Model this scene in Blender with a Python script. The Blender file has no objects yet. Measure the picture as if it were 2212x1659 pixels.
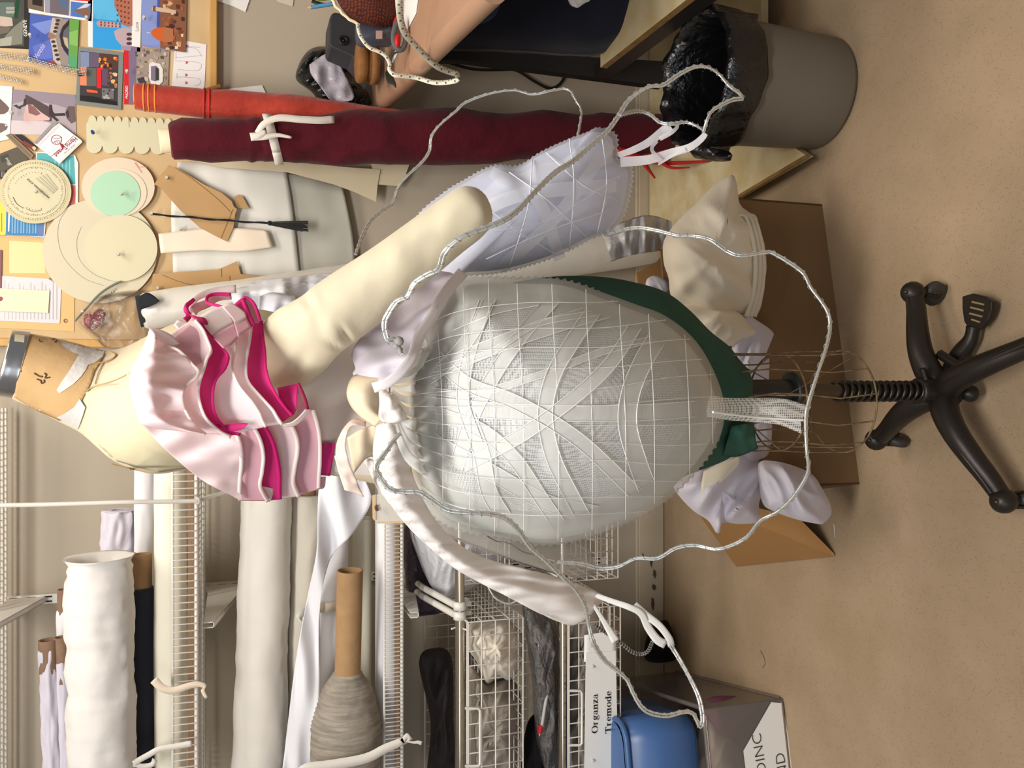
import bpy, bmesh, math, random
from mathutils import Vector, Matrix, noise
from mathutils.bvhtree import BVHTree
random.seed(7)
sc = bpy.context.scene
R = math.radians
# ---------------------------------------------------------------- camera
F = 1850.0            # focal length in pixels of the 2212 x 1659 frame
TH = R(18)            # the phone looks down by this much
HC = 1.3              # phone height
CT, ST = math.cos(TH), math.sin(TH)
cd = bpy.data.cameras.new('camera'); cam = bpy.data.objects.new('camera', cd)
sc.collection.objects.link(cam); sc.camera = cam
cd.sensor_fit = 'HORIZONTAL'; cd.sensor_width = 36; cd.lens = 36 * F / 2212
cd.clip_start = 0.05
# the phone was held on its side: the frame's left is up in the room
xw, yw, zw = Vector((0, -ST, -CT)), Vector((1, 0, 0)), Vector((0, -CT, ST))
cam.matrix_world = Matrix(((xw.x, yw.x, zw.x, 0), (xw.y, yw.y, zw.y, 0), (xw.z, yw.z, zw.z, HC), (0, 0, 0, 1)))
# ---------------------------------------------------------------- world, lights, exposure
wd = bpy.data.worlds.new('world'); sc.world = wd; wd.use_nodes = True
bg = wd.node_tree.nodes['Background']; bg.inputs[0].default_value = (1.0, 0.98, 0.96, 1); bg.inputs[1].default_value = 0.15
def area(name, loc, target, size, power, col, sy=None):
    l = bpy.data.lights.new(name, 'AREA'); l.size = size; l.energy = power; l.color = col
    if sy: l.shape = 'RECTANGLE'; l.size_y = sy
    o = bpy.data.objects.new(name, l); sc.collection.objects.link(o); o.location = loc
    o.rotation_euler = (Vector(target) - Vector(loc)).to_track_quat('-Z', 'Y').to_euler()
    return o
area('ceiling_light', (0.6, 1.35, 2.75), (0.65, 1.9, 0.6), 1.2, 20, (1.0, 0.93, 0.83), 0.35)
area('ceiling_light', (-0.25, 0.0, 2.75), (-0.15, 1.0, 0.9), 1.3, 54, (1.0, 0.97, 0.93), 0.5)
area('fill_light', (-1.5, -1.3, 1.55), (0.1, 1.3, 0.95), 1.5, 11, (0.82, 0.91, 1.0), 1.3)  # soft cool fill added behind the camera to brighten the pannier front
vs = sc.view_settings
vs.view_transform = 'Standard'; vs.look = 'None'; vs.gamma = 1; vs.exposure = 0.45; vs.use_curve_mapping = False
# ---------------------------------------------------------------- picture point -> place in the room
def ray(x, y):
    dx = (829.5 - y) / F; dv = (x - 1106) / F
    return Vector((dx, CT - dv * ST, -ST - dv * CT))
def P(x, y, D):
    r = ray(x, y); t = D / r.y
    return Vector((r.x * t, D, HC + r.z * t))
def PZ(x, y, z):
    r = ray(x, y); t = (z - HC) / r.z
    return Vector((r.x * t, r.y * t, z))
def px(n, x, D):
    return n * (D / (CT - (x - 1106) / F * ST)) / F
# ---------------------------------------------------------------- curves
def cr(pts, n, closed=False):
    pts = [tuple(p) for p in pts]; dim = len(pts[0])
    if len(pts) == 1: return [pts[0]] * n
    if closed: P_ = [pts[-1]] + pts + [pts[0], pts[1]]
    else:
        a = tuple(2 * pts[0][i] - pts[1][i] for i in range(dim)); b = tuple(2 * pts[-1][i] - pts[-2][i] for i in range(dim))
        P_ = [a] + pts + [b]
    segs = len(P_) - 3
    L = [max(1e-9, math.sqrt(sum((P_[i + 2][k] - P_[i + 1][k]) ** 2 for k in range(dim)))) for i in range(segs)]
    T = sum(L); out = []; m = n if closed else n - 1
    for j in range(n):
        s = T * j / max(1, m); i = 0
        while i < segs - 1 and s > L[i]: s -= L[i]; i += 1
        t = min(1, s / L[i]); p0, p1, p2, p3 = P_[i:i + 4]
        out.append(tuple(0.5 * (2 * p1[k] + (p2[k] - p0[k]) * t + (2 * p0[k] - 5 * p1[k] + 4 * p2[k] - p3[k]) * t * t + (3 * p1[k] - p0[k] - 3 * p2[k] + p3[k]) * t ** 3) for k in range(dim)))
    return out
def lin(pts, n):
    dim = len(pts[0]); L = [math.dist(pts[i], pts[i + 1]) for i in range(len(pts) - 1)]; T = sum(L); out = []
    for j in range(n):
        s = T * j / (n - 1); i = 0
        while i < len(L) - 1 and s > L[i]: s -= L[i]; i += 1
        t = min(1, s / max(L[i], 1e-9)); out.append(tuple(pts[i][k] + (pts[i + 1][k] - pts[i][k]) * t for k in range(dim)))
    return out
def withD(pts, D):
    """photo points -> room points; a point may carry its own distance"""
    return [P(p[0], p[1], p[2] if len(p) > 2 else D) for p in pts]
# ---------------------------------------------------------------- materials
def lc(c):
    return tuple(((v / 255) / 12.92 if v / 255 <= 0.04045 else ((v / 255 + 0.055) / 1.055) ** 2.4) for v in c) + (1,)
MATS = {}
def mat(name, col, rough=0.85, metal=0.0, bump=None, var=None, trans=0.0, alpha=1.0, weave=None, sheen=0.0, spec=0.3, glass=False, col2=None, stretch=None, coat=0.0):
    if name in MATS: return MATS[name]
    m = bpy.data.materials.new(name); m.use_nodes = True; nt = m.node_tree; N = nt.nodes; L = nt.links
    b = N['Principled BSDF']; out = N['Material Output']
    b.inputs['Base Color'].default_value = lc(col); b.inputs['Roughness'].default_value = rough; b.inputs['Metallic'].default_value = metal
    b.inputs['Specular IOR Level'].default_value = spec
    if sheen: b.inputs['Sheen Weight'].default_value = sheen
    if coat: b.inputs['Coat Weight'].default_value = coat; b.inputs['Coat Roughness'].default_value = 0.15
    tc = N.new('ShaderNodeTexCoord'); co = tc.outputs['Object']
    if stretch:
        mp = N.new('ShaderNodeMapping'); mp.inputs['Scale'].default_value = stretch; L.new(co, mp.inputs['Vector']); co = mp.outputs['Vector']
    colsock = None
    if var or col2:
        sc_, am = var or (6, 0.5)
        n = N.new('ShaderNodeTexNoise'); n.inputs['Scale'].default_value = sc_; n.inputs['Detail'].default_value = 4; L.new(co, n.inputs['Vector'])
        r = N.new('ShaderNodeValToRGB'); L.new(n.outputs['Fac'], r.inputs['Fac'])
        c1 = lc(col); c2 = lc(col2) if col2 else tuple(v * (1 - am) for v in c1[:3]) + (1,)
        r.color_ramp.elements[0].position = 0.35; r.color_ramp.elements[1].position = 0.65
        r.color_ramp.elements[0].color = c2; r.color_ramp.elements[1].color = c1
        colsock = r.outputs['Color']; L.new(colsock, b.inputs['Base Color'])
    if bump:
        bn = N.new('ShaderNodeBump'); bn.inputs['Strength'].default_value = bump[1]; bn.inputs['Distance'].default_value = bump[2] if len(bump) > 2 else 0.003
        n = N.new('ShaderNodeTexNoise'); n.inputs['Scale'].default_value = bump[0]; n.inputs['Detail'].default_value = 5; L.new(co, n.inputs['Vector'])
        L.new(n.outputs['Fac'], bn.inputs['Height']); L.new(bn.outputs['Normal'], b.inputs['Normal'])
    sh = b.outputs['BSDF']
    if trans:
        t = N.new('ShaderNodeBsdfTranslucent'); t.inputs['Color'].default_value = lc(col)
        if colsock: L.new(colsock, t.inputs['Color'])
        mx = N.new('ShaderNodeMixShader'); mx.inputs[0].default_value = trans; L.new(sh, mx.inputs[1]); L.new(t.outputs[0], mx.inputs[2]); sh = mx.outputs[0]
    if alpha < 1 or weave:
        tr = N.new('ShaderNodeBsdfTransparent'); mx = N.new('ShaderNodeMixShader'); mx.inputs[0].default_value = alpha
        L.new(tr.outputs[0], mx.inputs[1]); L.new(sh, mx.inputs[2])
        if weave:   # a net: round holes in a staggered grid
            vo = N.new('ShaderNodeTexVoronoi'); vo.inputs['Scale'].default_value = weave[0]; vo.inputs['Randomness'].default_value = 0.15
            L.new(co, vo.inputs['Vector'])
            mr = N.new('ShaderNodeMapRange'); mr.inputs[1].default_value = 0.25; mr.inputs[2].default_value = 0.55
            mr.inputs[3].default_value = weave[1]; mr.inputs[4].default_value = alpha
            L.new(vo.outputs['Distance'], mr.inputs[0]); L.new(mr.outputs[0], mx.inputs[0])
        sh = mx.outputs[0]
    if glass:
        tr = N.new('ShaderNodeBsdfTransparent'); tr.inputs[0].default_value = tuple(0.6 + 0.4 * v for v in lc(col)[:3]) + (1,); gl = N.new('ShaderNodeBsdfGlossy'); gl.inputs['Roughness'].default_value = rough
        fr = N.new('ShaderNodeFresnel'); fr.inputs[0].default_value = 1.5
        mx = N.new('ShaderNodeMixShader'); L.new(fr.outputs[0], mx.inputs[0]); L.new(tr.outputs[0], mx.inputs[1]); L.new(gl.outputs[0], mx.inputs[2])
        m2 = N.new('ShaderNodeMixShader'); m2.inputs[0].default_value = alpha; L.new(mx.outputs[0], m2.inputs[1]); L.new(b.outputs['BSDF'], m2.inputs[2]); sh = m2.outputs[0]
        if bump: L.new(bn.outputs['Normal'], gl.inputs['Normal'])
    if sh != b.outputs['BSDF']: L.new(sh, out.inputs['Surface'])
    MATS[name] = m
    return m
def paint(c, rough=0.7):
    return mat('print_%d_%d_%d' % tuple(c), c, rough)
# ---------------------------------------------------------------- mesh builder
ORG = {}
class MB:
    def __init__(s): s.v = []; s.f = []; s.fm = []; s.sm = []; s.mats = []
    def mi(s, m):
        if m not in s.mats: s.mats.append(m)
        return s.mats.index(m)
    def add(s, vs_, fs, m, smooth=True):
        o = len(s.v); s.v += [Vector(v) for v in vs_]; k = s.mi(m)
        for f in fs: s.f.append(tuple(i + o for i in f)); s.fm.append(k); s.sm.append(smooth)
        return s
    def box(s, lo, hi, m, rot=0, about=None):
        (a, b, c), (d, e, g) = lo, hi
        V = [(a, b, c), (d, b, c), (d, e, c), (a, e, c), (a, b, g), (d, b, g), (d, e, g), (a, e, g)]
        if rot:
            ct = Vector(about or ((a + d) / 2, (b + e) / 2, 0)); M_ = Matrix.Rotation(rot, 3, 'Z')
            V = [tuple(M_ @ (Vector((p[0], p[1], 0)) - Vector((ct.x, ct.y, 0))) + Vector((ct.x, ct.y, p[2]))) for p in V]
        return s.add(V, [(0, 3, 2, 1), (4, 5, 6, 7), (0, 1, 5, 4), (1, 2, 6, 5), (2, 3, 7, 6), (3, 0, 4, 7)], m, False)
    def poly(s, pts, m, thick=0.0006, d=(0, 1, 0)):
        n = len(pts); d = Vector(d) * thick; pts = [Vector(p) for p in pts]
        nr = sum(((pts[i] - pts[0]).cross(pts[(i + 1) % n] - pts[0]) for i in range(1, n - 1)), Vector())
        if nr.dot(d) > 0: pts = pts[::-1]
        V = pts + [p + d for p in pts]
        F_ = [tuple(range(n)), tuple(range(2 * n - 1, n - 1, -1))] + [((i + 1) % n, i, n + i, n + (i + 1) % n) for i in range(n)]
        return s.add(V, F_, m, False)
    def grid(s, rows, m, cu=False, cv=False, smooth=True):
        nr, nc = len(rows), len(rows[0]); V = [p for r in rows for p in r]; F_ = []
        for i in range(nr if cv else nr - 1):
            for j in range(nc if cu else nc - 1):
                F_.append((i * nc + j, i * nc + (j + 1) % nc, ((i + 1) % nr) * nc + (j + 1) % nc, ((i + 1) % nr) * nc + j))
        return s.add(V, F_, m, smooth)
    def tube(s, pts, r, m, n=8, closed=False, caps=True, flat=1.0, up=None, rfun=None, smooth=True):
        pts = [Vector(p) for p in pts]; k = len(pts)
        rs = r if isinstance(r, (list, tuple)) else [r] * k
        if len(rs) != k: rs = [q[0] for q in cr([(a,) for a in rs], k)]
        T = []
        for i in range(k):
            a = pts[i - 1] if (i > 0 or closed) else pts[i]; b = pts[(i + 1) % k] if (i < k - 1 or closed) else pts[i]
            t = (b - a); T.append(t.normalized() if t.length > 1e-9 else (T[-1] if T else Vector((0, 0, 1))))
        u = Vector(up) if up else (Vector((0, 1, 0)) if abs(T[0].y) < 0.8 else Vector((1, 0, 0)))
        rows = []
        for i in range(k):
            u = (u - T[i] * u.dot(T[i]));
            if u.length < 1e-6: u = T[i].orthogonal()
            u.normalize(); w = T[i].cross(u)
            row = []
            for j in range(n):
                a = 2 * math.pi * j / n; q = rs[i] * (rfun(i / (k - 1), a) if rfun else 1)
                row.append(pts[i] + u * (q * flat * math.cos(a)) + w * (q * math.sin(a)))
            rows.append(row)
        s.grid(rows, m, cu=True, cv=closed, smooth=smooth)
        if caps and not closed:
            o = len(s.v); s.add(rows[0], [tuple(range(n - 1, -1, -1))], m, False); s.add(rows[-1], [tuple(range(n))], m, False)
        return s
    def rod(s, a, b, r, m, n=8): return s.tube([a, b], r, m, n)
    def lathe(s, a, b, prof, m, n=32, wob=None, smooth=True, caps=True, wfun=None):
        """prof: (distance along a->b as fraction, radius)"""
        a, b = Vector(a), Vector(b); ax = (b - a); T = ax.normalized(); u = T.orthogonal().normalized(); w = T.cross(u); rows = []
        for t, r in prof:
            c = a + ax * t; row = []
            for j in range(n):
                an = 2 * math.pi * j / n; d = u * math.cos(an) + w * math.sin(an); q = r
                if wfun and r > .01: q += wfun(t, an)
                if wob: q += wob[0] * noise.noise((c + d * 0.1) * wob[1]) * (1 if r > 0.01 else 0)
                row.append(c + d * q)
            rows.append(row)
        s.grid(rows, m, cu=True, smooth=smooth)
        if caps:
            if prof[0][1] > 1e-4: s.add(rows[0], [tuple(range(n - 1, -1, -1))], m, False)
            if prof[-1][1] > 1e-4: s.add(rows[-1], [tuple(range(n))], m, False)
        return s
    def ball(s, c, r, m, n=14, sq=(1, 1, 1)):
        rows = []
        for i in range(n // 2 + 1):
            th = math.pi * i / (n // 2); z = math.cos(th); q = max(math.sin(th), 1e-3)
            rows.append([Vector(c) + Vector((r * sq[0] * q * math.cos(2 * math.pi * j / n), r * sq[1] * q * math.sin(2 * math.pi * j / n), r * sq[2] * z)) for j in range(n)])
        return s.grid(rows, m, cu=True)
    def text(s, body, o, xd, yd, size, m, ext=0.0003, bold=0.0, align='LEFT', slant=0.0, xs=1.0):
        c = bpy.data.curves.new('lettering', 'FONT'); c.body = body; c.size = 1; c.align_x = align; c.offset = bold; c.shear = slant; c.resolution_u = 3; c.space_character = 1.0
        ob = bpy.data.objects.new('lettering', c); me = ob.to_mesh()
        xd = Vector(xd).normalized(); yd = Vector(yd).normalized(); nd = xd.cross(yd)
        V = [Vector(o) + xd * v.co.x * size * xs + yd * v.co.y * size + nd * ext for v in me.vertices]
        s.add(V, [tuple(p.vertices) for p in me.polygons], m, False)
        ob.to_mesh_clear(); bpy.data.objects.remove(ob); bpy.data.curves.remove(c)
        return s
    def turn(s, c, ang):
        M_ = Matrix.Rotation(ang, 3, 'Z'); c = Vector((c[0], c[1], 0)); s.v = [M_ @ (v - c) + c for v in s.v]; return s
    def build(s, name, parent=None, label=None, cat=None, group=None, kind=None, solid=0, subsurf=0, bevel=0, origin=None, weld=False):
        if origin is None:
            if parent is not None: origin = ORG[parent]
            else:
                xs = [v.x for v in s.v]; ys = [v.y for v in s.v]; zs = [v.z for v in s.v]
                origin = Vector(((min(xs) + max(xs)) / 2, (min(ys) + max(ys)) / 2, min(zs)))
        origin = Vector(origin); me = bpy.data.meshes.new(name)
        me.from_pydata([v - origin for v in s.v], [], s.f); me.validate()
        for m in s.mats: me.materials.append(m)
        if len(me.polygons) == len(s.f):
            for p, k, sm in zip(me.polygons, s.fm, s.sm): p.material_index = k; p.use_smooth = sm
        else:
            for p in me.polygons: p.use_smooth = True
        if weld:
            bm = bmesh.new(); bm.from_mesh(me); bmesh.ops.remove_doubles(bm, verts=bm.verts, dist=1e-5); bm.to_mesh(me); bm.free()
        o = bpy.data.objects.new(name, me); sc.collection.objects.link(o)
        if parent is not None:
            o.parent = parent; o.location = origin - ORG[parent]
        else: o.location = origin
        ORG[o] = origin
        if label: o['label'] = label
        if cat: o['category'] = cat
        if group: o['group'] = group
        if kind: o['kind'] = kind
        if bevel: b = o.modifiers.new('bevel', 'BEVEL'); b.width = bevel; b.segments = 2; b.limit_method = 'ANGLE'
        if solid: q = o.modifiers.new('solid', 'SOLIDIFY'); q.thickness = solid; q.offset = 0
        if subsurf: q = o.modifiers.new('sub', 'SUBSURF'); q.levels = subsurf; q.render_levels = subsurf
        return o
def thing(name, loc, label, cat, group=None):
    o = bpy.data.objects.new(name, None); sc.collection.objects.link(o); o.location = loc; ORG[o] = Vector(loc); o.empty_display_size = 0.05
    o['label'] = label; o['category'] = cat
    if group: o['group'] = group
    return o
def loft(rails, nu, nv, D=1.2, wr=None, straight=False):
    """rails of photo points (x, y[, distance]) -> rows of room points; wr = (amount, scale, stretch) ripples it in depth"""
    rr = [(lin if straight else cr)([(p[0], p[1], p[2] if len(p) > 2 else D) for p in r], nu) for r in rails]
    cols = [cr([r[j] for r in rr], nv) for j in range(nu)]
    rows = []
    for i in range(nv):
        row = []
        for j in range(nu):
            x, y, d = cols[j][i]
            if wr: d += wr[0] * noise.noise(Vector((x * wr[1] * (wr[2] if len(wr) > 2 else 1), y * wr[1] / (wr[2] if len(wr) > 2 else 1), wr[3] if len(wr) > 3 else 0)))
            row.append(P(x, y, d))
        rows.append(row)
    return rows
def folds(x, y, sc_, seed=0, ang=0):
    c, s_ = math.cos(ang), math.sin(ang); a = (x * c + y * s_) * sc_; b = (-x * s_ + y * c) * sc_ * 0.35
    n = noise.noise(Vector((a, b, seed))); n2 = noise.noise(Vector((a * 2.3, b * 2.3, seed + 9)))
    return (1 - abs(n) * 2) * 0.7 + (1 - abs(n2) * 2) * 0.3
def dome(outline, c, De, bulge, rings=14, segs=72, pw=2.0, fold=None, edge=None):
    """a puffed-out cloth shape: outline in photo points, standing out towards the room by bulge"""
    ol = cr(outline, segs, closed=True); rows = []
    for i in range(rings + 1):
        r = math.sin(math.pi / 2 * i / rings); row = []
        for j in range(segs):
            x = c[0] + (ol[j][0] - c[0]) * r; y = c[1] + (ol[j][1] - c[1]) * r
            d = De - bulge * (max(0, 1 - r ** pw)) ** 0.5
            if fold: d -= fold[0] * (folds(x, y, fold[1], fold[2], fold[3]) - 0.3) * (1 - r ** 6 * 0.7)
            if edge and i >= rings - 1: pass
            row.append(P(x, y, d))
        rows.append(row)
    return rows
def bvh(o):
    me = o.data; M_ = ORG[o]
    return BVHTree.FromPolygons([v.co + M_ for v in me.vertices], [tuple(p.vertices) for p in me.polygons])
CAMP = Vector((0, 0, HC))
def onto(tree, x, y, off, Dd=1.1):
    r = ray(x, y).normalized(); h = tree.ray_cast(CAMP, r)
    if h[0] is None: return P(x, y, Dd) - r * off
    return h[0] - r * off
def patch(mb, poly, tree, off, m, step=12, Dd=1.1, smooth=True):
    bm = bmesh.new(); vs_ = [bm.verts.new((p[0], p[1], 0)) for p in poly]; bm.faces.new(vs_)
    bmesh.ops.triangulate(bm, faces=bm.faces[:])
    for _ in range(6):
        es = [e for e in bm.edges if e.calc_length() > step]
        if not es: break
        bmesh.ops.subdivide_edges(bm, edges=es, cuts=1); bmesh.ops.triangulate(bm, faces=[f for f in bm.faces if len(f.verts) > 3])
    bm.verts.index_update()
    mb.add([onto(tree, v.co.x, v.co.y, off, Dd) for v in bm.verts], [tuple(v.index for v in f.verts) for f in bm.faces], m, smooth); bm.free()
    return mb
def band(center, w0, w1=None):
    """centre line of photo points -> two rails"""
    w1 = w0 if w1 is None else w1; A, B = [], []; n = len(center)
    for i, p in enumerate(center):
        a = center[max(0, i - 1)]; b = center[min(n - 1, i + 1)]; dx, dy = b[0] - a[0], b[1] - a[1]; l = math.hypot(dx, dy) or 1
        w = (w0 + (w1 - w0) * i / max(1, n - 1)) / 2
        A.append((p[0] - dy / l * w, p[1] + dx / l * w) + tuple(p[2:])); B.append((p[0] + dy / l * w, p[1] - dx / l * w) + tuple(p[2:]))
    return A, B
# ================================================================ the setting
WALL = 2.45
m_wall = mat('wall_paint', (178, 166, 148), 0.75, bump=(60, 0.12, 0.002), var=(2.5, 0.05))
def floor_mat():
    m = mat('floor_vinyl', (176, 146, 112), 0.42, bump=(180, 0.08, 0.001), spec=0.35)
    nt = m.node_tree; N = nt.nodes; L = nt.links; b = N['Principled BSDF']; tc = N['Texture Coordinate']
    n1 = N.new('ShaderNodeTexNoise'); n1.inputs['Scale'].default_value = 7; n1.inputs['Detail'].default_value = 6; L.new(tc.outputs['Object'], n1.inputs['Vector'])
    r1 = N.new('ShaderNodeValToRGB'); r1.color_ramp.elements[0].position = 0.35; r1.color_ramp.elements[1].position = 0.7
    r1.color_ramp.elements[0].color = lc((160, 138, 110)); r1.color_ramp.elements[1].color = lc((172, 148, 121)); L.new(n1.outputs['Fac'], r1.inputs['Fac'])
    v = N.new('ShaderNodeTexVoronoi'); v.inputs['Scale'].default_value = 230; L.new(tc.outputs['Object'], v.inputs['Vector'])
    n2 = N.new('ShaderNodeTexNoise'); n2.inputs['Scale'].default_value = 90; L.new(tc.outputs['Object'], n2.inputs['Vector'])
    lt = N.new('ShaderNodeMath'); lt.operation = 'LESS_THAN'; lt.inputs[1].default_value = 0.27; L.new(v.outputs['Distance'], lt.inputs[0])
    gt = N.new('ShaderNodeMath'); gt.operation = 'GREATER_THAN'; gt.inputs[1].default_value = 0.50; L.new(n2.outputs['Fac'], gt.inputs[0])
    mu = N.new('ShaderNodeMath'); mu.operation = 'MULTIPLY'; L.new(lt.outputs[0], mu.inputs[0]); L.new(gt.outputs[0], mu.inputs[1])
    m2 = N.new('ShaderNodeMath'); m2.operation = 'MULTIPLY'; m2.inputs[1].default_value = 0.45; L.new(mu.outputs[0], m2.inputs[0])
    mx = N.new('ShaderNodeMix'); mx.data_type = 'RGBA'; L.new(m2.outputs[0], mx.inputs[0]); L.new(r1.outputs['Color'], mx.inputs[6]); mx.inputs[7].default_value = lc((112, 88, 62))
    L.new(mx.outputs[2], b.inputs['Base Color'])
    return m
m_floor = floor_mat()
MB().box((-3.0, -1.5, -0.04), (3.0, WALL + 0.1, 0), m_floor).build('floor', kind='structure')
MB().box((-3.0, WALL, 0), (3.0, WALL + 0.1, 2.8), m_wall).build('wall_back', kind='structure')
MB().box((-3.0, -1.5, 2.8), (3.0, WALL + 0.1, 2.9), mat('ceiling_paint', (225, 220, 210), 0.9, bump=(90, 0.1))).build('ceiling', kind='structure')
m_base = mat('baseboard_paint', (200, 186, 162), 0.5, bump=(30, 0.06), var=(9, 0.08))
m_scuff = mat('scuff', (92, 80, 64), 0.8, bump=(50, 0.2))
b = MB(); b.box((-3.0, WALL - 0.014, 0.002), (3.0, WALL, 0.088), m_base)
b.box((-3.0, WALL - 0.009, 0.088), (3.0, WALL, 0.096), m_base)
b.build('baseboard_back', kind='structure', bevel=0.002)
# scuffed skirting behind the shelves: flaking dark marks
b = MB()
for x0, y0, w, h_ in ((1405, 1200, 5, 26), (1410, 1262, 8, 14), (1412, 1230, 6, 20), (1408, 1290, 6, 30), (1388, 1195, 3, 14)):
    b.poly(withD([(x0, y0), (x0 + w * .6, y0 + h_ * .1), (x0 + w, y0 + h_ * .5), (x0 + w * .5, y0 + h_), (x0 - w * .2, y0 + h_ * .6)], WALL - 0.016), m_scuff, 0.001)
b.build('trim_1', kind='structure')
# ================================================================ wire shelving on the left of the wall
m_white = mat('white_coated_wire', (226, 222, 214), 0.35, spec=0.5)
m_slot = mat('slot_shadow_paint', (40, 36, 32), 0.9)
m_chrome = mat('chrome', (200, 192, 176), 0.14, metal=1.0)
m_card = mat('cardboard_core', (166, 132, 94), 0.85, var=(40, 0.12), bump=(80, 0.2))
m_card_dk = mat('cardboard_core_dull', (140, 112, 92), 0.9, var=(40, 0.12))
m_cream = mat('cream_calico', (226, 220, 210), 0.9, bump=(22, 0.35, 0.006), var=(5, 0.06), sheen=0.2)
m_ivory = mat('ivory_cloth', (238, 232, 212), 0.9, bump=(18, 0.15, 0.004), sheen=0.2)
m_wadding = mat('white_wadding', (226, 221, 216), 0.95, bump=(16, 0.4, 0.008), var=(6, 0.05), sheen=0.4)
m_lilac = mat('lilac_white_cloth', (214, 208, 220), 0.9, bump=(18, 0.35, 0.006), sheen=0.2)
m_white_cloth = mat('white_cloth', (232, 230, 232), 0.88, bump=(16, 0.3, 0.005), sheen=0.2)
m_navy = mat('navy_cloth', (38, 40, 52), 0.95, bump=(60, 0.2, 0.002), sheen=0.3)
YF = 2.03
m_batten = mat('shelf_batten', (160, 128, 98), 0.7, var=(30, 0.2), stretch=(1, 8, 8))
def wire_shelf(zdeck, ztop, x0, x1, yf, yb, pitch, label):
    t = thing('wire_shelf', ((x0 + x1) / 2, (yf + yb) / 2, zdeck), label, 'shelf', 'wire shelves on the wall')
    b = MB(); b.rod((x0, yf, ztop), (x1, yf, ztop), 0.0032, m_white); b.rod((x0, yf, zdeck), (x1, yf, zdeck), 0.0042, m_white)
    b.build('rim_wire', t)
    b = MB(); n = int((x1 - x0) / pitch)
    for i in range(n):
        x = x0 + (i + 0.5) * pitch
        b.tube([(x, yf - 0.004, ztop), (x, yf - 0.006, zdeck), (x, yf + 0.004, zdeck - 0.004)], 0.0016, m_white, 5)
        b.tube([(x, yf, zdeck - 0.002), (x, yb, zdeck - 0.002)], 0.0016, m_white, 4)
    b.build('wire_grille', t)
    b = MB()
    for y in (yf + (yb - yf) * .35, yf + (yb - yf) * .7, yb - 0.005): b.rod((x0, y, zdeck - 0.005), (x1, y, zdeck - 0.005), 0.003, m_white)
    b.build('cross_wire', t)
    return t
z1, z1t = P(424, 1300, YF).z, P(373, 1300, YF).z
z2, z2t = P(868, 1300, YF).z, P(830, 1300, YF).z
XR = -0.06
wire_shelf(z1, z1t, -1.25, XR, YF, WALL - 0.02, 0.0158, 'white wire shelf with upturned front lip carrying the big white wadding roll')
wire_shelf(z2, z2t, -1.25, XR - 0.02, YF, WALL - 0.02, 0.0098, 'white wire shelf with closely spaced lip wires under the straw braid roll')
wire_shelf(1.846, 1.90, -1.3, XR, 2.3, WALL - 0.02, 0.0165, 'white wire shelf edge at the very top of the shelving beside the metal neck cap')
for z, yy, lab in ((z1, 2.055, 'thin brown batten lying behind the lip of the shelf with the white wadding roll'), (z2, 2.05, 'thin brown batten lying behind the lip of the shelf with the straw braid roll')):
    zz = P(411 if z == z1 else 859, 1300, yy).z
    MB().box((-1.25, yy, z + 0.003), (XR - 0.03, yy + 0.012, zz + 0.005), m_batten).build('wooden_batten', None, lab, 'wooden strip', 'battens on the wire shelves')
# slotted standard and brackets
Xs = P(500, 1266, WALL - 0.01).x
t = thing('slotted_standard', (Xs, WALL - 0.008, 0.2), 'white slotted metal upright screwed to the wall behind the fabric rolls', 'shelf upright')
b = MB(); b.box((Xs - 0.012, WALL - 0.012, 0.2), (Xs + 0.012, WALL - 0.0005, 2.3), m_white)
k = 0; z = 0.22
while z < 2.28:
    for sx in (-0.006, 0.006): b.box((Xs + sx - 0.0018, WALL - 0.0128, z), (Xs + sx + 0.0018, WALL - 0.0119, z + 0.019), m_slot)
    z += 0.038
b.build('upright_channel', t)
for zz, yt, dw, dt, lab in ((z1 - 0.003, 2.06, 0.10, 0.022, 'white shelf bracket under the shelf with the cream and navy rolls'), (1.866, 2.12, 0.10, 0.03, 'white shelf bracket at the top, above the bare cardboard roll ends'), (z2 - 0.003, 2.0, 0.09, 0.02, 'white shelf bracket tip poking out under the straw braid roll')):
    x = Xs + (0.0 if zz > 1.2 else 0.0); b = MB()
    b.poly([(x - 0.007, WALL - 0.013, zz - 0.012), (x - 0.007, yt, zz - 0.012), (x - 0.007, yt, zz - 0.012 - dt), (x - 0.007, WALL - 0.013, zz - 0.012 - dw)], m_white, 0.002, (1, 0, 0))
    b.poly([(x + 0.005, WALL - 0.013, zz - 0.012), (x + 0.005, yt, zz - 0.012), (x + 0.005, yt, zz - 0.012 - dt), (x + 0.005, WALL - 0.013, zz - 0.012 - dw)], m_white, 0.002, (1, 0, 0))
    b.poly([(x - 0.007, WALL - 0.013, zz - 0.012 - dw), (x + 0.007, WALL - 0.013, zz - 0.012 - dw), (x + 0.007, yt, zz - 0.012 - dt), (x - 0.007, yt, zz - 0.012 - dt)], m_white, 0.002, (0, 0, 1))
    b.box((x - 0.007, WALL - 0.016, zz - 0.012 - dw), (x + 0.007, WALL - 0.0125, zz - 0.004), m_white)
    b.build('shelf_bracket', None, lab, 'bracket', 'brackets of the wire shelves')
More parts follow.
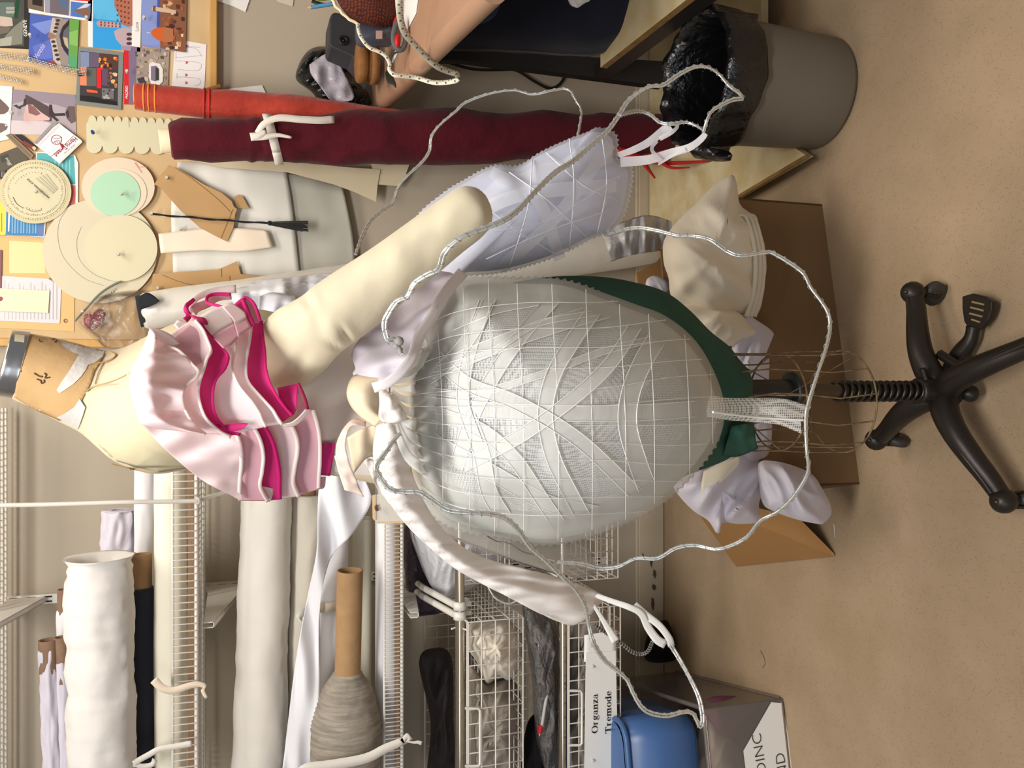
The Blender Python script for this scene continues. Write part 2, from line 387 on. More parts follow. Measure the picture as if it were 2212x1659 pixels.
# ---------------------------------------------------------------- rolls of cloth
def bolt(label, a, b_, rp, D, m, core=None, wob=(0.003, 14), end='spiral', prof=None, group='rolls of cloth on the wire shelves', name='fabric_roll', cat='fabric roll', D2=None, hollow=True, corem=None, wfun=None):
    """a: right end (photo x, y), b_: left end; rp radius in pixels; core: (photo y of the core's end, radius px)"""
    D2 = D if D2 is None else D2
    A, B = P(a[0], a[1], D), P(b_[0], b_[1], D2); r = px(rp, a[0], D) if not isinstance(rp, tuple) else px(rp[0], a[0], D)
    r2 = px(rp[1], b_[0], D2) if isinstance(rp, tuple) else r
    lo = A if A.z < B.z else B
    t = thing(name, ((A.x + B.x) / 2, (A.y + B.y) / 2, min(A.z, B.z) - max(r, r2)), label, cat, group)
    L = (B - A).length; n = 40; mb = MB()
    if prof: pf = prof
    else:
        n = 90 if wfun else n
        pf = [(0.0, r * 0.55), (0.0, r * 0.72), (-0.002 / L, r * 0.86), (0.002 / L, r * 0.97)] + [(i / n, r + (r2 - r) * i / n) for i in range(1, n + 1)]
    mb.lathe(A, B, pf, m, 60, wob, wfun=wfun)
    mb.build('cloth_wrap', t)
    if end == 'spiral':   # the wound layers seen at the end
        T = (A - B).normalized(); u = T.orthogonal().normalized(); w = T.cross(u); pts = []
        for i in range(140):
            an = i * 0.35; q = r * (0.45 + 0.5 * i / 140); pts.append(A + T * 0.002 + (u * math.cos(an) + w * math.sin(an)) * q)
        MB().tube(pts, r * 0.035, m, 5).build('wound_edge', t)
    if core:
        cy, cr_ = core; rc = px(cr_, a[0], D); k = (cy - a[1]) / (b_[1] - a[1]); C = A + (B - A) * k; cb = MB()
        cb.lathe(C, A + (B - A) * 0.15, [(0.25, rc * 0.8), (0.0, rc * 0.8), (-0.0005, rc * 0.9), (0.0, rc), (1, rc)], corem or m_card, 28, None, True, False)
        cb.build('cardboard_core', t)
    return t
bolt('fat fluffy white wadding roll with a frilled open end', (214, 1212), (222, 1760), (60, 66), 2.02, m_wadding, wob=(0.004, 20), end=None,
     prof=[(0.03, .036), (0.0, .040), (-0.012, .066), (-0.018, .070), (-0.010, .066), (0.01, .060), (0.03, .064), (0.05, .061), (0.08, .065)] + [(.08 + .92 * i / 60, .066) for i in range(1, 61)], group=None, wfun=lambda t_, a_: (.0045 if t_ > .02 else 0) * (folds(a_ * 9 + t_ * 160, t_ * 420, .03, 3, 1.45) - .3) * (1.6 - t_))
bolt('navy blue cloth roll on a protruding brown cardboard tube under the wadding roll', (306, 1270), (310, 1760), 27, 2.10, m_navy, core=(1197, 21), end=None, group=None)
bolt('long ivory cloth roll lying behind the shelf lip under the navy roll', (368, 985), (368, 1760), 33, 2.085, m_ivory, wob=(0.0015, 10), group=None)
bolt('smooth lilac white roll at the back, right of the frilly bundle', (314, 985), (316, 1300), 23, 2.28, m_white_cloth, group='white rolls at the back of the wadding shelf')
bolt('lumpy lilac white roll with crinkled layers behind the wadding roll', (256, 1104), (250, 1330), (34, 34), 2.30, m_lilac, wob=(0.010, 26), group='white rolls at the back of the wadding shelf')
bolt('white roll with a short brown tube end behind the wadding roll, topmost of three', (138, 1318), (138, 1740), 15, 2.34, m_white_cloth, core=(1273, 13), end=None, corem=m_card_dk, group='thin rolls behind the wadding')
bolt('thin lilac roll with grey brown tube end, highest and leftmost', (104, 1402), (118, 1740), 19, 2.24, m_lilac, core=(1382, 19), end=None, corem=m_card_dk, wob=(0.005, 24), group='thin rolls behind the wadding')
bolt('thin lilac roll with grey brown tube end touching the wadding roll', (134, 1428), (145, 1740), 14, 2.24, m_lilac, core=(1376, 14), end=None, corem=m_card_dk, group='thin rolls behind the wadding')
bolt('thick cream calico roll, uppermost on the shelf with the straw braid', (577, 1030), (556, 1760), (52, 56), 2.14, m_cream, wob=(0.005, 9), group=None, wfun=lambda t_, a_: .0035 * (folds(a_ * 9 + t_ * 90, t_ * 500, .022, 5, 1.2) - .3))
bolt('slimmer cream roll with brown tube end next to the thick calico roll', (664, 1070), (652, 1760), (35, 36), 2.17, mat('cream_muslin', (220, 212, 196), 0.9, bump=(26, 0.5, 0.006)), core=(1048, 18), end=None, wob=(0.006, 12), group=None)
bolt('white roll half unwound with a cream band around it beside the brown tube', (712, 1100), (690, 1760), (40, 52), 2.19, m_white_cloth, wob=(0.006, 12), group=None)
bolt('plain cream roll behind the bare brown cardboard tube', (782, 1120), (782, 1760), 20, 2.25, m_ivory, wob=(0.001, 9), group='plain rolls behind the tube')
bolt('plain white roll directly behind the lower lip under the brown tube', (835, 1040), (835, 1760), 24, 2.10, m_white_cloth, wob=(0.001, 9), group='plain rolls behind the tube')
# band round the half unwound roll
rows = []
for i in range(20):
    a = math.pi * 2 * i / 19; c = P(697, 1300, 2.19); rr = px(52, 700, 2.19)
    rows.append([c + Vector((dx, -math.cos(a) * rr, math.sin(a) * rr)) for dx in (-0.011, 0.011)])
b = MB(); b.grid(rows, mat('cream_tape', (226, 214, 190), 0.8)); b.grid(loft([[(665, 1308, 2.12), (650, 1318, 2.1), (640, 1330, 2.09), (648, 1342, 2.08)], [(668, 1322, 2.12), (658, 1328, 2.1), (652, 1338, 2.09), (655, 1345, 2.08)]], 8, 3), m_cream)
b.build('cream_tape', None, 'cream tape tied round the white half unwound roll', 'tape', solid=0.001)
# straw-coloured braid wound on a bare tube
m_straw = mat('straw_braid', (176, 166, 152), 0.85, col2=(142, 134, 122), var=(5, 0.3), stretch=(26, 3, 3), bump=(40, 0.7, 0.004))
A, B = P(756, 1232, 2.02), P(744, 1760, 2.06); L = (B - A).length
t = thing('braid_roll', ((A.x + B.x) / 2, A.y, B.z - 0.08), 'straw grey braid wound thickly on a bare brown cardboard tube', 'braid roll')
rc = px(28, 756, 2.02)
MB().lathe(A, B, [(0.4, rc * .85), (0.0, rc * .85), (-0.001, rc * .93), (0.0, rc), (0.5, rc)], m_card, 36, None, True, False).build('cardboard_tube', t)
def u2(y): return (y - 1232) / (1760 - 1232)
pf = []
ctrl = [(1448, 27), (1462, 36), (1480, 50), (1500, 57), (1525, 64), (1550, 72), (1575, 75), (1640, 76), (1760, 77)]
yy = 1448; k = 0
while yy < 1759:
    r_ = [q for q in ctrl if q[0] <= yy][-1]; s_ = [q for q in ctrl if q[0] > yy][0]
    rr = r_[1] + (s_[1] - r_[1]) * (yy - r_[0]) / (s_[0] - r_[0])
    pf.append((u2(yy), px(rr + (2.4 if k % 2 else 0) * (1 if yy < 1570 else .3), 750, 2.03))); yy += 4.5 if yy < 1570 else 9; k += 1
MB().lathe(A, B, pf, m_straw, 60, (0.0015, 40)).build('braid_winding', t)
# loose white cloth hanging over from the half unwound roll
m_satin = mat('white_satin', (224, 223, 228), 0.45, bump=(10, 0.2, 0.006), sheen=0.3)
b = MB(); b.grid(loft([[(690, 1028), (686, 1100), (684, 1190), (664, 1290), (640, 1420), (622, 1560), (606, 1700)], [(735, 1020), (735, 1120), (712, 1200), (680, 1330), (668, 1460), (650, 1600), (640, 1700)], [(790, 1040), (802, 1085), (760, 1155), (712, 1210), (690, 1330), (690, 1500), (680, 1700)]], 40, 16, D=2.07, wr=(0.05, 0.012, 2.2)), m_satin)
b.build('white_cloth', None, 'smooth white cloth trailing off the shelf, folded to a point under the pink ruffles', 'cloth', solid=0.001)
# tapes tied round rolls and lips
def strip(b, center, w0, w1, m, nu=24, nv=3, D=1.2, bulge=0.0, straight=False):
    A, B = band(center, w0, w1); b.grid(loft([A, B], nu, nv, D, straight=straight), m); return b
m_tape = mat('white_cotton_tape', (236, 230, 220), 0.9, bump=(60, 0.4, 0.002), trans=0.15)
b = MB(); strip(b, [(640, 1690), (660, 1662), (720, 1652), (790, 1638), (830, 1618), (858, 1606), (872, 1600)], 26, 16, m_tape, D=1.95)
b.ball(P(872, 1600, 1.96), 0.009, m_tape, 10, (1, .7, 1.2)); strip(b, [(868, 1602), (880, 1590), (884, 1600)], 10, 16, m_tape, 8, D=1.95)
strip(b, [(880, 1602), (895, 1604), (902, 1603), (911, 1606)], 3, 9, m_tape, 10, D=1.95)
b.build('white_tape', None, 'white tape knotted at the shelf edge below the straw braid roll', 'tape', 'tapes tied round shelf rolls', solid=0.0012)
b = MB(); strip(b, [(332, 1468), (350, 1486), (375, 1492), (400, 1484), (424, 1478), (442, 1482), (438, 1492), (446, 1508)], 20, 7, mat('cream_strip', (222, 206, 184), 0.9, bump=(40, 0.4, 0.003)), 30, D=1.99)
b.build('cream_strip', None, 'cream torn cloth strip tied over the ivory roll, its tail curling past the shelf lip', 'tape', 'tapes tied round shelf rolls', solid=0.0012)
b = MB(); strip(b, [(288, 1650), (300, 1642), (322, 1630), (345, 1618), (380, 1612), (414, 1606)], 12, 13, m_tape, 24, D=1.985)
strip(b, [(288, 1650), (305, 1655), (328, 1652), (334, 1640)], 10, 12, m_tape, 10, D=1.99)
b.build('white_tape', None, 'white fringed tape looped round the navy roll and the upper shelf lip', 'tape', 'tapes tied round shelf rolls', solid=0.0012)
# white cord hanging from above and tied to the shelf lip
b = MB(); b.tube([P(*p) for p in cr([(-30, 1092, 1.97), (100, 1090, 1.97), (260, 1085, 1.97), (340, 1084, 1.985), (425, 1082, 2.005)], 24)], px(5, 200, 1.97), m_tape, 8)
b.ball(P(427, 1082, 2.01), 0.009, m_tape, 10)
b.tube([P(*p) for p in cr([(427, 1082, 2.01), (470, 1068, 2.05), (530, 1050, 2.09)], 10)], px(5, 450, 2.0), m_tape, 8)
b.build('elastic_tie', None, 'taut white elastic cord hanging down to a knot on the upper shelf lip', 'cord')
# ---------------------------------------------------------------- chrome rails, baskets
RY = 1.93
for xx, lab, ya in ((993, 'upper chrome hanging rail above the first wire basket', 1100), (1215, 'lower chrome hanging rail above the basket with the name sign', 1000)):
    a = P(xx, ya, RY); e = P(xx, 1760, RY); t = thing('chrome_rail', ((a.x + e.x) / 2, a.y, a.z - 0.012), lab, 'rail', 'chrome rails')
    e.z = a.z; MB().rod(a, e, px(10.5, xx, RY), m_chrome, 24).build('rail_tube', t)
    b = MB()
    b.tube([a + Vector((0, 0.022, 0.0)), e + Vector((0, 0.022, 0))], px(4, xx, RY), mat('rail_channel', (120, 116, 112), 0.4, metal=0.6), 8)
    b.build('rail_backing', t, label='grey backing channel of the rail')
zr = P(993, 1300, RY).z
for yy, lab in ((1308, 'white plastic rail holder, right one of the pair on the upper chrome rail'), (1329, 'white plastic rail holder, left one of the pair on the upper chrome rail')):
    c = P(993, yy, RY); b = MB()
    b.lathe(c - Vector((0.0095, 0, 0)), c + Vector((0.0095, 0, 0)), [(0, px(12, 993, RY)), (0, px(13.5, 993, RY)), (1, px(13.5, 993, RY)), (1, px(12, 993, RY))], m_white, 24)
    b.box((c.x - 0.005, c.y + 0.01, c.z - 0.03), (c.x + 0.005, c.y + 0.05, c.z - 0.012), m_white)
    b.tube([c + Vector((0, 0.01, 0.01)), c + Vector((0.0, 0.2, 0.045)), c + Vector((0, 0.5, 0.06))], 0.008, m_white, 8)
    b.build('rail_holder', None, lab, 'holder', 'white rail holders')
def basket(label, x0, x1, y0, y1, z0, z1_, cell=0.033, handle=None):
    t = thing('wire_basket', ((x0 + x1) / 2, (y0 + y1) / 2, z0), label, 'wire basket', 'white wire baskets'); r = 0.0017; b = MB()
    nx = int((x1 - x0) / cell); nz = max(2, int((z1_ - z0) / (cell * .82))); ny = int((y1 - y0) / cell)
    for i in range(nx + 1):
        x = x0 + (x1 - x0) * i / nx; b.tube([(x, y0, z1_), (x, y0, z0), (x, y1, z0), (x, y1, z1_)], r, m_white, 5)
    for i in range(ny + 1):
        y = y0 + (y1 - y0) * i / ny; b.tube([(x0, y, z1_), (x0, y, z0), (x1, y, z0), (x1, y, z1_)], r, m_white, 5)
    for k in range(nz):
        z = z0 + (z1_ - z0) * k / nz; b.tube([(x0, y0, z), (x1, y0, z), (x1, y1, z), (x0, y1, z)], r, m_white, 5, closed=True)
    b.build('wire_mesh', t)
    MB().tube([(x0, y0, z1_), (x1, y0, z1_), (x1, y1, z1_), (x0, y1, z1_)], 0.0032, m_white, 8, closed=True).build('rim_wire', t)
    hb = MB()
    for hx in (x0 + .05, x1 - .02): MB().tube([(hx, RY, z1_ + .03 if z1_ + .03 < P(993, 1300, RY).z + .02 else z1_ + .03), (hx, RY + .012, z1_ + .012), (hx, y0 + .001, z1_ - .004)], .0022, m_white, 6).build('hook', t)
    if handle:
        (hx0, hy0), (hx1, hy1) = handle; D = y0 - 0.006
        MB().tube([P(hx0, hy0, D), P(hx1 - 4, hy0, D), P(hx1, hy0 + 5, D), P(hx1, hy1 - 5, D), P(hx1 - 4, hy1, D), P(hx0, hy1, D)], px(3, hx1, D), m_white, 8).build('handle', t)
    return t
BY = 1.90
bx = P(1130, 1334, BY); basket('white wire basket stuffed with cream scraps, on the upper rail', -1.15, bx.x, BY, 2.36, bx.z, P(1010, 1334, BY).z, handle=((1005, 1530), (1037, 1655)))
bx = P(1340, 1308, BY); basket('white wire basket with the printed name sign on its front', -1.15, bx.x, BY, 2.36, bx.z, P(1228, 1310, BY).z, handle=((1228, 1492), (1257, 1610)))
bx = P(1335, 1248, 1.99); bz = P(1100, 1255, 1.99)
basket('white wire basket glimpsed under the lower left rim of the tulle pannier', bx.x, bx.x + 0.24, 1.99, 2.38, bx.z, P(1222, 1248, 1.99).z)
basket('white wire basket holding a pale plastic bag beside the trailing tulle strap', bz.x, bz.x + 0.24, 1.99, 2.38, bz.z, P(1003, 1262, 1.99).z)
# things in the baskets
m_scrap = mat('cream_scraps', (226, 216, 200), 0.85, bump=(24, 0.6, 0.010), sheen=0.2)
m_grey_scrap = mat('grey_net_scraps', (158, 148, 138), 0.85, bump=(24, 0.6, 0.010))
m_poly = mat('clear_polythene', (205, 205, 210), 0.12, alpha=0.35, glass=True, bump=(14, 0.9, 0.02))
m_poly_w = mat('milky_polythene', (225, 225, 232), 0.18, alpha=0.75, glass=True, bump=(16, 0.7, 0.015))
def lump(name, label, outline, c, De, bulge, m, fold, group=None, cat='cloth', parent=None, closeback=True, rings=18, segs=80):
    b = MB(); rows = dome(outline, c, De, bulge, rings, segs, 2.0, fold); b.grid(rows, m, cu=True)
    if closeback:
        rr = [[Vector((p.x, p.y + bulge * 0.8 * (1 - i / 3) + 0.002, p.z)) for p in rows[-1]] for i in range(1, 3)][::-1]
        cpt = sum((p for p in rows[-1]), Vector()) / len(rows[-1]); back = [[p + (cpt - p) * q + Vector((0, bulge * .6 * q, 0)) for p in rows[-1]] for q in (0.0, 0.4, 0.8, 0.99)]
        b.grid(back, m, cu=True)
    return b.build(name, parent, label, cat, group, weld=True)
lump('cloth_scraps', 'bright cream cloth scraps bulging against the front of the upper wire basket', [(1012, 1350), (1060, 1338), (1105, 1342), (1126, 1365), (1128, 1400), (1124, 1440), (1100, 1470), (1078, 1462), (1050, 1480), (1030, 1430), (1012, 1400)], (1072, 1400), 2.05, 0.13, m_scrap, (0.05, 0.03, 1, 0.6), 'scraps in the upper basket')
lump('cloth_scraps', 'dull beige net scraps lower left in the upper wire basket', [(1012, 1440), (1050, 1470), (1100, 1465), (1124, 1500), (1122, 1600), (1110, 1690), (1020, 1700), (1012, 1560)], (1068, 1570), 2.08, 0.14, m_grey_scrap, (0.05, 0.028, 3, 0.9), 'scraps in the upper basket')
lump('cloth_scraps', 'pale grey scraps filling the sign basket behind the name sign', [(1232, 1330), (1330, 1322), (1333, 1450), (1333, 1700), (1235, 1700)], (1285, 1500), 2.06, 0.10, m_grey_scrap, (0.04, 0.028, 5, 0.9), None)
lump('plastic_bag', 'milky zip bag of white stuff hanging behind the upper chrome rail', [(885, 1135), (940, 1120), (1000, 1150), (1090, 1160), (1095, 1210), (1040, 1260), (985, 1290), (960, 1300), (930, 1265), (905, 1210)], (985, 1200), 2.14, 0.12, m_poly_w, (0.05, 0.02, 7, 0.3), None, 'plastic bag')
lump('white_bundle', 'soft white bundle inside the milky zip bag behind the rail', [(905, 1190), (935, 1170), (985, 1175), (1040, 1180), (1060, 1215), (1010, 1250), (975, 1275), (935, 1240)], (980, 1215), 2.22, 0.08, m_wadding, (0.03, 0.03, 2, 0.3), None, 'cloth')
lump('plastic_bag', 'dark purplish see-through bag hanging under the lower shelf', [(874, 1140), (900, 1150), (925, 1230), (955, 1290), (960, 1320), (920, 1330), (890, 1325), (876, 1260)], (905, 1250), 2.24, 0.06, mat('dark_polythene', (70, 58, 70), 0.15, alpha=0.8, glass=True, bump=(14, 0.8, 0.02)), (0.03, 0.02, 4, 0.2), None, 'plastic bag')
lump('plastic_bag', 'crinkled clear plastic bag bulging between the two wire baskets', [(1128, 1300), (1160, 1310), (1192, 1330), (1207, 1380), (1208, 1500), (1206, 1640), (1190, 1690), (1160, 1600), (1150, 1480), (1140, 1400)], (1178, 1450), 2.04, 0.10, mat('smoky_polythene', (150, 146, 144), 0.10, alpha=0.55, glass=True, bump=(26, 1.0, 0.03)), (0.05, 0.035, 8, 0.2), None, 'plastic bag')
lump('dark_bundle', 'black cloth bundle in the shade below the upper wire basket', [(1140, 1560), (1190, 1540), (1206, 1600), (1206, 1700), (1130, 1700)], (1172, 1640), 2.12, 0.08, mat('black_cloth', (24, 22, 26), 0.95), (0.03, 0.03, 8, 0.2), None, 'cloth')
lump('dark_bundle', 'dark bag slumped in the shade behind the upper chrome rail', [(905, 1430), (935, 1400), (975, 1420), (980, 1560), (985, 1690), (925, 1690), (930, 1560)], (955, 1540), 2.30, 0.08, mat('charcoal_bag', (52, 46, 48), 0.6, bump=(18, 0.6, 0.02)), (0.04, 0.02, 2, 0.2), None, 'cloth')
# thermometer-like glass tube with red end seen through the bag
b = MB(); b.tube([P(*p) for p in cr([(1186, 1478, 1.93), (1178, 1520, 1.93), (1170, 1570, 1.93)], 10)], 0.004, mat('clear_tube', (190, 186, 182), 0.2), 8)
b.tube([P(1168, 1566, 1.93), P(1166, 1584, 1.93)], 0.0055, mat('red_plastic', (190, 30, 40), 0.4), 10); b.tube([P(1166, 1584, 1.93), P(1165, 1590, 1.93)], [0.003, 0.0005], mat('clear_tube', (190, 186, 182), 0.2), 8)
b.build('marker_pen', None, 'slim clear pen with a red collar lying below the upper wire basket', 'pen')
# name sign on the lower basket
m_paper = mat('white_paper', (232, 230, 226), 0.7); m_ink = mat('black_ink', (24, 22, 24), 0.7)
SG = BY - 0.012
t = thing('name_sign', P(1335, 1540, SG), 'white card sign printed with two bold lines, fixed to the lower wire basket', 'sign')
MB().poly(withD([(1266, 1410), (1330, 1406), (1336, 1700), (1262, 1700)], SG), m_paper, 0.0015).build('sign_card', t)
def serif(b, s, x, y, D, size, m, step=None):
    """bold serif lettering: heavy letters with slab feet; it reads towards the frame's top"""
    o = P(x, y, D); b.text(s, o, (1, 0, 0), (0, 0, 1), size, m, 0.0, bold=0.028)
b = MB()
# widths of a bold roman face, drawn letter by letter
def roman(b, word, x, y, y2, D, m, h):
    wd = {'O': .78, 'r': .46, 'g': .5, 'a': .5, 'n': .56, 'z': .44, 'T': .67, 'e': .44, 'm': .84, 'o': .5, 'd': .56}
    tot = sum(wd[c] for c in word); a = P(x, y, D); e = P(x, y2, D); u = (e.x - a.x) / tot; X = a.x
    def bar(x0, z0, x1, z1_): b.poly([(X + x0 * u, D, a.z + z0 * h), (X + x1 * u, D, a.z + z0 * h), (X + x1 * u, D, a.z + z1_ * h), (X + x0 * u, D, a.z + z1_ * h)], m, 0.0003, (0, -1, 0))
    def ring(cx, cz, rx, rz, t0, t1, a0=0, a1=360):
        n = 28; O = []; I = []
        for i in range(n + 1):
            an = R(a0 + (a1 - a0) * i / n); O.append(Vector((X + (cx + rx * math.cos(an)) * u, D - .0002, a.z + (cz + rz * math.sin(an)) * h))); I.append(Vector((X + (cx + (rx - t0) * math.cos(an)) * u, D - .0002, a.z + (cz + (rz - t1) * math.sin(an)) * h)))
        b.grid([O, I], m, smooth=False)
    for c in word:
        w = wd[c]
        if c == 'O': ring(w / 2, .5, w * .46, .52, .14, .045)
        elif c == 'T': bar(w * .4, 0, w * .6, 1); bar(.03, .93, w - .03, 1); bar(w * .25, 0, w * .75, .05); bar(.03, .76, .08, .95); bar(w - .08, .76, w - .03, .95)
        elif c in 'oe':
            ring(w / 2, .34, w * .46, .36, .12, .04, 0 if c == 'o' else 0, 360 if c == 'o' else 325)
            if c == 'e': bar(.1, .33, w - .05, .38)
        elif c == 'a': ring(w * .42, .2, w * .36, .2, .1, .04); bar(w * .58, .0, w * .8, .55); ring(w * .45, .5, w * .34, .18, .1, .05, 0, 170); bar(w * .58, 0, w, .05)
        elif c == 'd': ring(w * .42, .34, w * .38, .36, .12, .04); bar(w * .62, 0, w * .84, 1); bar(w * .5, .95, w * .7, 1); bar(w * .62, 0, w, .05)
        elif c == 'g': ring(w * .45, .46, w * .36, .25, .12, .04); ring(w * .48, -.1, w * .42, .18, .06, .06); bar(w * .1, .12, w * .7, .2); bar(w * .7, .6, w, .68)
        elif c == 'z': bar(.02, .62, w - .04, .69); bar(.02, 0, w - .02, .07); b.poly([(X + .02 * u, D, a.z + .04 * h), (X + .16 * u, D, a.z + .04 * h), (X + (w - .04) * u, D, a.z + .66 * h), (X + (w - .18) * u, D, a.z + .66 * h)], m, .0003, (0, -1, 0)); bar(.02, .5, .06, .66); bar(w - .06, 0, w - .02, .18)
        else:
            stems = {'r': 1, 'n': 2, 'm': 3}[c]; sp = .27
            for k in range(stems): bar(.07 + k * sp, 0, .19 + k * sp, .66); bar(.01 + k * sp, 0, .25 + k * sp, .05)
            bar(.01, .6, .12, .66)
            for k in range(max(1, stems - 1)): ring(.19 + k * sp + .02, .5, .15, .19, .09, .09, 0 if c != 'r' else 30, 150)
        X += w * u
roman(b, 'Organza', 1291, 1584, 1498, SG - 0.0017, m_ink, 0.0155); b.build('printed_word', t); b = MB()
roman(b, 'Tremode', 1320, 1584, 1492, SG - 0.0017, m_ink, 0.0155)
b.build('printed_word', t)
t = thing('white_paper_sheet', P(1330, 1390, SG + 0.003), 'plain creased white sheet hooked on the basket just right of the name sign', 'paper')
b = MB(); b.grid(loft([[(1262, 1372), (1262, 1400), (1261, 1430)], [(1300, 1366), (1300, 1395), (1300, 1430)], [(1333, 1362), (1331, 1390), (1333, 1430)]], 8, 8, D=SG + 0.002), m_paper)
b.build('sheet', t, solid=0.0006)
b = MB()
for x, y in ((1277, 1395), (1281, 1440), (1281, 1643)): MB().ball(P(x, y, SG - 0.003), 0.004, mat('clear_pin', (200, 196, 190), 0.2), 8).build('pin', t)
# ---------------------------------------------------------------- blue crate on a clear storage box
c0 = PZ(1692, 1508, 0.0); RA = R(11)
t = thing('storage_box', (c0.x - 0.3, c0.y + 0.25, 0), 'clear plastic storage box of cloth on the floor with a printed paper inside', 'storage box')
m_tub = mat('clear_tub', (214, 206, 202), 0.18, alpha=0.13, glass=True)
x1_, y0_, y1_, zt = c0.x, c0.y, 2.36, 0.225; x0_ = x1_ - 0.75
b = MB()
for (p, q) in (((x0_, y0_, 0.004), (x1_, y0_ + 0.003, zt)), ((x1_ - 0.003, y0_, 0.004), (x1_, y1_, zt)), ((x0_, y0_, 0.002), (x1_, y1_, 0.006)), ((x0_, y1_ - .003, 0.004), (x1_, y1_, zt))): b.box(p, q, m_tub)
b.tube([(x0_, y0_, zt), (x1_ - 0.02, y0_, zt), (x1_, y0_ + 0.02, zt), (x1_, y1_, zt)], 0.006, m_tub, 8)
b.tube([(x0_, y0_, 0.006), (x1_ - 0.01, y0_, 0.006), (x1_, y0_ + 0.01, 0.006), (x1_, y1_, 0.006)], 0.004, mat('tub_edge', (120, 104, 92), 0.3), 8)
b.turn(c0, RA).build('tub_shell', t)
def dz(x, y, off): return (x, y, y0_ + off)
lump('purple_cloth', 'plum coloured cloth folded inside the clear storage box', [dz(1530, 1508, .1), dz(1610, 1504, .1), dz(1672, 1508, .1), dz(1640, 1560, .1), dz(1604, 1612, .1), dz(1560, 1600, .1), dz(1520, 1560, .1)], (1600, 1545), y0_ + 0.10, 0.05, mat('plum_cloth', (104, 58, 78), 0.9, bump=(20, 0.4, 0.006)), (0.02, 0.02, 4, 0.3))
lump('white_cloth', 'crumpled beige white cloth inside the clear storage box', [(1515, 1550), (1560, 1580), (1600, 1612), (1602, 1700), (1510, 1700)], (1555, 1640), y0_ + 0.09, 0.04, mat('beige_cloth', (198, 184, 168), 0.9, bump=(20, 0.5, 0.008)), (0.02, 0.02, 4, 0.3))
PS = y0_ - 0.0025
t2 = thing('printed_paper', P(1695, 1600, PS + 0.02), 'slanting white paper with large thin capitals on the storage box front', 'paper')
MB().poly(withD([(1666, 1517), (1690, 1519), (1699, 1700), (1598, 1700), (1596, 1617)], PS), m_paper, 0.001).turn(c0, RA).build('paper_sheet', t2)
b = MB(); sz = 0.040
m_grey_ink = mat('dark_grey_ink', (66, 58, 54), 0.7)
def caps(b, word, x, y, ang, size, D, m):
    o = P(x, y, D); ca, sa = math.cos(ang), math.sin(ang); b.text(word, o, (ca, 0, sa), (-sa, 0, ca), size, m, 0.0, bold=-0.012)
caps(b, 'DINC', 1640, 1662, R(3), 0.0382, PS - 0.0014, m_grey_ink); b.turn(c0, RA).build('printed_word', t2); b = MB()
caps(b, 'ND', 1683, 1668, R(3), 0.0382, PS - 0.0014, m_grey_ink)
b.turn(c0, RA).build('printed_word', t2)
cb = (x1_ - 0.018, y0_ + 0.01)
t = thing('blue_crate', (cb[0] - 0.3, cb[1] + 0.2, zt + 0.006), 'blue plastic crate standing on the clear storage box', 'crate')
m_blue = mat('blue_plastic', (62, 98, 152), 0.35, spec=0.5)
b = MB(); zt2 = P(1341, 1443, cb[1]).z; xx1 = cb[0]; xx0 = xx1 - 0.7; yy0, yy1 = cb[1] + .01, cb[1] + 0.36
def rrect(x0, x1, y0, y1, r, z, n=6):
    out = []
    for cx, cy, a0 in ((x1 - r, y0 + r, -90), (x1 - r, y1 - r, 0), (x0 + r, y1 - r, 90), (x0 + r, y0 + r, 180)):
        for i in range(n + 1): a = R(a0 + 90 * i / n); out.append(Vector((cx + r * math.cos(a), cy + r * math.sin(a), z)))
    return out
Z0 = zt + 0.008
b.grid([rrect(xx0 + .03, xx1 - .03, yy0 + .03, yy1 - .03, .03, Z0), rrect(xx0 + .012, xx1 - .012, yy0 + .012, yy1 - .012, .04, Z0 + .002), rrect(xx0, xx1, yy0, yy1, .045, Z0 + .014), rrect(xx0 - .004, xx1 + .004, yy0 - .004, yy1 + .004, .045, zt2 - .02)], m_blue, cu=True)
b.add(rrect(xx0 + .03, xx1 - .03, yy0 + .03, yy1 - .03, .03, Z0), [tuple(range(27, -1, -1))], m_blue)
b.turn(c0, RA).build('crate_body', t, solid=0.003)
b = MB(); b.tube(rrect(xx0 - .006, xx1 + .006, yy0 - .006, yy1 + .006, .045, zt2 - .012), 0.007, m_blue, 10, closed=True); b.turn(c0, RA).build('crate_rim', t)
b = MB(); b.grid([rrect(xx0, xx1, yy0, yy1, .045, zt2 - .005), rrect(xx0 + .03, xx1 - .03, yy0 + .03, yy1 - .03, .03, zt2 - .003)], m_blue, cu=True); b.add(rrect(xx0 + .03, xx1 - .03, yy0 + .03, yy1 - .03, .03, zt2 - .003), [tuple(range(28))], m_blue); b.turn(c0, RA).build('crate_lid', t)
# black shoe-like bundle on the floor behind the storage box corner
lump('black_bag', 'small black bag on the floor at the skirting, right of the blue crate', [(1392, 1400), (1400, 1370), (1420, 1345), (1440, 1340), (1452, 1365), (1458, 1400), (1460, 1425), (1420, 1432), (1395, 1425)], (1428, 1392), 2.38, 0.05, mat('black_leather', (20, 20, 22), 0.6), (0.02, 0.02, 4, 0.3), None, 'bag')
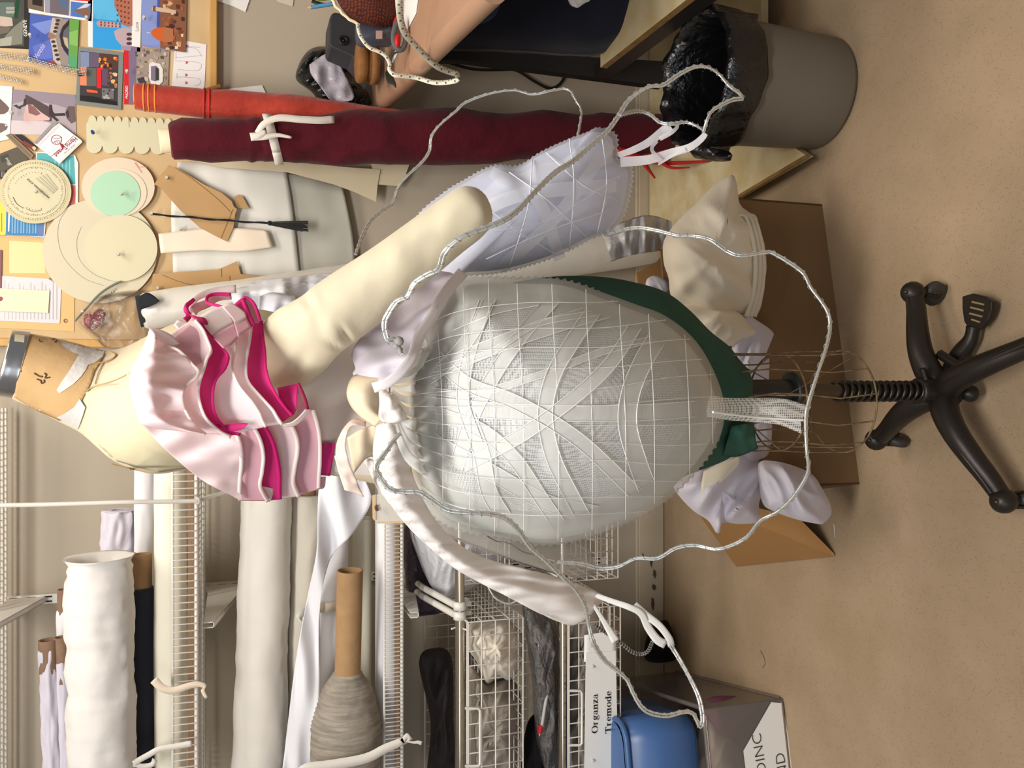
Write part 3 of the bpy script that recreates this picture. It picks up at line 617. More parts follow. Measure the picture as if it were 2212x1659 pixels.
# ================================================================ pinboard and the papers on the wall
BD = 2.428
def cork_mat():
    m = mat('cork', (206, 170, 120), 0.9, bump=(120, 0.25, 0.002)); nt = m.node_tree; N = nt.nodes; L = nt.links
    tc = N['Texture Coordinate']; n = N.new('ShaderNodeTexNoise'); n.inputs['Scale'].default_value = 5; n.inputs['Detail'].default_value = 8; L.new(tc.outputs['Object'], n.inputs['Vector'])
    r = N.new('ShaderNodeValToRGB'); r.color_ramp.elements[0].position = .3; r.color_ramp.elements[1].position = .7
    r.color_ramp.elements[0].color = lc((196, 164, 120)); r.color_ramp.elements[1].color = lc((214, 186, 144)); L.new(n.outputs['Fac'], r.inputs['Fac']); L.new(r.outputs['Color'], N['Principled BSDF'].inputs['Base Color']); return m
m_cork = cork_mat(); m_pine = mat('pine_frame', (206, 160, 92), 0.5, var=(6, 0.12), stretch=(1, 1, 12), coat=0.2)
a = P(452, 0, BD); lft = P(150, 733, BD).x; zb = a.z
t = thing('pinboard', (0.4, BD, zb), 'big cork pinboard in a pine frame covered with postcards and paper patterns', 'pinboard')
MB().box((lft, BD, zb), (1.25, WALL - 0.001, 2.25), m_cork).build('cork_sheet', t)
fw = 0.02
for nm, lo, hi in (('frame_rail', (lft - fw, BD - 0.010, zb - fw), (1.27, WALL - 0.001, zb)), ('frame_rail', (lft - fw, BD - 0.010, 2.25), (1.27, WALL - 0.001, 2.27)),
                   ('frame_rail', (lft - fw, BD - 0.010, zb), (lft, WALL - 0.001, 2.25)), ('frame_rail', (1.25, BD - 0.010, zb), (1.27, WALL - 0.001, 2.25))):
    MB().box(lo, hi, m_pine).build(nm, t, bevel=0.003)
LV = [0]
def card(name, label, outline, base, layers=(), level=1, cat='postcard', group=None, words=(), extra=None, th=0.0007, mt=None):
    """outline and layers in photo points; level = how many sheets deep it lies on the board"""
    D = BD - 0.0016 * level; b = MB(); b.poly(withD(outline, D), mt or paint(base), th)
    k = 0
    for poly, c in layers:
        k += 1; m = c if not isinstance(c, tuple) else paint(c, 0.5); b.poly(withD(poly, D - 0.0001 - 0.00003 * k), m, 0.00003)
    D2 = D - 0.00025 - 0.00003 * k
    for (s, x, y, size, c, ang, *o) in words:
        ca, sa = math.cos(ang), math.sin(ang)
        b.text(s, P(x, y, D2), (ca, 0, sa), (-sa, 0, ca), size, paint(c), 0.0, bold=o[0] if o else 0.0, slant=o[1] if len(o) > 1 else 0.0, xs=o[2] if len(o) > 2 else 1.0)
    if extra: extra(b, D2)
    return b.build(name, None, label, cat, group)
def q(x0, y0, x1, y1, w=3): return [(x0, y0), (x1, y0), (x1, y1), (x0, y1)]
def blobs(n, x0, y0, x1, y1, cols, s0, s1, seed):
    rnd = random.Random(seed); out = []
    for i in range(n):
        x, y, w, h_ = rnd.uniform(x0, x1), rnd.uniform(y0, y1), rnd.uniform(s0, s1), rnd.uniform(s0, s1); k = rnd.choice(cols)
        out.append(([(x - w / 2, y - h_ / 3), (x, y - h_ / 2), (x + w / 2, y - h_ / 4), (x + w / 2.4, y + h_ / 2), (x - w / 3, y + h_ / 2.2)], k))
    return [(([(min(max(px_, x0), x1), min(max(py_, y0), y1)) for px_, py_ in p]), c) for p, c in out]
card('postcard', 'dark postcard with misty grey views and white capitals at its edge', [(-70, -60), (68, -60), (62, 106), (-70, 100)], (44, 42, 38),
     [(q(-60, -50, 52, 100), (74, 76, 70)), ([(0, 5), (30, 5), (34, 36), (0, 38)], (96, 112, 106)), ([(0, 35), (26, 38), (28, 56), (0, 58)], (196, 176, 162)), ([(34, 0), (43, 0), (38, 40), (30, 38)], (28, 70, 48)),
      ([(28, 60), (50, 42), (48, 95), (22, 98), (10, 80)], (128, 128, 116)), ([(0, 56), (24, 58), (18, 70), (0, 74)], (112, 100, 90)), ([(0, 84), (26, 78), (24, 98), (0, 100)], (168, 164, 150)), ([(13, 15), (32, 15), (31, 21), (13, 21)], (158, 158, 146)), ([(13, 23), (32, 23), (31, 29), (13, 29)], (166, 164, 152))], 1,
     words=[('GENEVE', 59, 79, 0.0115, (230, 228, 220), 0.05, 0.01)])
card('postcard', 'many-view postcard with a white border above the stone bridge card', [(60, -60), (201, -60), (198, 46), (62, 27)], (238, 230, 220),
     [([(60, -50), (95, -50), (95, 26), (60, 18)], (112, 98, 86)), ([(68, -50), (92, -50), (92, 14), (70, 10)], (44, 34, 30)), ([(95, -50), (152, -50), (150, 34), (97, 27)], (150, 150, 170)), ([(108, -20), (150, -20), (148, 33), (108, 28)], (110, 100, 108)), ([(122, -20), (140, -20), (146, 22), (130, 12)], (84, 108, 140)), ([(152, -50), (196, -50), (194, 3), (152, 0)], (200, 40, 44)), ([(153, 3), (196, 8), (194, 40), (152, 35)], (74, 118, 190)), ([(158, 22), (172, 18), (184, 15), (196, 20), (194, 40), (166, 28)], (126, 96, 84)), ([(166, 20), (184, 8), (196, 9), (188, 16)], (206, 204, 208))], 2)
def arches(b, D):
    for i in range(9):
        x, y = (126 - i * 2.0, 44 + i * 8) if i < 4 else (116 + (i - 4) * 2.6, 90 + (i - 4) * 9.5)
        b.poly([P(x + 4.6 * math.cos(a) - 1, y + 3.2 * math.sin(a), D) for a in [R(k * 30) for k in range(12)]], paint((66, 54, 46)), 0.00003)
    return
    pts = cr([(72, 131), (78, 124), (74, 116), (82, 121), (84, 116), (86, 112), (83, 108), (90, 109), (89, 103), (92, 99), (90, 95), (97, 97), (92, 90)], 50)
    b.tube([P(p[0], p[1], D - .0002) for p in pts], 0.0004, paint((226, 226, 236)), 4)
card('postcard', 'postcard of a white arched stone bridge under a deep blue sky', [(65, 29), (171, 43), (166, 149), (61, 132)], (74, 96, 178),
     [([(68, 52), (112, 42), (112, 66), (98, 74), (90, 70)], (120, 140, 206)), ([(70, 100), (110, 84), (113, 125), (80, 130)], (98, 112, 192)), ([(113, 38), (134, 39), (125, 70), (128, 84), (150, 144), (116, 140), (113, 110), (108, 84), (104, 78), (108, 68)], (190, 178, 168)),
      ([(118, 38), (149, 42), (132, 62), (128, 78), (134, 104), (148, 122), (147, 144), (132, 142), (124, 100), (120, 80), (124, 62)], (150, 136, 128)), ([(150, 42), (136, 56), (129, 76), (133, 100), (147, 120)], (52, 44, 38)), ([(149, 54), (138, 66), (135, 80), (139, 96), (148, 108)], (96, 96, 104)), ([(136, 80), (146, 82), (148, 106), (140, 96)], (188, 172, 140)),
      ([(103, 74), (110, 70), (121, 76), (121, 82), (109, 85), (104, 80)], (150, 116, 104)), ([(150, 41), (171, 43), (166, 149), (148, 146)], (104, 158, 76)), ([(150, 70), (168, 64), (168, 100), (150, 96)], (132, 182, 96)), ([(149, 124), (166, 118), (166, 148), (148, 146)], (84, 160, 110)), ([(100, 134), (116, 130), (126, 142), (104, 139)], (150, 76, 64))], 3, extra=arches, words=[('Venezia', 80, 129, 0.0165, (226, 226, 236), R(-27), -0.01, 0.35, 0.8)])
def lucca(b, D):
    for r_, x0, y0, dx, dy, n, m_ in ((0, 252, 8, 0, 9, 0, 0),):
        pass
    for i in range(6):
        for k in range(2): b.poly(withD(q(217 + i * 8, 46 + k * 6 + i * .8, 220 + i * 8, 50 + k * 6 + i * .8), D), paint((96, 72, 70)), 0.00003)
    for i in range(5):
        for k in range(4): b.poly(withD(q(252 + k * 8, -2 + i * 11 + k * 2, 255.5 + k * 8, 2 + i * 11 + k * 2), D), paint((104, 58, 44)), 0.00003)
    for i in range(3):
        b.poly([P(279 + 6 * math.cos(a), 74 + i * 10 - 3.5 * math.sin(a), D) for a in [R(j * 30) for j in range(12)]], paint((70, 52, 54)), 0.00003)
card('postcard', 'white-edged postcard of a round brick bell tower against bright blue sky', [(190, -60), (307, -60), (303, 112), (190, 101)], (236, 230, 226),
     [([(201, -60), (286, -60), (284, 110), (200, 103)], (92, 182, 226)), ([(201, 40), (262, 46), (262, 108), (201, 103)], (52, 154, 220)), ([(248, -60), (286, -60), (286, 56), (276, 58), (262, 52), (258, 36), (247, 12)], (176, 108, 86)), ([(208, 49), (214, 44), (258, 50), (260, 61), (212, 57)], (196, 154, 148)), ([(246, 68), (256, 62), (272, 60), (284, 62), (284, 100), (262, 98), (250, 84)], (184, 162, 170)), ([(262, 98), (284, 100), (283, 110), (264, 108)], (160, 140, 160))], 2,
     words=[('Lucca', 299, 68, 0.0105, (70, 66, 66), 0.03)], extra=lucca)
def duomo(b, D):
    b.poly(withD([(317, 70), (326, 70.6), (326, 71.6), (317, 72)], D), paint((230, 226, 220)), .00003)
card('postcard', 'postcard of an orange cathedral dome over old town roofs', [(306, -60), (404, -60), (401, 113), (305, 99)], (128, 140, 198),
     [([(306, -60), (346, -60), (344, 98), (305, 96)], (134, 150, 206)), ([(340, 0), (354, -10), (356, 60), (348, 92), (338, 70)], (78, 86, 158)), ([(346, -60), (404, -60), (401, 113), (346, 104)], (136, 88, 62))] + blobs(44, 350, 0, 400, 108, [(192, 150, 112), (120, 66, 46), (86, 52, 44), (214, 180, 142), (158, 92, 62), (70, 44, 40), (226, 206, 180)], 5, 13, 3) +
     [([(328, 14), (352, 17), (380, 22), (380, 30), (350, 26), (328, 22)], (206, 180, 152)), ([(325, 70), (330, 64), (340, 59), (352, 60), (352, 90), (340, 86), (330, 78)], (204, 96, 42)), ([(352, 58), (374, 62), (374, 90), (352, 92)], (176, 110, 72)), ([(330, 13), (336, 12), (336, 25), (330, 24)], (120, 86, 66))], 4, extra=duomo)
m_gframe = (126, 130, 128)
card('postcard', 'grey-bordered postcard of a wet night street with a red bus and orange lights', [(170, 101), (267, 113), (262, 237), (163, 225)], m_gframe,
     [([(174, 110), (256, 119), (254, 228), (172, 218)], (62, 56, 60)), ([(174, 112), (192, 113), (192, 145), (174, 145)], (124, 140, 170)), ([(192, 113), (215, 115), (214, 145), (192, 145)], (100, 88, 108)), ([(173, 145), (187, 145), (187, 185), (173, 184)], (230, 134, 100)), ([(187, 146), (208, 147), (208, 186), (187, 186)], (92, 96, 92)), ([(215, 115), (256, 119), (255, 150), (216, 150)], (84, 56, 50))] +
     blobs(16, 213, 116, 254, 150, [(222, 120, 40), (240, 160, 60), (60, 40, 40), (200, 90, 50), (40, 36, 40)], 4, 9, 5) + [([(209, 146), (219, 147), (219, 191), (209, 190)], (222, 32, 36)), ([(220, 148), (234, 150), (232, 186), (220, 184)], (98, 74, 98))] + blobs(14, 232, 150, 254, 190, [(236, 176, 110), (170, 110, 80), (96, 70, 66), (230, 200, 170), (50, 44, 46)], 4, 10, 6) +
     [([(187, 193), (210, 196), (212, 201), (188, 199)], (232, 100, 36)), ([(173, 216), (173, 206), (200, 208), (252, 220), (254, 228)], (30, 30, 30)), ([(220, 190), (246, 192), (246, 214), (220, 214)], (110, 108, 108))] + blobs(8, 222, 192, 246, 214, [(170, 168, 168), (60, 58, 60)], 3, 8, 8), 3)
card('postcard', 'postcard of a white oval stadium seen from above, with a red strip of capitals', [(268, 98), (366, 110), (361, 228), (267, 225)], (160, 144, 132),
     [([(278, 99), (296, 102), (292, 226), (278, 225)], (124, 108, 136)), ([(268, 98), (278, 99), (278, 225), (268, 225)], (206, 34, 40))] + blobs(60, 292, 106, 360, 200, [(178, 164, 148), (140, 122, 112), (104, 88, 84), (200, 184, 168), (88, 84, 66), (150, 134, 140)], 4, 10, 11) +
     [([(322, 138), (330, 134), (346, 138), (352, 150), (352, 176), (344, 184), (326, 180), (321, 165)], (226, 222, 216)), ([(326, 143), (338, 142), (344, 150), (344, 172), (336, 176), (326, 173)], (126, 112, 138)), ([(336, 145), (343, 148), (343, 174), (336, 173)], (56, 60, 50)), ([(296, 170), (310, 166), (316, 184), (304, 188)], (66, 60, 70))], 2,
     words=[('MADRID', 276.5, 213, 0.0088, (244, 236, 232), 0.0, 0.012)])
def judi(b, D):
    m = paint((176, 172, 176)); hm = paint((196, 84, 96))
    def st(p): b.tube([P(x, y, D) for x, y in cr(p, 16)], 0.0005, m, 4)
    st([(381, 166), (420, 168), (432, 172), (434, 178), (428, 184), (420, 184)]); st([(382, 158), (382, 170)])
    st([(384, 150), (420, 153), (432, 150), (435, 142), (430, 135), (384, 131)]); st([(378, 131), (390, 132)])
    st([(378, 125), (436, 120)]); st([(380, 128), (382, 108), (400, 102), (424, 106), (436, 122)]); st([(386, 100), (432, 102)])
    for x, y in ((403, 179), (403, 162), (404, 135), (405, 100)):
        b.poly([P(x + a, y + c, D) for a, c in ((3.5, 0), (-1, 3.4), (-3, 3), (-3.2, 1.2), (-1.8, 0), (-3.2, -1.2), (-3, -3), (-1, -3.4))], hm, .00003)
card('paper_note', 'white paper note with thin hand-drawn capitals and little red hearts', [(379, 84), (446, 96), (441, 202), (371, 188)], (232, 228, 228), (), 1, 'note', extra=judi)
card('photo_print', 'mauve photo print of a dark dress stand draped in pale pink', [(26, 193), (163, 205), (165, 292), (22, 290)], (172, 160, 166),
     [([(26, 193), (163, 205), (164, 240), (120, 226), (60, 216), (25, 225)], (146, 134, 146)), ([(22, 260), (100, 262), (150, 292), (22, 290)], (206, 194, 196)), ([(28, 228), (36, 226), (40, 230), (50, 226), (52, 214), (57, 210), (60, 216), (60, 226), (46, 232), (44, 236), (38, 234), (34, 231)], (62, 54, 56)),
      ([(54, 205), (60, 206), (105, 230), (112, 248), (112, 262), (96, 262), (70, 240), (58, 226)], (84, 70, 72)), ([(57, 226), (70, 226), (88, 242), (108, 255), (106, 260), (52, 262), (50, 254)], (214, 176, 172)), ([(60, 224), (74, 230), (88, 246), (78, 250), (62, 244)], (134, 96, 94)), ([(106, 226), (112, 226), (114, 240), (118, 245), (140, 244), (142, 250), (118, 251), (128, 260), (122, 262), (106, 248)], (58, 48, 52)),
      ([(142, 238), (148, 229), (162, 230), (164, 262), (154, 267), (144, 256)], (104, 88, 88)), ([(141, 242), (148, 238), (150, 254), (144, 254)], (62, 50, 52))], 1, 'photo')
card('paper_sheet', 'white sheet with two dark rounded leather shapes at the top edge of the picture', [(-60, 180), (27, 187), (21, 300), (-60, 320)], (236, 230, 224),
     [([(-60, 200), (0, 213), (12, 224), (20, 233), (18, 240), (10, 246), (-60, 256)], (112, 92, 88)), ([(-60, 262), (4, 266), (14, 268), (17, 274), (14, 280), (-4, 290), (-60, 300)], (116, 98, 92)), ([(11, 268.5), (15, 270), (13, 273), (10.5, 271.5)], (240, 236, 230))], 2, 'paper')
card('swing_tag', 'olive brown narrow cloth label slanting down left of the woven cloth label', [(12, 292), (22, 288), (73, 335), (66, 346)], (140, 120, 98), [([(16, 292), (21, 291), (68, 336), (64, 340)], (122, 104, 84))], 5, 'label', 'maker labels pinned together')
card('swing_tag', 'black and rust cloth label peeking out behind the woven cloth label', [(30, 290), (46, 290), (80, 318), (72, 327)], (50, 42, 46), [([(44, 308), (52, 304), (78, 318), (72, 326)], (120, 60, 50)), ([(68, 318), (74, 316), (79, 320), (74, 326)], (206, 186, 144))], 4, 'label', 'maker labels pinned together')
card('swing_tag', 'dark olive label with a swirly word beside the big printed dial', [(-10, 336), (38, 317), (62, 344), (20, 362), (6, 372), (-10, 364)], (92, 86, 74), [([(0, 338), (18, 332), (20, 346), (4, 352)], (66, 64, 58))], 3, 'label', 'maker labels pinned together', words=[('Blue', 26, 357, 0.012, (206, 200, 186), R(28), 0.0, 0.3)])
card('swing_tag', 'black label with pale lines behind the upper left of the printed dial', [(-10, 360), (12, 356), (14, 384), (-10, 388)], (62, 60, 62), [([(3, 362), (5, 362), (5, 382), (3, 382)], (150, 146, 146)), ([(8, 362), (9.5, 362), (9.5, 380), (8, 380)], (150, 146, 146))], 2, 'label')
def tweed(b, D):
    m = paint((140, 44, 56)); c = (122, 302); n = 28
    def uv(u, v): return (127 + 49 * u - 55 * v, 266 + 37 * u + 43 * v)     # u towards the right-lower edge
    for rr in (10.2,):
        b.tube([P(c[0] + rr * 1.12 * math.cos(2 * math.pi * i / n), c[1] + rr * math.sin(2 * math.pi * i / n), D) for i in range(n)], 0.0007, m, 4, closed=True)
    b.tube([P(x, y, D) for x, y in cr([(112, 297), (122, 300), (134, 296)], 8)], 0.0006, m, 4)
    b.tube([P(x, y, D) for x, y in cr([(114, 309), (122, 304), (133, 305)], 8)], 0.0005, m, 4)
    for dx in (-4, 0, 4): b.tube([P(122 + dx, 304, D), P(126 + dx * 1.6, 312, D)], 0.0005, m, 4)
    b.tube([P(159, 293, D), P(139, 313, D)], 0.0005, m, 4); b.tube([P(129, 322, D), P(109, 339, D)], 0.0005, m, 4)
    b.poly([P(x, y, D) for x, y in ((128, 309), (136, 311), (140, 318), (134, 320))], m, .00003)
    for i in range(8): b.box(P(88 + i * 3.3, 301 - i * 3.6, D) + Vector((-.001, -.0002, 0)), P(89.6 + i * 3.3, 299.6 - i * 3.6, D) + Vector((.001, 0, .001)), paint((110, 106, 108)))
card('cloth_label', 'white woven cloth label with dark red lettering and an orb emblem, turned like a diamond', [(127, 266), (176, 303), (126, 351), (72, 309)], (238, 230, 230),
     [([(115, 262), (124, 266), (80, 312), (72, 309)], (150, 146, 148)), ([(127, 268), (131, 271), (86, 316), (82, 312)], (214, 206, 210)), ([(126, 351), (176, 303), (178, 307), (129, 354)], (226, 212, 200))], 7, 'label', extra=tweed,
     words=[('HarrisTweed', 162, 295, 0.0150, (140, 34, 50), R(135), 0.014, 0.0, 0.86), ('HAND WOVEN', 161, 311, 0.0052, (120, 110, 112), R(135), 0.0, 0.0, 1.0)])
card('leaflet', 'teal leaflet with faint white lines and a coral corner behind the printed dial', [(78, 328), (122, 330), (162, 335), (169, 352), (168, 440), (150, 448), (80, 440)], (236, 230, 224),
     [([(80, 330), (122, 332), (160, 336), (163, 398), (80, 400)], (88, 170, 176)), ([(150, 400), (163, 400), (163, 440), (150, 444)], (226, 120, 112))] + [([(x, 345), (x + 1.4, 345), (x + 1.4, 395), (x, 396)], (160, 212, 210)) for x in (118, 126, 134, 142, 150)], 2, 'leaflet', 'leaflets under the dial')
card('leaflet', 'blue and yellow leaflet of printed advice sticking out left of the printed dial', [(-60, 430), (102, 442), (96, 513), (-60, 500)], (240, 236, 230),
     [([(-60, 430), (14, 436), (11, 508), (-60, 502)], (236, 208, 84)), ([(14, 440), (99, 446), (93, 511), (12, 507)], (66, 126, 176)), ([(80, 446), (99, 446), (94, 511), (82, 510)], (96, 124, 172)), ([(18, 455), (22, 455), (20, 500), (17, 500)], (214, 232, 244)), ([(3, 460), (4.5, 460), (4.5, 500), (3, 500)], (140, 118, 50))] +
     [([(x, 452 + (i % 3) * 6), (x + 1.6, 452 + (i % 3) * 6), (x + 1, 504), (x - .6, 504)], (160, 200, 224)) for i, x in enumerate((26, 32, 38, 45, 51, 58, 64, 71, 77))], 2, 'leaflet', 'leaflets under the dial')
def disc(cx, cy, rx, ry, n=64, wob=0, seed=0): return [(cx + rx * math.cos(2 * math.pi * i / n), cy + ry * math.sin(2 * math.pi * i / n)) for i in range(n)]
def dial(b, D):
    rnd = random.Random(2); g = paint((150, 144, 118))
    b.poly([P(x, y, D - 0.001) for x, y in disc(76, 413, 65, 58)], paint((210, 202, 170)), 0.001)
    for k, (rx, ry, n) in enumerate(((71, 63, 84), (60, 53, 96), (48, 42, 44))):
        for i in range(n):
            if k == 2 and not (8 < i < 16 or 24 < i < 36): continue
            a = 2 * math.pi * i / n; l = rnd.choice((1.5, 2.5, 4)); dd = D - (0.0022 if k else 0.0006)
            b.rod(P(76 + (rx - l) * math.cos(a), 413 + (ry - l) * math.sin(a), dd), P(76 + rx * math.cos(a), 413 + ry * math.sin(a), dd), 0.00045, g, 4)
    b.text('PROPORTIONAL SCALE', P(107, 426, D - 0.0022), (math.cos(R(48)), 0, math.sin(R(48))), (-math.sin(R(48)), 0, math.cos(R(48))), 0.0062, paint((96, 92, 74)), 0.0, bold=0.02)
    for i in range(4): b.poly(withD([(76 + i * 7, 386 + 0 - i * 3), (79 + i * 7, 384 - i * 3), (116 + i * 3, 416 - i * 3), (114 + i * 3, 419 - i * 3)], D - 0.0022), paint((190, 184, 158)), .00003)
    b.tube([P(x, y, D - .0022) for x, y in cr([(28, 426), (36, 440), (50, 450)], 8)], 0.0006, paint((110, 104, 84)), 4)
    b.tube([P(x, y, D - .0022) for x, y in cr([(58, 452), (72, 457), (88, 454)], 8)], 0.0009, paint((176, 170, 142)), 4)
card('card_dial', 'round cream printed scale dial with a smaller dial on top', disc(76, 414, 78, 69), (204, 194, 158), (), 8, 'dial', extra=dial, th=0.001)
card('paper_circle', 'wide pale peach paper circle under the mint green one', disc(255, 404, 79, 64), (222, 206, 182), [([(290, 352), (294, 350), (308, 372), (306, 374)], (224, 140, 132)), ([(296, 360), (316, 360), (316, 361.5), (296, 361.5)], (216, 134, 130))], 8, 'paper circle', 'paper pattern circles')
card('paper_circle', 'pale peach paper circle just showing round the mint green one', disc(257, 416, 60, 52), (224, 210, 184), (), 9, 'paper circle', 'paper pattern circles')
card('paper_circle', 'mint green paper circle pinned through its middle', disc(249, 418, 54, 49), (176, 214, 184), (), 10, 'paper circle', 'paper pattern circles')
def scribble(b, D):
    m = paint((120, 116, 106))
    for pts in ([(146, 450), (128, 480), (126, 520), (140, 560), (180, 600), (225, 617)], [(176, 490), (166, 520), (172, 560), (200, 590), (236, 606)]):
        b.tube([P(x, y, D) for x, y in cr(pts, 30)], 0.0004, m, 4)
    pts = [(222, 645), (228, 638), (229, 644), (232, 636), (234, 641), (236, 634), (239, 639), (241, 630), (243, 635), (246, 627), (247, 632), (250, 623), (253, 627)]
    b.tube([P(x, y, D) for x, y in cr(pts, 50)], 0.0004, paint((104, 104, 92)), 4)
card('paper_circle', 'largest cream paper circle with pencil arcs and a scribbled word', disc(216, 542, 124, 113), (212, 202, 176), (), 7, 'paper circle', 'paper pattern circles', extra=scribble)
card('paper_circle', 'smaller cream paper circle pinned on top of the largest one', disc(261, 536, 79, 72), (216, 207, 176), (), 11, 'paper circle', 'paper pattern circles')
card('manila_folder', 'manila yellow folder at the lower left corner of the pinboard', [(-60, 512), (98, 518), (162, 560), (160, 716), (-60, 706)], (218, 182, 124), [([(20, 520), (92, 524), (98, 590), (20, 590)], (240, 212, 158)), (disc(142, 693, 5, 4.5, 12), (120, 84, 56)), (disc(143, 693, 3, 2.4, 12), (206, 150, 90))], 1, 'folder')
lines = [([(x, 605 + (i * 7) % 22), (x + 1.2, 605 + (i * 7) % 22), (x + 1, 690), (x - .4, 690)], (178, 170, 168)) for i, x in enumerate(range(10, 126, 8))]
card('printed_sheet', 'bluish white printed list lying on the manila folder', [(-60, 592), (133, 604), (129, 699), (-60, 690)], (216, 212, 214), lines, 2, 'paper')
card('paper_slip', 'cream paper slip with a small plum rosette on the printed list', [(-60, 620), (107, 628), (104, 676), (-60, 670)], (240, 220, 190), [([(-10, 640), (4, 641), (7, 645), (4, 650), (-10, 652)], (150, 74, 84))], 4, 'paper')
card('photo_print', 'plum coloured photo edge at the very left end of the manila folder', [(-60, 538), (4, 540), (3, 622), (-60, 618)], (136, 92, 100), (), 3, 'photo')
b = MB(); D = BD - 0.006; mr = mat('blue_grey_plastic', (104, 130, 140), 0.3)
b.tube([P(x, y, D) for x, y in ((135, 618), (106, 602), (120, 592))], 0.0022, mr, 6); b.poly(withD([(113, 601), (120, 598), (124, 605), (116, 604)], D), paint((200, 50, 56)), 0.001)
b.build('set_square', None, 'corner of a blue edged plastic set square with a red mark', 'set square')
b = MB(); b.tube([P(x, y, BD - 0.022) for x, y in cr([(162, 694), (185, 668), (212, 638), (240, 618), (262, 608)], 16)], [0.0022, 0.0026, 0.003], mat('grey_green_stem', (112, 120, 110), 0.5), 8)
b.build('bent_rod', None, 'grey green bent stem pinned across the largest paper circle', 'stem')
# scalloped card
top = []; x = 190
for i in range(15):
    rx = 9.2; 
    for k in range(7): a = math.pi - math.pi * k / 6; top.append((x + rx + rx * .97 * math.cos(a), 262 + i * .7 - 13 * math.sin(a)))
    x += 18.2
bot = []; xs_ = 462
for i in range(8):
    for k in range(9): a = math.pi * k / 8; bot.append((xs_ - 17.2 + 16.8 * math.cos(a), 317 + (i - 4) * -.6 + 16 * math.sin(a)))
    xs_ -= 34.5
card('scalloped_card', 'cream scalloped card template held by a blue pin', [(186, 268)] + top + bot + [(187, 300)], (212, 206, 174), [([(277, 256), (278, 256), (280, 275), (278.5, 275)], (150, 130, 90))], 3, 'card template')
# loose papers and patterns
m_tissue = mat('white_pattern_paper', (222, 220, 212), 0.8, bump=(9, 0.3, 0.006)); m_trace = mat('tracing_paper', (200, 198, 186), 0.6, bump=(8, 0.4, 0.006), trans=0.2); m_kraft = mat('kraft_paper', (192, 154, 106), 0.7, bump=(12, 0.4, 0.005), var=(8, 0.1))
m_beigecard = mat('beige_card', (212, 198, 168), 0.75, bump=(9, 0.15, 0.004))
def sheet(name, label, r1, r2, m, off, cat='paper', group=None, wr=0.006, mid=None, nu=26, nv=10, straight=True):
    b = MB(); b.grid(loft([r1] + ([mid] if mid else []) + [r2], nu, nv, D=BD - off, wr=(wr, 0.02, 1), straight=straight), m)
    return b.build(name, None, label, cat, group, solid=0.0006)
sheet('pattern_paper', 'large white pattern paper hanging over the lower edge of the pinboard', [(384, 350), (500, 352), (618, 368)], [(374, 590), (500, 600), (648, 602)], m_tissue, 0.018, group='hanging pattern papers', mid=[(370, 440), (500, 452), (632, 455)])
sheet('pattern_paper', 'greyish tracing paper hanging furthest down on the wall', [(600, 372), (680, 385), (740, 402)], [(600, 640), (700, 640), (768, 600)], m_trace, 0.008, group='hanging pattern papers', mid=[(600, 500), (680, 500), (762, 510)])
b = MB(); b.poly(withD([(405, 344), (560, 342), (652, 352), (760, 362), (822, 366), (816, 396), (812, 436), (764, 414), (720, 398), (620, 372), (480, 362)], BD - 0.026), m_beigecard, 0.0012)
b.build('pattern_card', None, 'long beige card pattern piece half hidden by the burgundy roll', 'card pattern', 'beige card patterns')
b = MB(); b.poly(withD([(800, 352), (884, 356), (876, 378), (858, 402), (812, 398), (808, 372)], BD - 0.022), m_beigecard, 0.0012)
b.build('pattern_card', None, 'small beige card pattern tip at the far end of the long one', 'card pattern', 'beige card patterns')
b = MB(); b.poly(withD([(366, 356), (384, 364), (440, 398), (478, 416), (500, 434), (505, 446), (512, 452), (508, 462), (504, 492), (490, 522), (470, 512), (432, 492), (390, 455), (345, 404), (333, 398), (345, 380)], BD - 0.040), m_kraft, 0.001)
b.poly(withD([(505, 426), (516, 420), (524, 424), (538, 450), (512, 450)], BD - 0.027), m_kraft, 0.001)
for pts in ([(378, 362), (420, 390), (470, 430), (500, 460)], [(477, 515), (503, 452)]): b.tube([P(x, y, BD - 0.0412) for x, y in cr(pts, 12)], 0.0005, paint((140, 98, 56)), 4)
b.build('kraft_pattern', None, 'brown kraft paper pattern folded and pinned below the cream scallops', 'paper pattern', 'kraft paper patterns')
b = MB(); b.poly(withD([(330, 592), (360, 590), (470, 582), (490, 574), (512, 564), (520, 592), (576, 597), (580, 612), (500, 650), (360, 660), (326, 640)], BD - 0.030), m_kraft, 0.001)
for pts in ([(350, 594), (400, 612), (470, 622)], [(496, 596), (496, 628)], [(478, 580), (478, 598)]): b.tube([P(x, y, BD - 0.0312) for x, y in cr(pts, 8)], 0.0005, paint((140, 98, 56)), 4)
b.build('kraft_pattern', None, 'brown kraft paper pattern behind the satin roll', 'paper pattern', 'kraft paper patterns')
sheet('paper_strip', 'peach tinted paper strip pinned below the black tassel', [(342, 505), (440, 494), (520, 493), (578, 498)], [(347, 547), (440, 541), (520, 543), (590, 534)], mat('peach_paper', (238, 222, 202), 0.75, bump=(7, 0.2, 0.004)), 0.034, wr=0.004, straight=False)
b = MB(); b.poly(withD([(452, -40), (552, -40), (530, 26), (505, 14), (470, 2)], WALL - 0.004), m_paper, 0.0006); b.build('paper_sheet', None, 'white paper corner taped to the wall near the top right', 'paper', 'white papers on the wall')
b = MB(); b.poly(withD([(560, -40), (640, -40), (632, 14), (600, 4)], WALL - 0.003), mat('greyed_paper', (206, 196, 178), 0.8), 0.0006); b.build('paper_sheet', None, 'beige paper corner on the wall beside the blue pencil', 'paper', 'white papers on the wall')
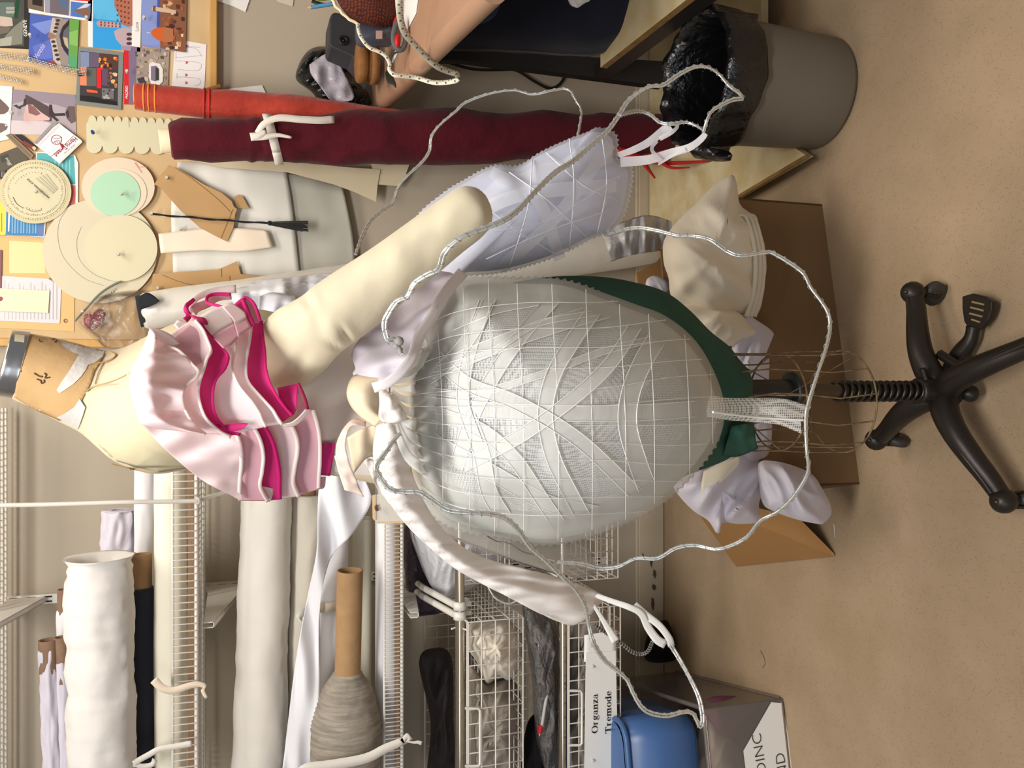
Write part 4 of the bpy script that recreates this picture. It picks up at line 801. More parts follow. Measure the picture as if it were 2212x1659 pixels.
b = MB(); b.poly(withD([(455, 196), (566, 184), (582, 216), (590, 240), (455, 240)], WALL - 0.004), m_paper, 0.0006); b.build('paper_sheet', None, 'white paper on the wall just above the middle of the orange red roll', 'paper', 'white papers on the wall')
b = MB(); b.rod(P(424, 202, BD - .02), P(476, 186, BD - 0.02), 0.006, mat('brown_stick', (150, 104, 66), 0.7), 8); b.build('wooden_stick', None, 'short brown stick poking out beside the pinboard corner above the red roll', 'stick')
# black tassel on a cord
m_black = mat('black_thread', (20, 20, 22), 0.8, sheen=0.2); TD = BD - 0.052
b = MB()
for s_ in (0, 1.6): b.tube([P(x, y + s_ * math.sin(x * .08 + s_ * 2), TD) for x, y in cr([(330, 463), (380, 467), (440, 472), (500, 477), (545, 480), (583, 483)], 40)], 0.0022, m_black, 6)
b.build('tassel_cord', None) if False else None
t = thing('tassel', P(500, 475, TD), 'black tassel hanging by a twisted black cord from a clear pin', 'tassel')
b.build('cord', t)
b = MB(); rnd = random.Random(4)
for i in range(60):
    a, c = rnd.uniform(-1, 1), rnd.uniform(-1, 1); e = 662 + rnd.uniform(-8, 5)
    b.tube([P(584 + rnd.uniform(0, 6), 483 + a * 3, TD + c * .004), P(620, 486 + a * 8, TD + c * .008), P(e, 489 + a * 12, TD + c * .01)], [0.0016, 0.0011, 0.0007], m_black, 4)
b.build('fringe', t); b = MB(); b.ball(P(583, 482, TD), 0.007, m_black, 10); b.build('knot', t)
# pins
m_cpin = mat('clear_pin_head', (206, 202, 196), 0.12, spec=0.8, coat=0.5)
def pin(x, y, label, off=0.03, m=None):
    c = P(x, y, BD - off); b = MB()
    b.lathe(c + Vector((0, 0.012, 0)), c - Vector((0, 0.006, 0)), [(0, .0012), (.3, .0012), (.3, .0045), (.42, .003), (.75, .0025), (.85, .0042), (1.0, .0036)], m or m_cpin, 12)
    b.build('push_pin', None, label, 'pin', 'push pins')
for x, y, l in ((77, 413, 'clear pin at the centre of the printed dial'), (262, 418, 'clear pin at the centre of the mint green circle'), (255, 549, 'clear pin in the smaller cream circle'), (360, 384, 'clear pin in the folded kraft paper pattern'), (390, 494, 'clear pin in the white pattern paper, left of the peach strip'), (341, 622, 'clear pin in the kraft pattern above the satin roll'),
                (327, 461, 'clear pin holding the black tassel cord'), (274, 154, 'clear pin in the red strip of the stadium postcard'), (311, 38, 'clear pin in the cathedral dome postcard'), (187, 38, 'clear pin in the corner of the many-view postcard'), (65, 76, 'clear pin at the edge of the dark postcard'), (24, 243, 'clear pin beside the mauve photo print'), (178, 672, 'clear pin over the grey green stem')):
    pin(x, y, l, 0.046 if (x, y) in ((360, 384), (341, 622)) else 0.036)
pin(200, 285, 'blue pin in the scalloped card', 0.03, mat('blue_pin', (30, 60, 160), 0.3))
# rhinestone trims
m_rhine = mat('rhinestone', (232, 226, 214), 0.08, metal=0.75)
def trim(label, pts, rows_, wpx):
    b = MB(); L = sum(math.dist(pts[i], pts[i + 1]) for i in range(len(pts) - 1)); n = int(L / 3.3); c = cr(pts, n); D = BD - 0.014
    for i, (x, y) in enumerate(c):
        a = c[max(0, i - 1)]; e = c[min(n - 1, i + 1)]; dx, dy = e[0] - a[0], e[1] - a[1]; l = math.hypot(dx, dy)
        for k in range(rows_):
            o = (k - (rows_ - 1) / 2) * wpx / rows_; b.ball(P(x - dy / l * o, y + dx / l * o, D), 0.0017, m_rhine, 6)
    b.build('rhinestone_trim', None, label, 'trim', 'rhinestone trims on the pinboard')
trim('sparkling rhinestone trim along the top of the pinboard, highest of the four', [(-30, 116), (20, 121), (62, 126)], 4, 14)
trim('sparkling rhinestone trim ending above bare cork beside a chip', [(-30, 140), (20, 147), (72, 155)], 4, 13)
trim('long sparkling rhinestone trim running from the bridge card to the bus card', [(60, 128), (110, 143), (150, 152), (186, 157)], 4, 13)
trim('short faint rhinestone trim nearest the mauve photo', [(-30, 160), (10, 168), (46, 177)], 3, 9)
b = MB(); b.tube([P(x, y, BD - .008) for x, y in ((167, 156), (172, 162), (178, 160))], 0.004, m_black, 6); b.build('black_clip', None, 'tiny black knot at the end of the long rhinestone trim', 'knot')
# brooch in a clear bag
HD = BD - 0.03
t = thing('heart_brooch', P(200, 690, HD), 'dark red beaded heart brooch in a clear bag', 'brooch')
b = MB(); mr = mat('dark_red_beads', (140, 30, 46), 0.3, bump=(200, 0.6, 0.003)); rows = dome([(181, 690), (184, 680), (196, 678), (205, 674), (214, 668), (224, 670), (228, 680), (224, 692), (214, 704), (202, 712), (190, 708), (183, 700)], (204, 690), HD + .004, 0.012, 8, 40)
b.grid(rows, mr, cu=True); b.build('heart', t, solid=0.002)
b = MB(); rnd = random.Random(8)
for i in range(46):
    x, y = rnd.uniform(184, 226), rnd.uniform(674, 708)
    if ((x - 204) / 22) ** 2 + ((y - 690) / 17) ** 2 < 1: b.ball(P(x, y, HD - 0.007), 0.0012 if i % 5 else 0.0032, m_rhine, 6)
b.build('stones', t)
lump('clear_bag', 'crinkly clear plastic bag hanging at the pinboard corner behind the neck', [(160, 694), (186, 668), (216, 640), (290, 628), (330, 640), (345, 690), (330, 740), (280, 775), (240, 765), (200, 730)], (255, 700), HD + 0.012, 0.03, mat('crinkled_bag', (226, 220, 214), 0.1, alpha=0.06, glass=True, bump=(30, .7, 0.02)), (0.012, 0.04, 8, 0.5), None, 'plastic bag', closeback=False)
# ================================================================ rolls leaning on the wall
def leaning(name, label, a, Da, b_, prof, m, cat='fabric roll', group='fabric rolls leaning on the wall', wob=(0.004, 10), squash=None, zb=0.03, wfun=None):
    A = P(a[0], a[1], Da); B = PZ(b_[0], b_[1], zb); t = thing(name, (B.x, B.y, 0), label, cat, group)
    b = MB(); L = (B - A).length; b.lathe(A, B, [(u, px(r, a[0] + (b_[0] - a[0]) * min(1, max(0, u)), Da + (B.y - Da) * min(1, max(0, u)))) for u, r in [q[0:2] for q in (cr(prof[5:], 90) if wfun else [])] or prof] if not wfun else [(u, px(r, a[0] + (b_[0] - a[0]) * min(1, max(0, u)), Da + (B.y - Da) * min(1, max(0, u)))) for u, r in prof[:5] + cr(prof[5:], 120)], m, 72, wob, wfun=wfun)
    b.build('cloth_wrap', t); return t, A, B
m_red = mat('orange_red_cloth', (180, 62, 44), 0.75, bump=(12, 0.9, 0.012), col2=(166, 50, 36), var=(5, .1), sheen=0.2)
m_burg = mat('burgundy_cloth', (82, 20, 32), 0.9, bump=(10, 0.9, 0.014), sheen=0.08, spec=.15)
t, A, B = leaning('fabric_roll', 'orange red cloth roll leaning on the wall with a frayed orange top end', (292, 208), 2.30, (1440, 328), [(0.012, 14), (0, 18), (-0.001, 25), (0.004, 27), (0.02, 28), (0.1, 29), (0.2, 33), (0.3, 36), (0.45, 28), (0.7, 26), (1, 24)], m_red, zb=.064, wfun=lambda t_, a_: .004 * (folds(t_ * 900 + a_ * 30, a_ * 42, .013, 7, .5) - .3))
b = MB(); m_or = mat('orange_selvedge', (240, 150, 60), 0.8)
T = (B - A).normalized(); u_ = T.orthogonal().normalized(); w_ = T.cross(u_)
for d, r in ((0.000, 25), (0.021, 28.3), (0.032, 28.5), (0.047, 28.8)):
    c = A + T * d; rr = px(r, 300, 2.30); b.tube([c + (u_ * math.cos(R(k * 10)) + w_ * math.sin(R(k * 10))) * rr for k in range(36)], 0.0022, m_or, 5, closed=True)
b.build('selvedge', t)
b = MB(); c = P(447, 224, 2.30); 
for d in (-.006, .006): b.tube([c + T * d + (u_ * math.cos(R(k * 10)) + w_ * math.sin(R(k * 10))) * px(30.5, 447, 2.30) for k in range(36)], 0.003, mat('red_tie', (186, 40, 34), 0.7), 6, closed=True)
b.build('tie_band', t)
# frayed tails at its foot
def tails(b, lst, m):
    for pts, w0, w1 in lst: strip(b, pts, w0, w1, m, 16, 3, D=2.2)
b = MB(); tails(b, [([(1340, 330, 2.24), (1390, 345, 2.2), (1440, 352, 2.16), (1500, 350, 2.1), (1540, 347, 2.06)], 14, 4), ([(1385, 345, 2.2), (1400, 365, 2.18), (1415, 385, 2.16)], 12, 3), ([(1420, 345, 2.16), (1450, 362, 2.12), (1490, 362, 2.08)], 10, 2), ([(1335, 325, 2.24), (1370, 335, 2.22), (1400, 350, 2.2)], 18, 8)], mat('red_scraps', (176, 34, 30), 0.8, bump=(30, .4, .004)))
b.build('red_scraps', None, 'torn red cloth strips trailing on the floor below the dark red roll', 'cloth strips', solid=0.002)
t, A, B = leaning('fabric_roll', 'wine dark burgundy cloth roll leaning on the wall, tied with a white rag', (372, 304), 2.24, (1440, 291), [(0.02, 20), (-0.004, 30), (0.0, 38), (0.02, 42), (0.06, 43), (0.12, 40), (0.2, 44), (0.3, 50), (0.42, 54), (0.55, 53), (0.7, 47), (0.85, 43), (1, 38)], m_burg, wob=(0.006, 9), zb=.064, wfun=lambda t_, a_: .016 * (folds(t_ * 900 * (2.2 if t_ < .15 else .6) + a_ * 18, a_ * 42, .011, 3, -.35) - .3))
b = MB(); T = (B - A).normalized(); rr = px(25, 360, 2.24)
b.lathe(A - T * 0.028, A + T * 0.04, [(0.35, rr * .8), (0, rr * .82), (-0.02, rr * .92), (0.02, rr), (1, rr)], mat('cream_tube', (236, 216, 184), 0.8), 30, None, True, False); b.build('paper_tube', t)
b = MB(); Dr = 2.155
u_ = T.orthogonal().normalized(); w_ = T.cross(u_); c = A + T * ((556 - 372) / (1420 - 372) * (B - A).length * 0.98); rows = []
for i in range(31):
    a = 2 * math.pi * i / 30; d = u_ * math.cos(a) + w_ * math.sin(a); rows.append([c + T * (dx + 0.012 * math.sin(a)) + d * px(53, 560, 2.24) for dx in (-0.011, 0.011)])
b.grid(rows, m_tape)
strip(b, [(545, 296, 2.17), (572, 296, 2.165), (600, 292, 2.165), (630, 297, 2.165)], 16, 5, m_tape, 16)
strip(b, [(556, 288, 2.17), (570, 268, 2.16), (600, 255, 2.155), (650, 258, 2.155), (690, 260, 2.16), (722, 258, 2.17)], 14, 16, m_tape, 24)
strip(b, [(541, 296, 2.17), (560, 292, 2.165), (575, 284, 2.165)], 18, 10, m_tape, 8)
b.build('white_rag_tie', None, 'white torn rag knotted round the burgundy roll', 'tie', solid=0.0015)
# satin roll
m_sat = mat('pearl_satin', (222, 216, 204), 0.32, bump=(7, 0.5, 0.012), spec=0.6, sheen=0.2, coat=0.15)
t, A, B = leaning('fabric_roll', 'pearly white satin roll leaning on the wall behind the dress stand', (310, 672), 2.30, (1440, 524), [(0.012, 22), (0.0, 26), (-0.003, 33), (0.004, 38), (0.05, 40), (0.15, 41), (0.3, 43), (0.6, 46), (0.9, 44), (1, 40)], m_sat, wob=(0.005, 9), zb=0.035)
b = MB(); T = (B - A).normalized(); b.lathe(A - T * 0.012, A + T * 0.02, [(0, .03), (0, .0385), (1, .041)], mat('charcoal_cloth', (40, 42, 46), 0.9, bump=(20, 0.6, 0.01)), 24, (0.005, 40)); b.build('dark_lining', t, label='dark charcoal lining showing at the top end')
b = MB(); b.grid(loft([[(300, 640), (318, 632), (334, 640), (345, 650)], [(296, 652), (300, 668), (318, 664), (336, 656)]], 12, 6, D=2.24), mat('charcoal_cloth', (40, 42, 46), 0.9)); b.build('cloth_scrap', None, 'charcoal cloth scrap caught at the top end of the satin roll', 'cloth', solid=0.004)
b = MB(); m_gath = mat('silver_satin', (206, 204, 206), 0.32, bump=(9, 0.9, 0.02), spec=0.6)
b.grid(loft([[(1300, 500, 2.1), (1345, 480, 2.1), (1400, 465, 2.12), (1450, 478, 2.16)], [(1310, 530, 2.04), (1350, 515, 2.02), (1400, 505, 2.04), (1450, 510, 2.1)], [(1320, 565, 2.08), (1360, 552, 2.06), (1400, 545, 2.08), (1440, 540, 2.14)]], 40, 20, wr=(0.05, 0.035, 2.0)), m_gath)
b.build('satin_bundle', None, 'crumpled silver satin gathered at the foot of the satin roll', 'cloth', solid=0.002)
# cloths hung over the satin roll behind the ruffles
m_lil2 = mat('pale_lilac_lining', (216, 216, 226), 0.7, bump=(10, 0.2, 0.006), sheen=0.2)
b = MB()
b.grid(loft([[(470, 640, 2.21), (545, 612, 2.22), (560, 606, 2.24)], [(500, 650, 2.16), (560, 632, 2.14), (600, 622, 2.16), (650, 610, 2.18), (720, 590, 2.22)], [(540, 690, 2.20), (600, 690, 2.18), (660, 660, 2.16), (740, 600, 2.22)]], 30, 18, wr=(0.06, 0.016, 2.4)), m_satin)
b.build('white_cloth', None, 'gathered white satin cloth hanging behind the padded arm shoulder', 'cloth', solid=0.0015)
b = MB(); b.grid(loft([[(560, 640, 2.1), (590, 632, 2.1), (640, 640, 2.1)], [(556, 700, 2.04), (600, 660, 2.04), (646, 660, 2.06)], [(570, 760, 2.08), (620, 730, 2.08), (660, 690, 2.08)]], 20, 12, wr=(0.03, 0.02, 2)), m_lil2)
b.build('lilac_cloth', None, 'pale lilac cloth folds between the magenta bands and the padded arm', 'cloth', solid=0.0015)
# ================================================================ work table and what is on it
zT = P(800, 230, 2.44).z
eA = P(806, 236, 2.40); eB = P(1012, 0, 1.44)
t = thing('work_table', (1.2, 2.0, 0), 'tall work table with a rounded pinkish front edge and black metal legs', 'table')
m_top = mat('pink_laminate', (172, 134, 108), 0.45, var=(4, 0.06), coat=0.2)
X0 = PZ(800, 232, zT).x; X1 = PZ(1005, 0, zT).x; Y0 = 1.30
b = MB(); th = 0.045; nx = 10
for (xa, ya), (xb, yb) in (((X0, WALL - 0.02), (X1 - 0.02, Y0)),):
    rows = []
    for k in range(nx + 1):
        a = -math.pi / 2 + math.pi * k / nx; dx = -math.cos(a) * th / 2; z = zT - th / 2 + math.sin(a) * th / 2
        rows.append([Vector((xa + dx, ya, z)), Vector((xb + dx, yb, z))])
    b.grid(rows, m_top)
    for e_ in (0, 1): b.add([r_[e_] for r_ in rows] + [(1.7, (ya, yb)[e_], zT), (1.7, (ya, yb)[e_], zT - th)], [tuple(range(nx + 3)) if e_ else tuple(range(nx + 2, -1, -1))], m_top, False)
    b.add([(xa, ya, zT), (xb, yb, zT), (1.7, yb, zT), (1.7, ya, zT)], [(0, 1, 2, 3)], m_top, False); b.add([(xa, ya, zT - th), (xb, yb, zT - th), (1.7, yb, zT - th), (1.7, ya, zT - th)], [(3, 2, 1, 0)], m_top, False)
b.build('table_top', t)
m_bm = mat('black_metal', (34, 31, 30), 0.45, spec=0.4)
# the leg post near the wall, splaying a little to the floor
b = MB()
L0 = [P(x, y, D) for x, y, D in ((850, 112, 2.30), (1000, 108, 2.26), (1432, 132, 2.12))]; L1 = [P(x, y, D) for x, y, D in ((850, 128, 2.30), (1000, 130, 2.26), (1432, 186, 2.12))]
rows = [[L0[i], L1[i], L1[i] + Vector((0, .03, 0)), L0[i] + Vector((0, .03, 0))] for i in range(3)]
b.grid(rows, m_bm, cu=True, smooth=False); b.build('leg', t)
MB().box((1.55, 2.2, 0), (1.59, 2.24, zT - th), m_bm).build('leg', t)
# low shelf of the table: worn pale board on a black bar
sA = P(1297, 146, 2.0); zS = sA.z; sB = PZ(1482, 0, zS)
m_board = mat('worn_white_board', (214, 200, 164), 0.6, col2=(196, 176, 130), var=(14, 0.2), bump=(30, 0.2)); m_edge = mat('worn_edge', (146, 112, 66), 0.8, var=(30, 0.3), bump=(60, .4))
b = MB(); dirv = (sB - sA); sB = sA + dirv * 1.25; back = Vector((0.0, 0, 0))
TL = Vector((sA.x - 0.0, sA.y, zS)); BL = Vector((sB.x, sB.y, zS))
top = [TL, BL, Vector((1.6, BL.y, zS)), Vector((1.6, TL.y, zS))]
b.add(top + [v - Vector((0, 0, .018)) for v in top], [(0, 1, 2, 3), (7, 6, 5, 4), (3, 2, 6, 7), (1, 5, 6, 2), (0, 3, 7, 4)], m_board, False)
b.add([TL, BL, BL - Vector((0, 0, .018)), TL - Vector((0, 0, .018))], [(0, 3, 2, 1)], m_edge, False)
b.build('shelf_board', t, label='worn pale lower shelf board')
b = MB(); o = Vector((0.004, 0, -0.02)); rows = [[p + o, p + o + Vector((0.0, 0, -0.045)), p + o + Vector((0.03, 0, -0.045)), p + o + Vector((0.03, 0, 0))] for p in (TL - (BL - TL) * 0.16, BL)]
b.grid(rows, m_bm, cu=True, smooth=False); b.build('shelf_bar', t)
b = MB()
for xx, yy in ((1355, 116), (1328, 140)): MB().ball(P(xx, yy, 1.96 if xx > 1340 else 2.02), 0.006, mat('steel_bolt', (150, 146, 140), 0.35, metal=0.8), 10, (1, .6, 1)).build('bolt', t)
# dark cloths hung under the table
m_nv = mat('deep_navy_cloth', (22, 26, 40), 0.9, bump=(8, 0.4, 0.01), sheen=0.1)
b = MB(); b.grid(loft([[(915, 108, 2.2), (1100, 112, 2.1), (1240, 122, 2.04), (1290, 118, 2.0), (1330, 98, 1.94)], [(930, 60, 2.1), (1100, 60, 2.0), (1250, 70, 1.92), (1330, 66, 1.88), (1365, 40, 1.84)], [(960, -60, 2.0), (1150, -60, 1.9), (1300, -60, 1.84), (1440, -60, 1.76), (1460, -60, 1.7)]], 40, 24, wr=(0.03, 0.010, 1.5)), m_nv)
b.build('navy_cloth', None, 'deep navy cloth hanging under the table down to its worn shelf board', 'cloth', solid=0.003)
b = MB(); b.grid(loft([[(880, 100, 2.34), (1000, 96, 2.28)], [(900, 20, 2.2), (1030, 20, 2.16)], [(930, -60, 2.1), (1060, -60, 2.06)]], 12, 10), mat('black_cloth', (24, 22, 26), 0.95)); b.build('black_cloth', None, 'black cloth in the shade right below the table edge', 'cloth', solid=0.003)
b = MB(); c = P(1034, -6, 1.86); b.lathe(c, c + Vector((0.02, 0.06, 0)), [(0, .004), (0, .05), (.1, .055), (1, .055), (1, .004)], mat('dull_blue', (24, 48, 84), 0.5), 32); b.build('blue_spool', None, 'round dark blue tin in the shade under the table', 'tin')
b = MB(); b.poly(withD([(935, 40), (968, 40), (968, 60), (935, 56)], 2.1), mat('grey_card', (108, 106, 106), 0.8), 0.004); b.build('grey_card', None, 'small grey card hanging in the dark under the table', 'card')
b = MB(); b.grid(loft([[(1215, -40, 1.8), (1230, 6, 1.8), (1240, 14, 1.8)], [(1240, -40, 1.8), (1248, 8, 1.79), (1250, 16, 1.79)], [(1300, -40, 1.8), (1275, 0, 1.8), (1262, 4, 1.8)]], 12, 10, wr=(.02, .05, 1)), m_white_cloth); b.build('white_cloth', None, 'tip of a white cloth above the navy cloth at the picture top', 'cloth', solid=0.002)
# cable on the wall
b = MB(); b.tube([P(x, y, WALL - 0.012) for x, y in cr([(830, 112), (860, 116), (900, 118), (940, 126), (975, 137), (1010, 147), (1040, 151), (1080, 151), (1115, 152), (1150, 173), (1175, 187), (1192, 191), (1208, 183), (1220, 166), (1226, 150)], 60)], px(3.2, 1000, WALL), mat('black_cable', (26, 22, 20), 0.5), 8)
b.build('cable', None, 'black cable looping down the wall under the work table', 'cable')
# dark box and plaid-covered cushion on the table
def onT(x, y): return PZ(x, y, zT)
D1 = 2.18
b = MB(); m_spk = mat('charcoal_plastic', (52, 52, 56), 0.55, bump=(120, .15, .001))
t = thing('black_box', P(800, 90, D1), 'charcoal plastic box with a round socket on the table by the wall', 'box')
b.poly(withD([(712, 40), (716, 30), (722, 26), (790, 34), (802, 46), (806, 110), (800, 168), (760, 122), (716, 102), (711, 96)], D1), m_spk, 0.10, (0, 1, 0.0)); b.build('box_body', t, bevel=0.004)
b = MB(); c = P(742, 88, D1 - 0.001); b.lathe(c, c + Vector((0, -.004, 0)), [(0, .012), (1, .012), (1, .006), (0, .006)], mat('black_plastic', (24, 24, 26), 0.4), 20); b.ball(c, .005, mat('black_plastic', (24, 24, 26), 0.4), 8); b.build('socket', t)
t = thing('cork_spool', P(812, 130, 2.1), 'flat brown wooden spool standing on the table behind the tape measure', 'spool')
c = P(770, 135, 2.08); e = P(815, 139, 2.08); m_ck = mat('brown_cork', (138, 94, 52), 0.85, var=(40, .25), bump=(60, .4))
MB().lathe(c, e, [(0, .002), (0, .044), (.08, .048), (.42, .048), (.45, .041), (.62, .041), (.66, .048), (1, .047), (1, .002)], m_ck, 36, (.001, 30)).build('spool_body', t)
m_plaid = mat('rust_plaid', (92, 40, 26), 0.85, bump=(40, .2))
nt = m_plaid.node_tree; N = nt.nodes; Lk = nt.links; tc = N['Texture Coordinate']
w1 = N.new('ShaderNodeTexWave'); w1.inputs['Scale'].default_value = 60; w1.bands_direction = 'X'; w2 = N.new('ShaderNodeTexWave'); w2.inputs['Scale'].default_value = 45; w2.bands_direction = 'Z'
w1.inputs['Distortion'].default_value = 9; w2.inputs['Distortion'].default_value = 6
mx1 = N.new('ShaderNodeMix'); mx1.data_type = 'RGBA'; mx1.inputs[6].default_value = lc((58, 24, 20)); mx1.inputs[7].default_value = lc((120, 54, 30)); mul = N.new('ShaderNodeMath'); mul.operation = 'MULTIPLY'
Lk.new(tc.outputs['Object'], w1.inputs['Vector']); Lk.new(tc.outputs['Object'], w2.inputs['Vector']); Lk.new(w1.outputs['Fac'], mul.inputs[0]); Lk.new(w2.outputs['Fac'], mul.inputs[1]); Lk.new(mul.outputs[0], mx1.inputs[0]); Lk.new(mx1.outputs[2], N['Principled BSDF'].inputs['Base Color'])
t = thing('pin_cushion', P(855, 20, 1.9), 'rust plaid pin cushion with a wavy cream edge on the table', 'cushion')
b = MB(); rows = dome([(722, -30), (730, 0), (748, 28), (772, 44), (800, 58), (830, 60), (852, 50), (862, 20), (862, -60), (800, -90), (740, -80)], (800, -10), 1.98, 0.08, 12, 60)
b.grid(rows, m_plaid, cu=True); b.build('cushion_body', t, solid=0.004)
b = MB(); pts = cr([(712, -20), (722, 8), (736, 24), (750, 38), (772, 51), (790, 60), (806, 64), (830, 61)], 60); b.tube([P(x + 1.2 * math.sin(i * .8), y, 1.965) for i, (x, y) in enumerate(pts)], px(3.6, 760, 1.96), mat('cream_piping', (230, 212, 178), 0.8), 8); b.build('wavy_edge', t)
b = MB(); c = P(838, 76, 1.96); b.lathe(P(770, 76, 1.98), P(848, 76, 1.98), [(0, .002), (0, .022), (.1, .026), (.9, .026), (1, .02), (1, .002)], mat('grey_blue_tin', (62, 64, 78), 0.3, spec=.6), 28)
b.poly(withD([(812, 66), (826, 66), (826, 84), (812, 84)], 1.944), paint((180, 150, 140)), .0008); b.build('tin', None, 'grey blue round tin with a small label under the pin cushion', 'tin')
# tape measure
def tapem():
    m = mat('tape_measure_cloth', (222, 218, 200), 0.6); mk = paint((66, 62, 56))
    t = thing('tape_measure', P(900, 80, 1.8), 'white tape measure draped over the table edge in two loops', 'tape measure')
    segs = [([(772, 52, 1.88), (776, 72, 1.87), (786, 90, 1.87), (800, 104, 1.87), (820, 112, 1.87), (834, 122, 1.87), (842, 138, 1.87), (841, 150, 1.87), (852, 162, 1.86), (870, 164, 1.86), (900, 168, 1.86), (935, 178, 1.84), (965, 178, 1.82), (985, 174, 1.79), (989, 170, 1.78)], 7, 11),
            ([(862, -30, 1.5), (862, 10, 1.53), (866, 45, 1.58), (875, 72, 1.62), (895, 96, 1.66), (920, 122, 1.70), (945, 144, 1.73), (970, 155, 1.76), (986, 160, 1.77), (989, 168, 1.78)], 16, 12)]
    b = MB(); kb = MB()
    for pts, w0, w1 in segs:
        strip(b, pts, w0, w1, m, 70, 3)
        c = cr(pts, 90)
        for i in range(2, 88, 2):
            x, y, d = c[i]; a = c[i + 1]; dx, dy = a[0] - x, a[1] - y; l = math.hypot(dx, dy) or 1; w = (w0 + (w1 - w0) * i / 90) * (.42 if i % 6 else .5)
            if i % 6 == 2: kb.rod(P(x + dy / l * 1.5, y - dx / l * 1.5, d - .003), P(x - dy / l * w * .5, y + dx / l * w * .5, d - .003), .0012, mk, 4)
            else: kb.rod(P(x + dy / l * w, y - dx / l * w, d - .003), P(x + dy / l * w * .5, y - dx / l * w * .5, d - .003), .0006, mk, 4)
    b.build('measuring_strip', t, solid=0.0008); kb.build('printed_marks', t)
tapem()
# scissors
t = thing('scissors', P(858, 90, 1.85), 'open scissors with red and grey handles lying over the table edge', 'scissors')
mg = mat('dark_grey_rubber', (88, 88, 88), 0.6); mrd = mat('red_rubber', (208, 30, 38), 0.5); mb_ = mat('dark_steel', (70, 74, 68), 0.3, metal=0.6)
b = MB(); b.tube([P(x, y, 1.86) for x, y in cr([(864, 40), (874, 66), (876, 88), (870, 106), (862, 108), (852, 96), (850, 78), (854, 56)], 24)], 0.006, mg, 8, closed=True)
b.ball(P(859, 86, 1.86), 0.017, mrd, 14, (.62, .4, 1.15)) if False else None
b.build('handle', t)
MB().grid(dome([(852, 86), (856, 74), (862, 74), (864, 90), (861, 102), (855, 102)], (858, 88), 1.862, .012, 6, 24), mrd, cu=True).build('grip', t, label='red grip', solid=.002)
MB().grid(dome([(849, 66), (850, 50), (856, 36), (862, 40), (858, 60), (853, 70)], (855, 54), 1.872, .012, 6, 24), mrd, cu=True).build('grip', t, label='red grip', solid=.002)
MB().tube([P(*p) for p in cr([(868, 106, 1.87), (852, 112, 1.88), (845, 125, 1.9), (838, 145, 1.93), (832, 158, 1.96)], 12)], [0.006, .006, .006, .001], mb_, 8, flat=.4).build('blade', t)
MB().tube([P(*p) for p in cr([(834, 156, 1.95), (842, 170, 1.96), (852, 182, 1.96), (855, 190, 1.96)], 10)], [.004, .010, .007, .001], mb_, 8, flat=.3).build('blade', t)
# papers, pencil, plastic bag on the table
b = MB(); b.poly([PZ(x, y, zT + .002) for x, y in ((905, -20), (898, 30), (880, 64), (868, 40), (866, -30))], m_paper, .001, (0, 0, -1)); b.poly([PZ(x, y, zT + .002) for x, y in ((842, 132), (846, 122), (862, 104), (856, 120), (848, 136))], m_paper, .001, (0, 0, -1)); b.build('white_paper', None, 'white papers slipping off the table edge under the tape measure', 'paper')
b = MB(); a, e = P(664, 17, 2.1), P(722, 8, 2.1); b.rod(a + (e - a) * .12, e, .0045, mat('sky_blue_pencil', (92, 160, 206), 0.4), 6); b.tube([a, a + (e - a) * .12], [.0008, .0045], mat('pencil_wood', (190, 160, 120), 0.7), 6); b.build('pencil', None, 'light blue pencil pointing out above the dark box', 'pencil')
b = MB(); strip(b, [(674, 2, 2.12), (690, 8, 2.11), (708, 10, 2.1), (722, 4, 2.1)], 8, 6, mat('black_elastic', (26, 28, 24), 0.6), 12); b.tube([P(x, y, 2.14) for x, y in ((672, -12), (690, -4), (720, -8))], .006, mat('lime_plastic', (156, 190, 70), 0.4), 6); b.build('marker_pen', None, 'black and lime green pen crossing the blue pencil', 'pen', solid=0.002)
lump('plastic_bag', 'black and white plastic bag slumped on the table end above the red roll', [(640, 172), (645, 140), (665, 110), (690, 100), (716, 104), (745, 120), (770, 165), (795, 200), (800, 228), (760, 236), (700, 226), (672, 198)], (715, 168), 2.40, 0.05, mat('black_polythene', (22, 24, 26), 0.2, spec=.6, bump=(22, .8, .02)), (0.05, 0.03, 3, .7), None, 'plastic bag')
b = MB(); b.grid(loft([[(668, 140), (700, 118), (722, 116)], [(672, 160), (704, 150), (740, 150)], [(690, 185), (715, 190), (765, 210)], [(712, 215), (722, 225), (730, 222)]], 16, 16, D=2.30, wr=(.02, .04, 1)), mat('grey_white_polythene', (176, 168, 178), 0.25, bump=(18, .6, .015))); b.build('white_lining', None, 'shiny greyish white panel on the black plastic bag', 'plastic sheet', solid=.001)
# ================================================================ raised board and waste bin
zP = 0.055; pts = [PZ(1600, 420, zP), PZ(1742, 336, zP)]; p0, p1 = pts
b = MB(); d_ = (p0 - p1).normalized(); pb = p0 + d_ * ((WALL - 0.02 - p0.y) / d_.y)
poly = [p1, Vector((0.64, 1.83, zP)), Vector((1.1, 1.83, zP)), Vector((1.1, WALL - .02, zP)), pb]
b.poly(poly, m_board, 0.02, (0, 0, -1)); 
b.tube([p1 + Vector((0, 0, -.005)), pb + Vector((0, 0, -.005))], .006, m_edge, 6)
b.build('low_board', None, 'pale board with a worn brown edge lying raised off the floor behind the bin', 'board')
bc = Vector((0.672, 1.668, 0)); m_bin = mat('grey_plastic_bin', (112, 104, 92), 0.5, bump=(90, .15, .001), spec=.4)
t = thing('waste_bin', bc, 'grey plastic waste bin standing on the floor', 'bin')
prof = [(0, .002), (0, .108), (.012, .121), (.04, .124), (.3, .128), (.6, .132), (.97, .138), (1, .140), (1, .134), (.97, .132), (.1, .118), (.08, .002)]
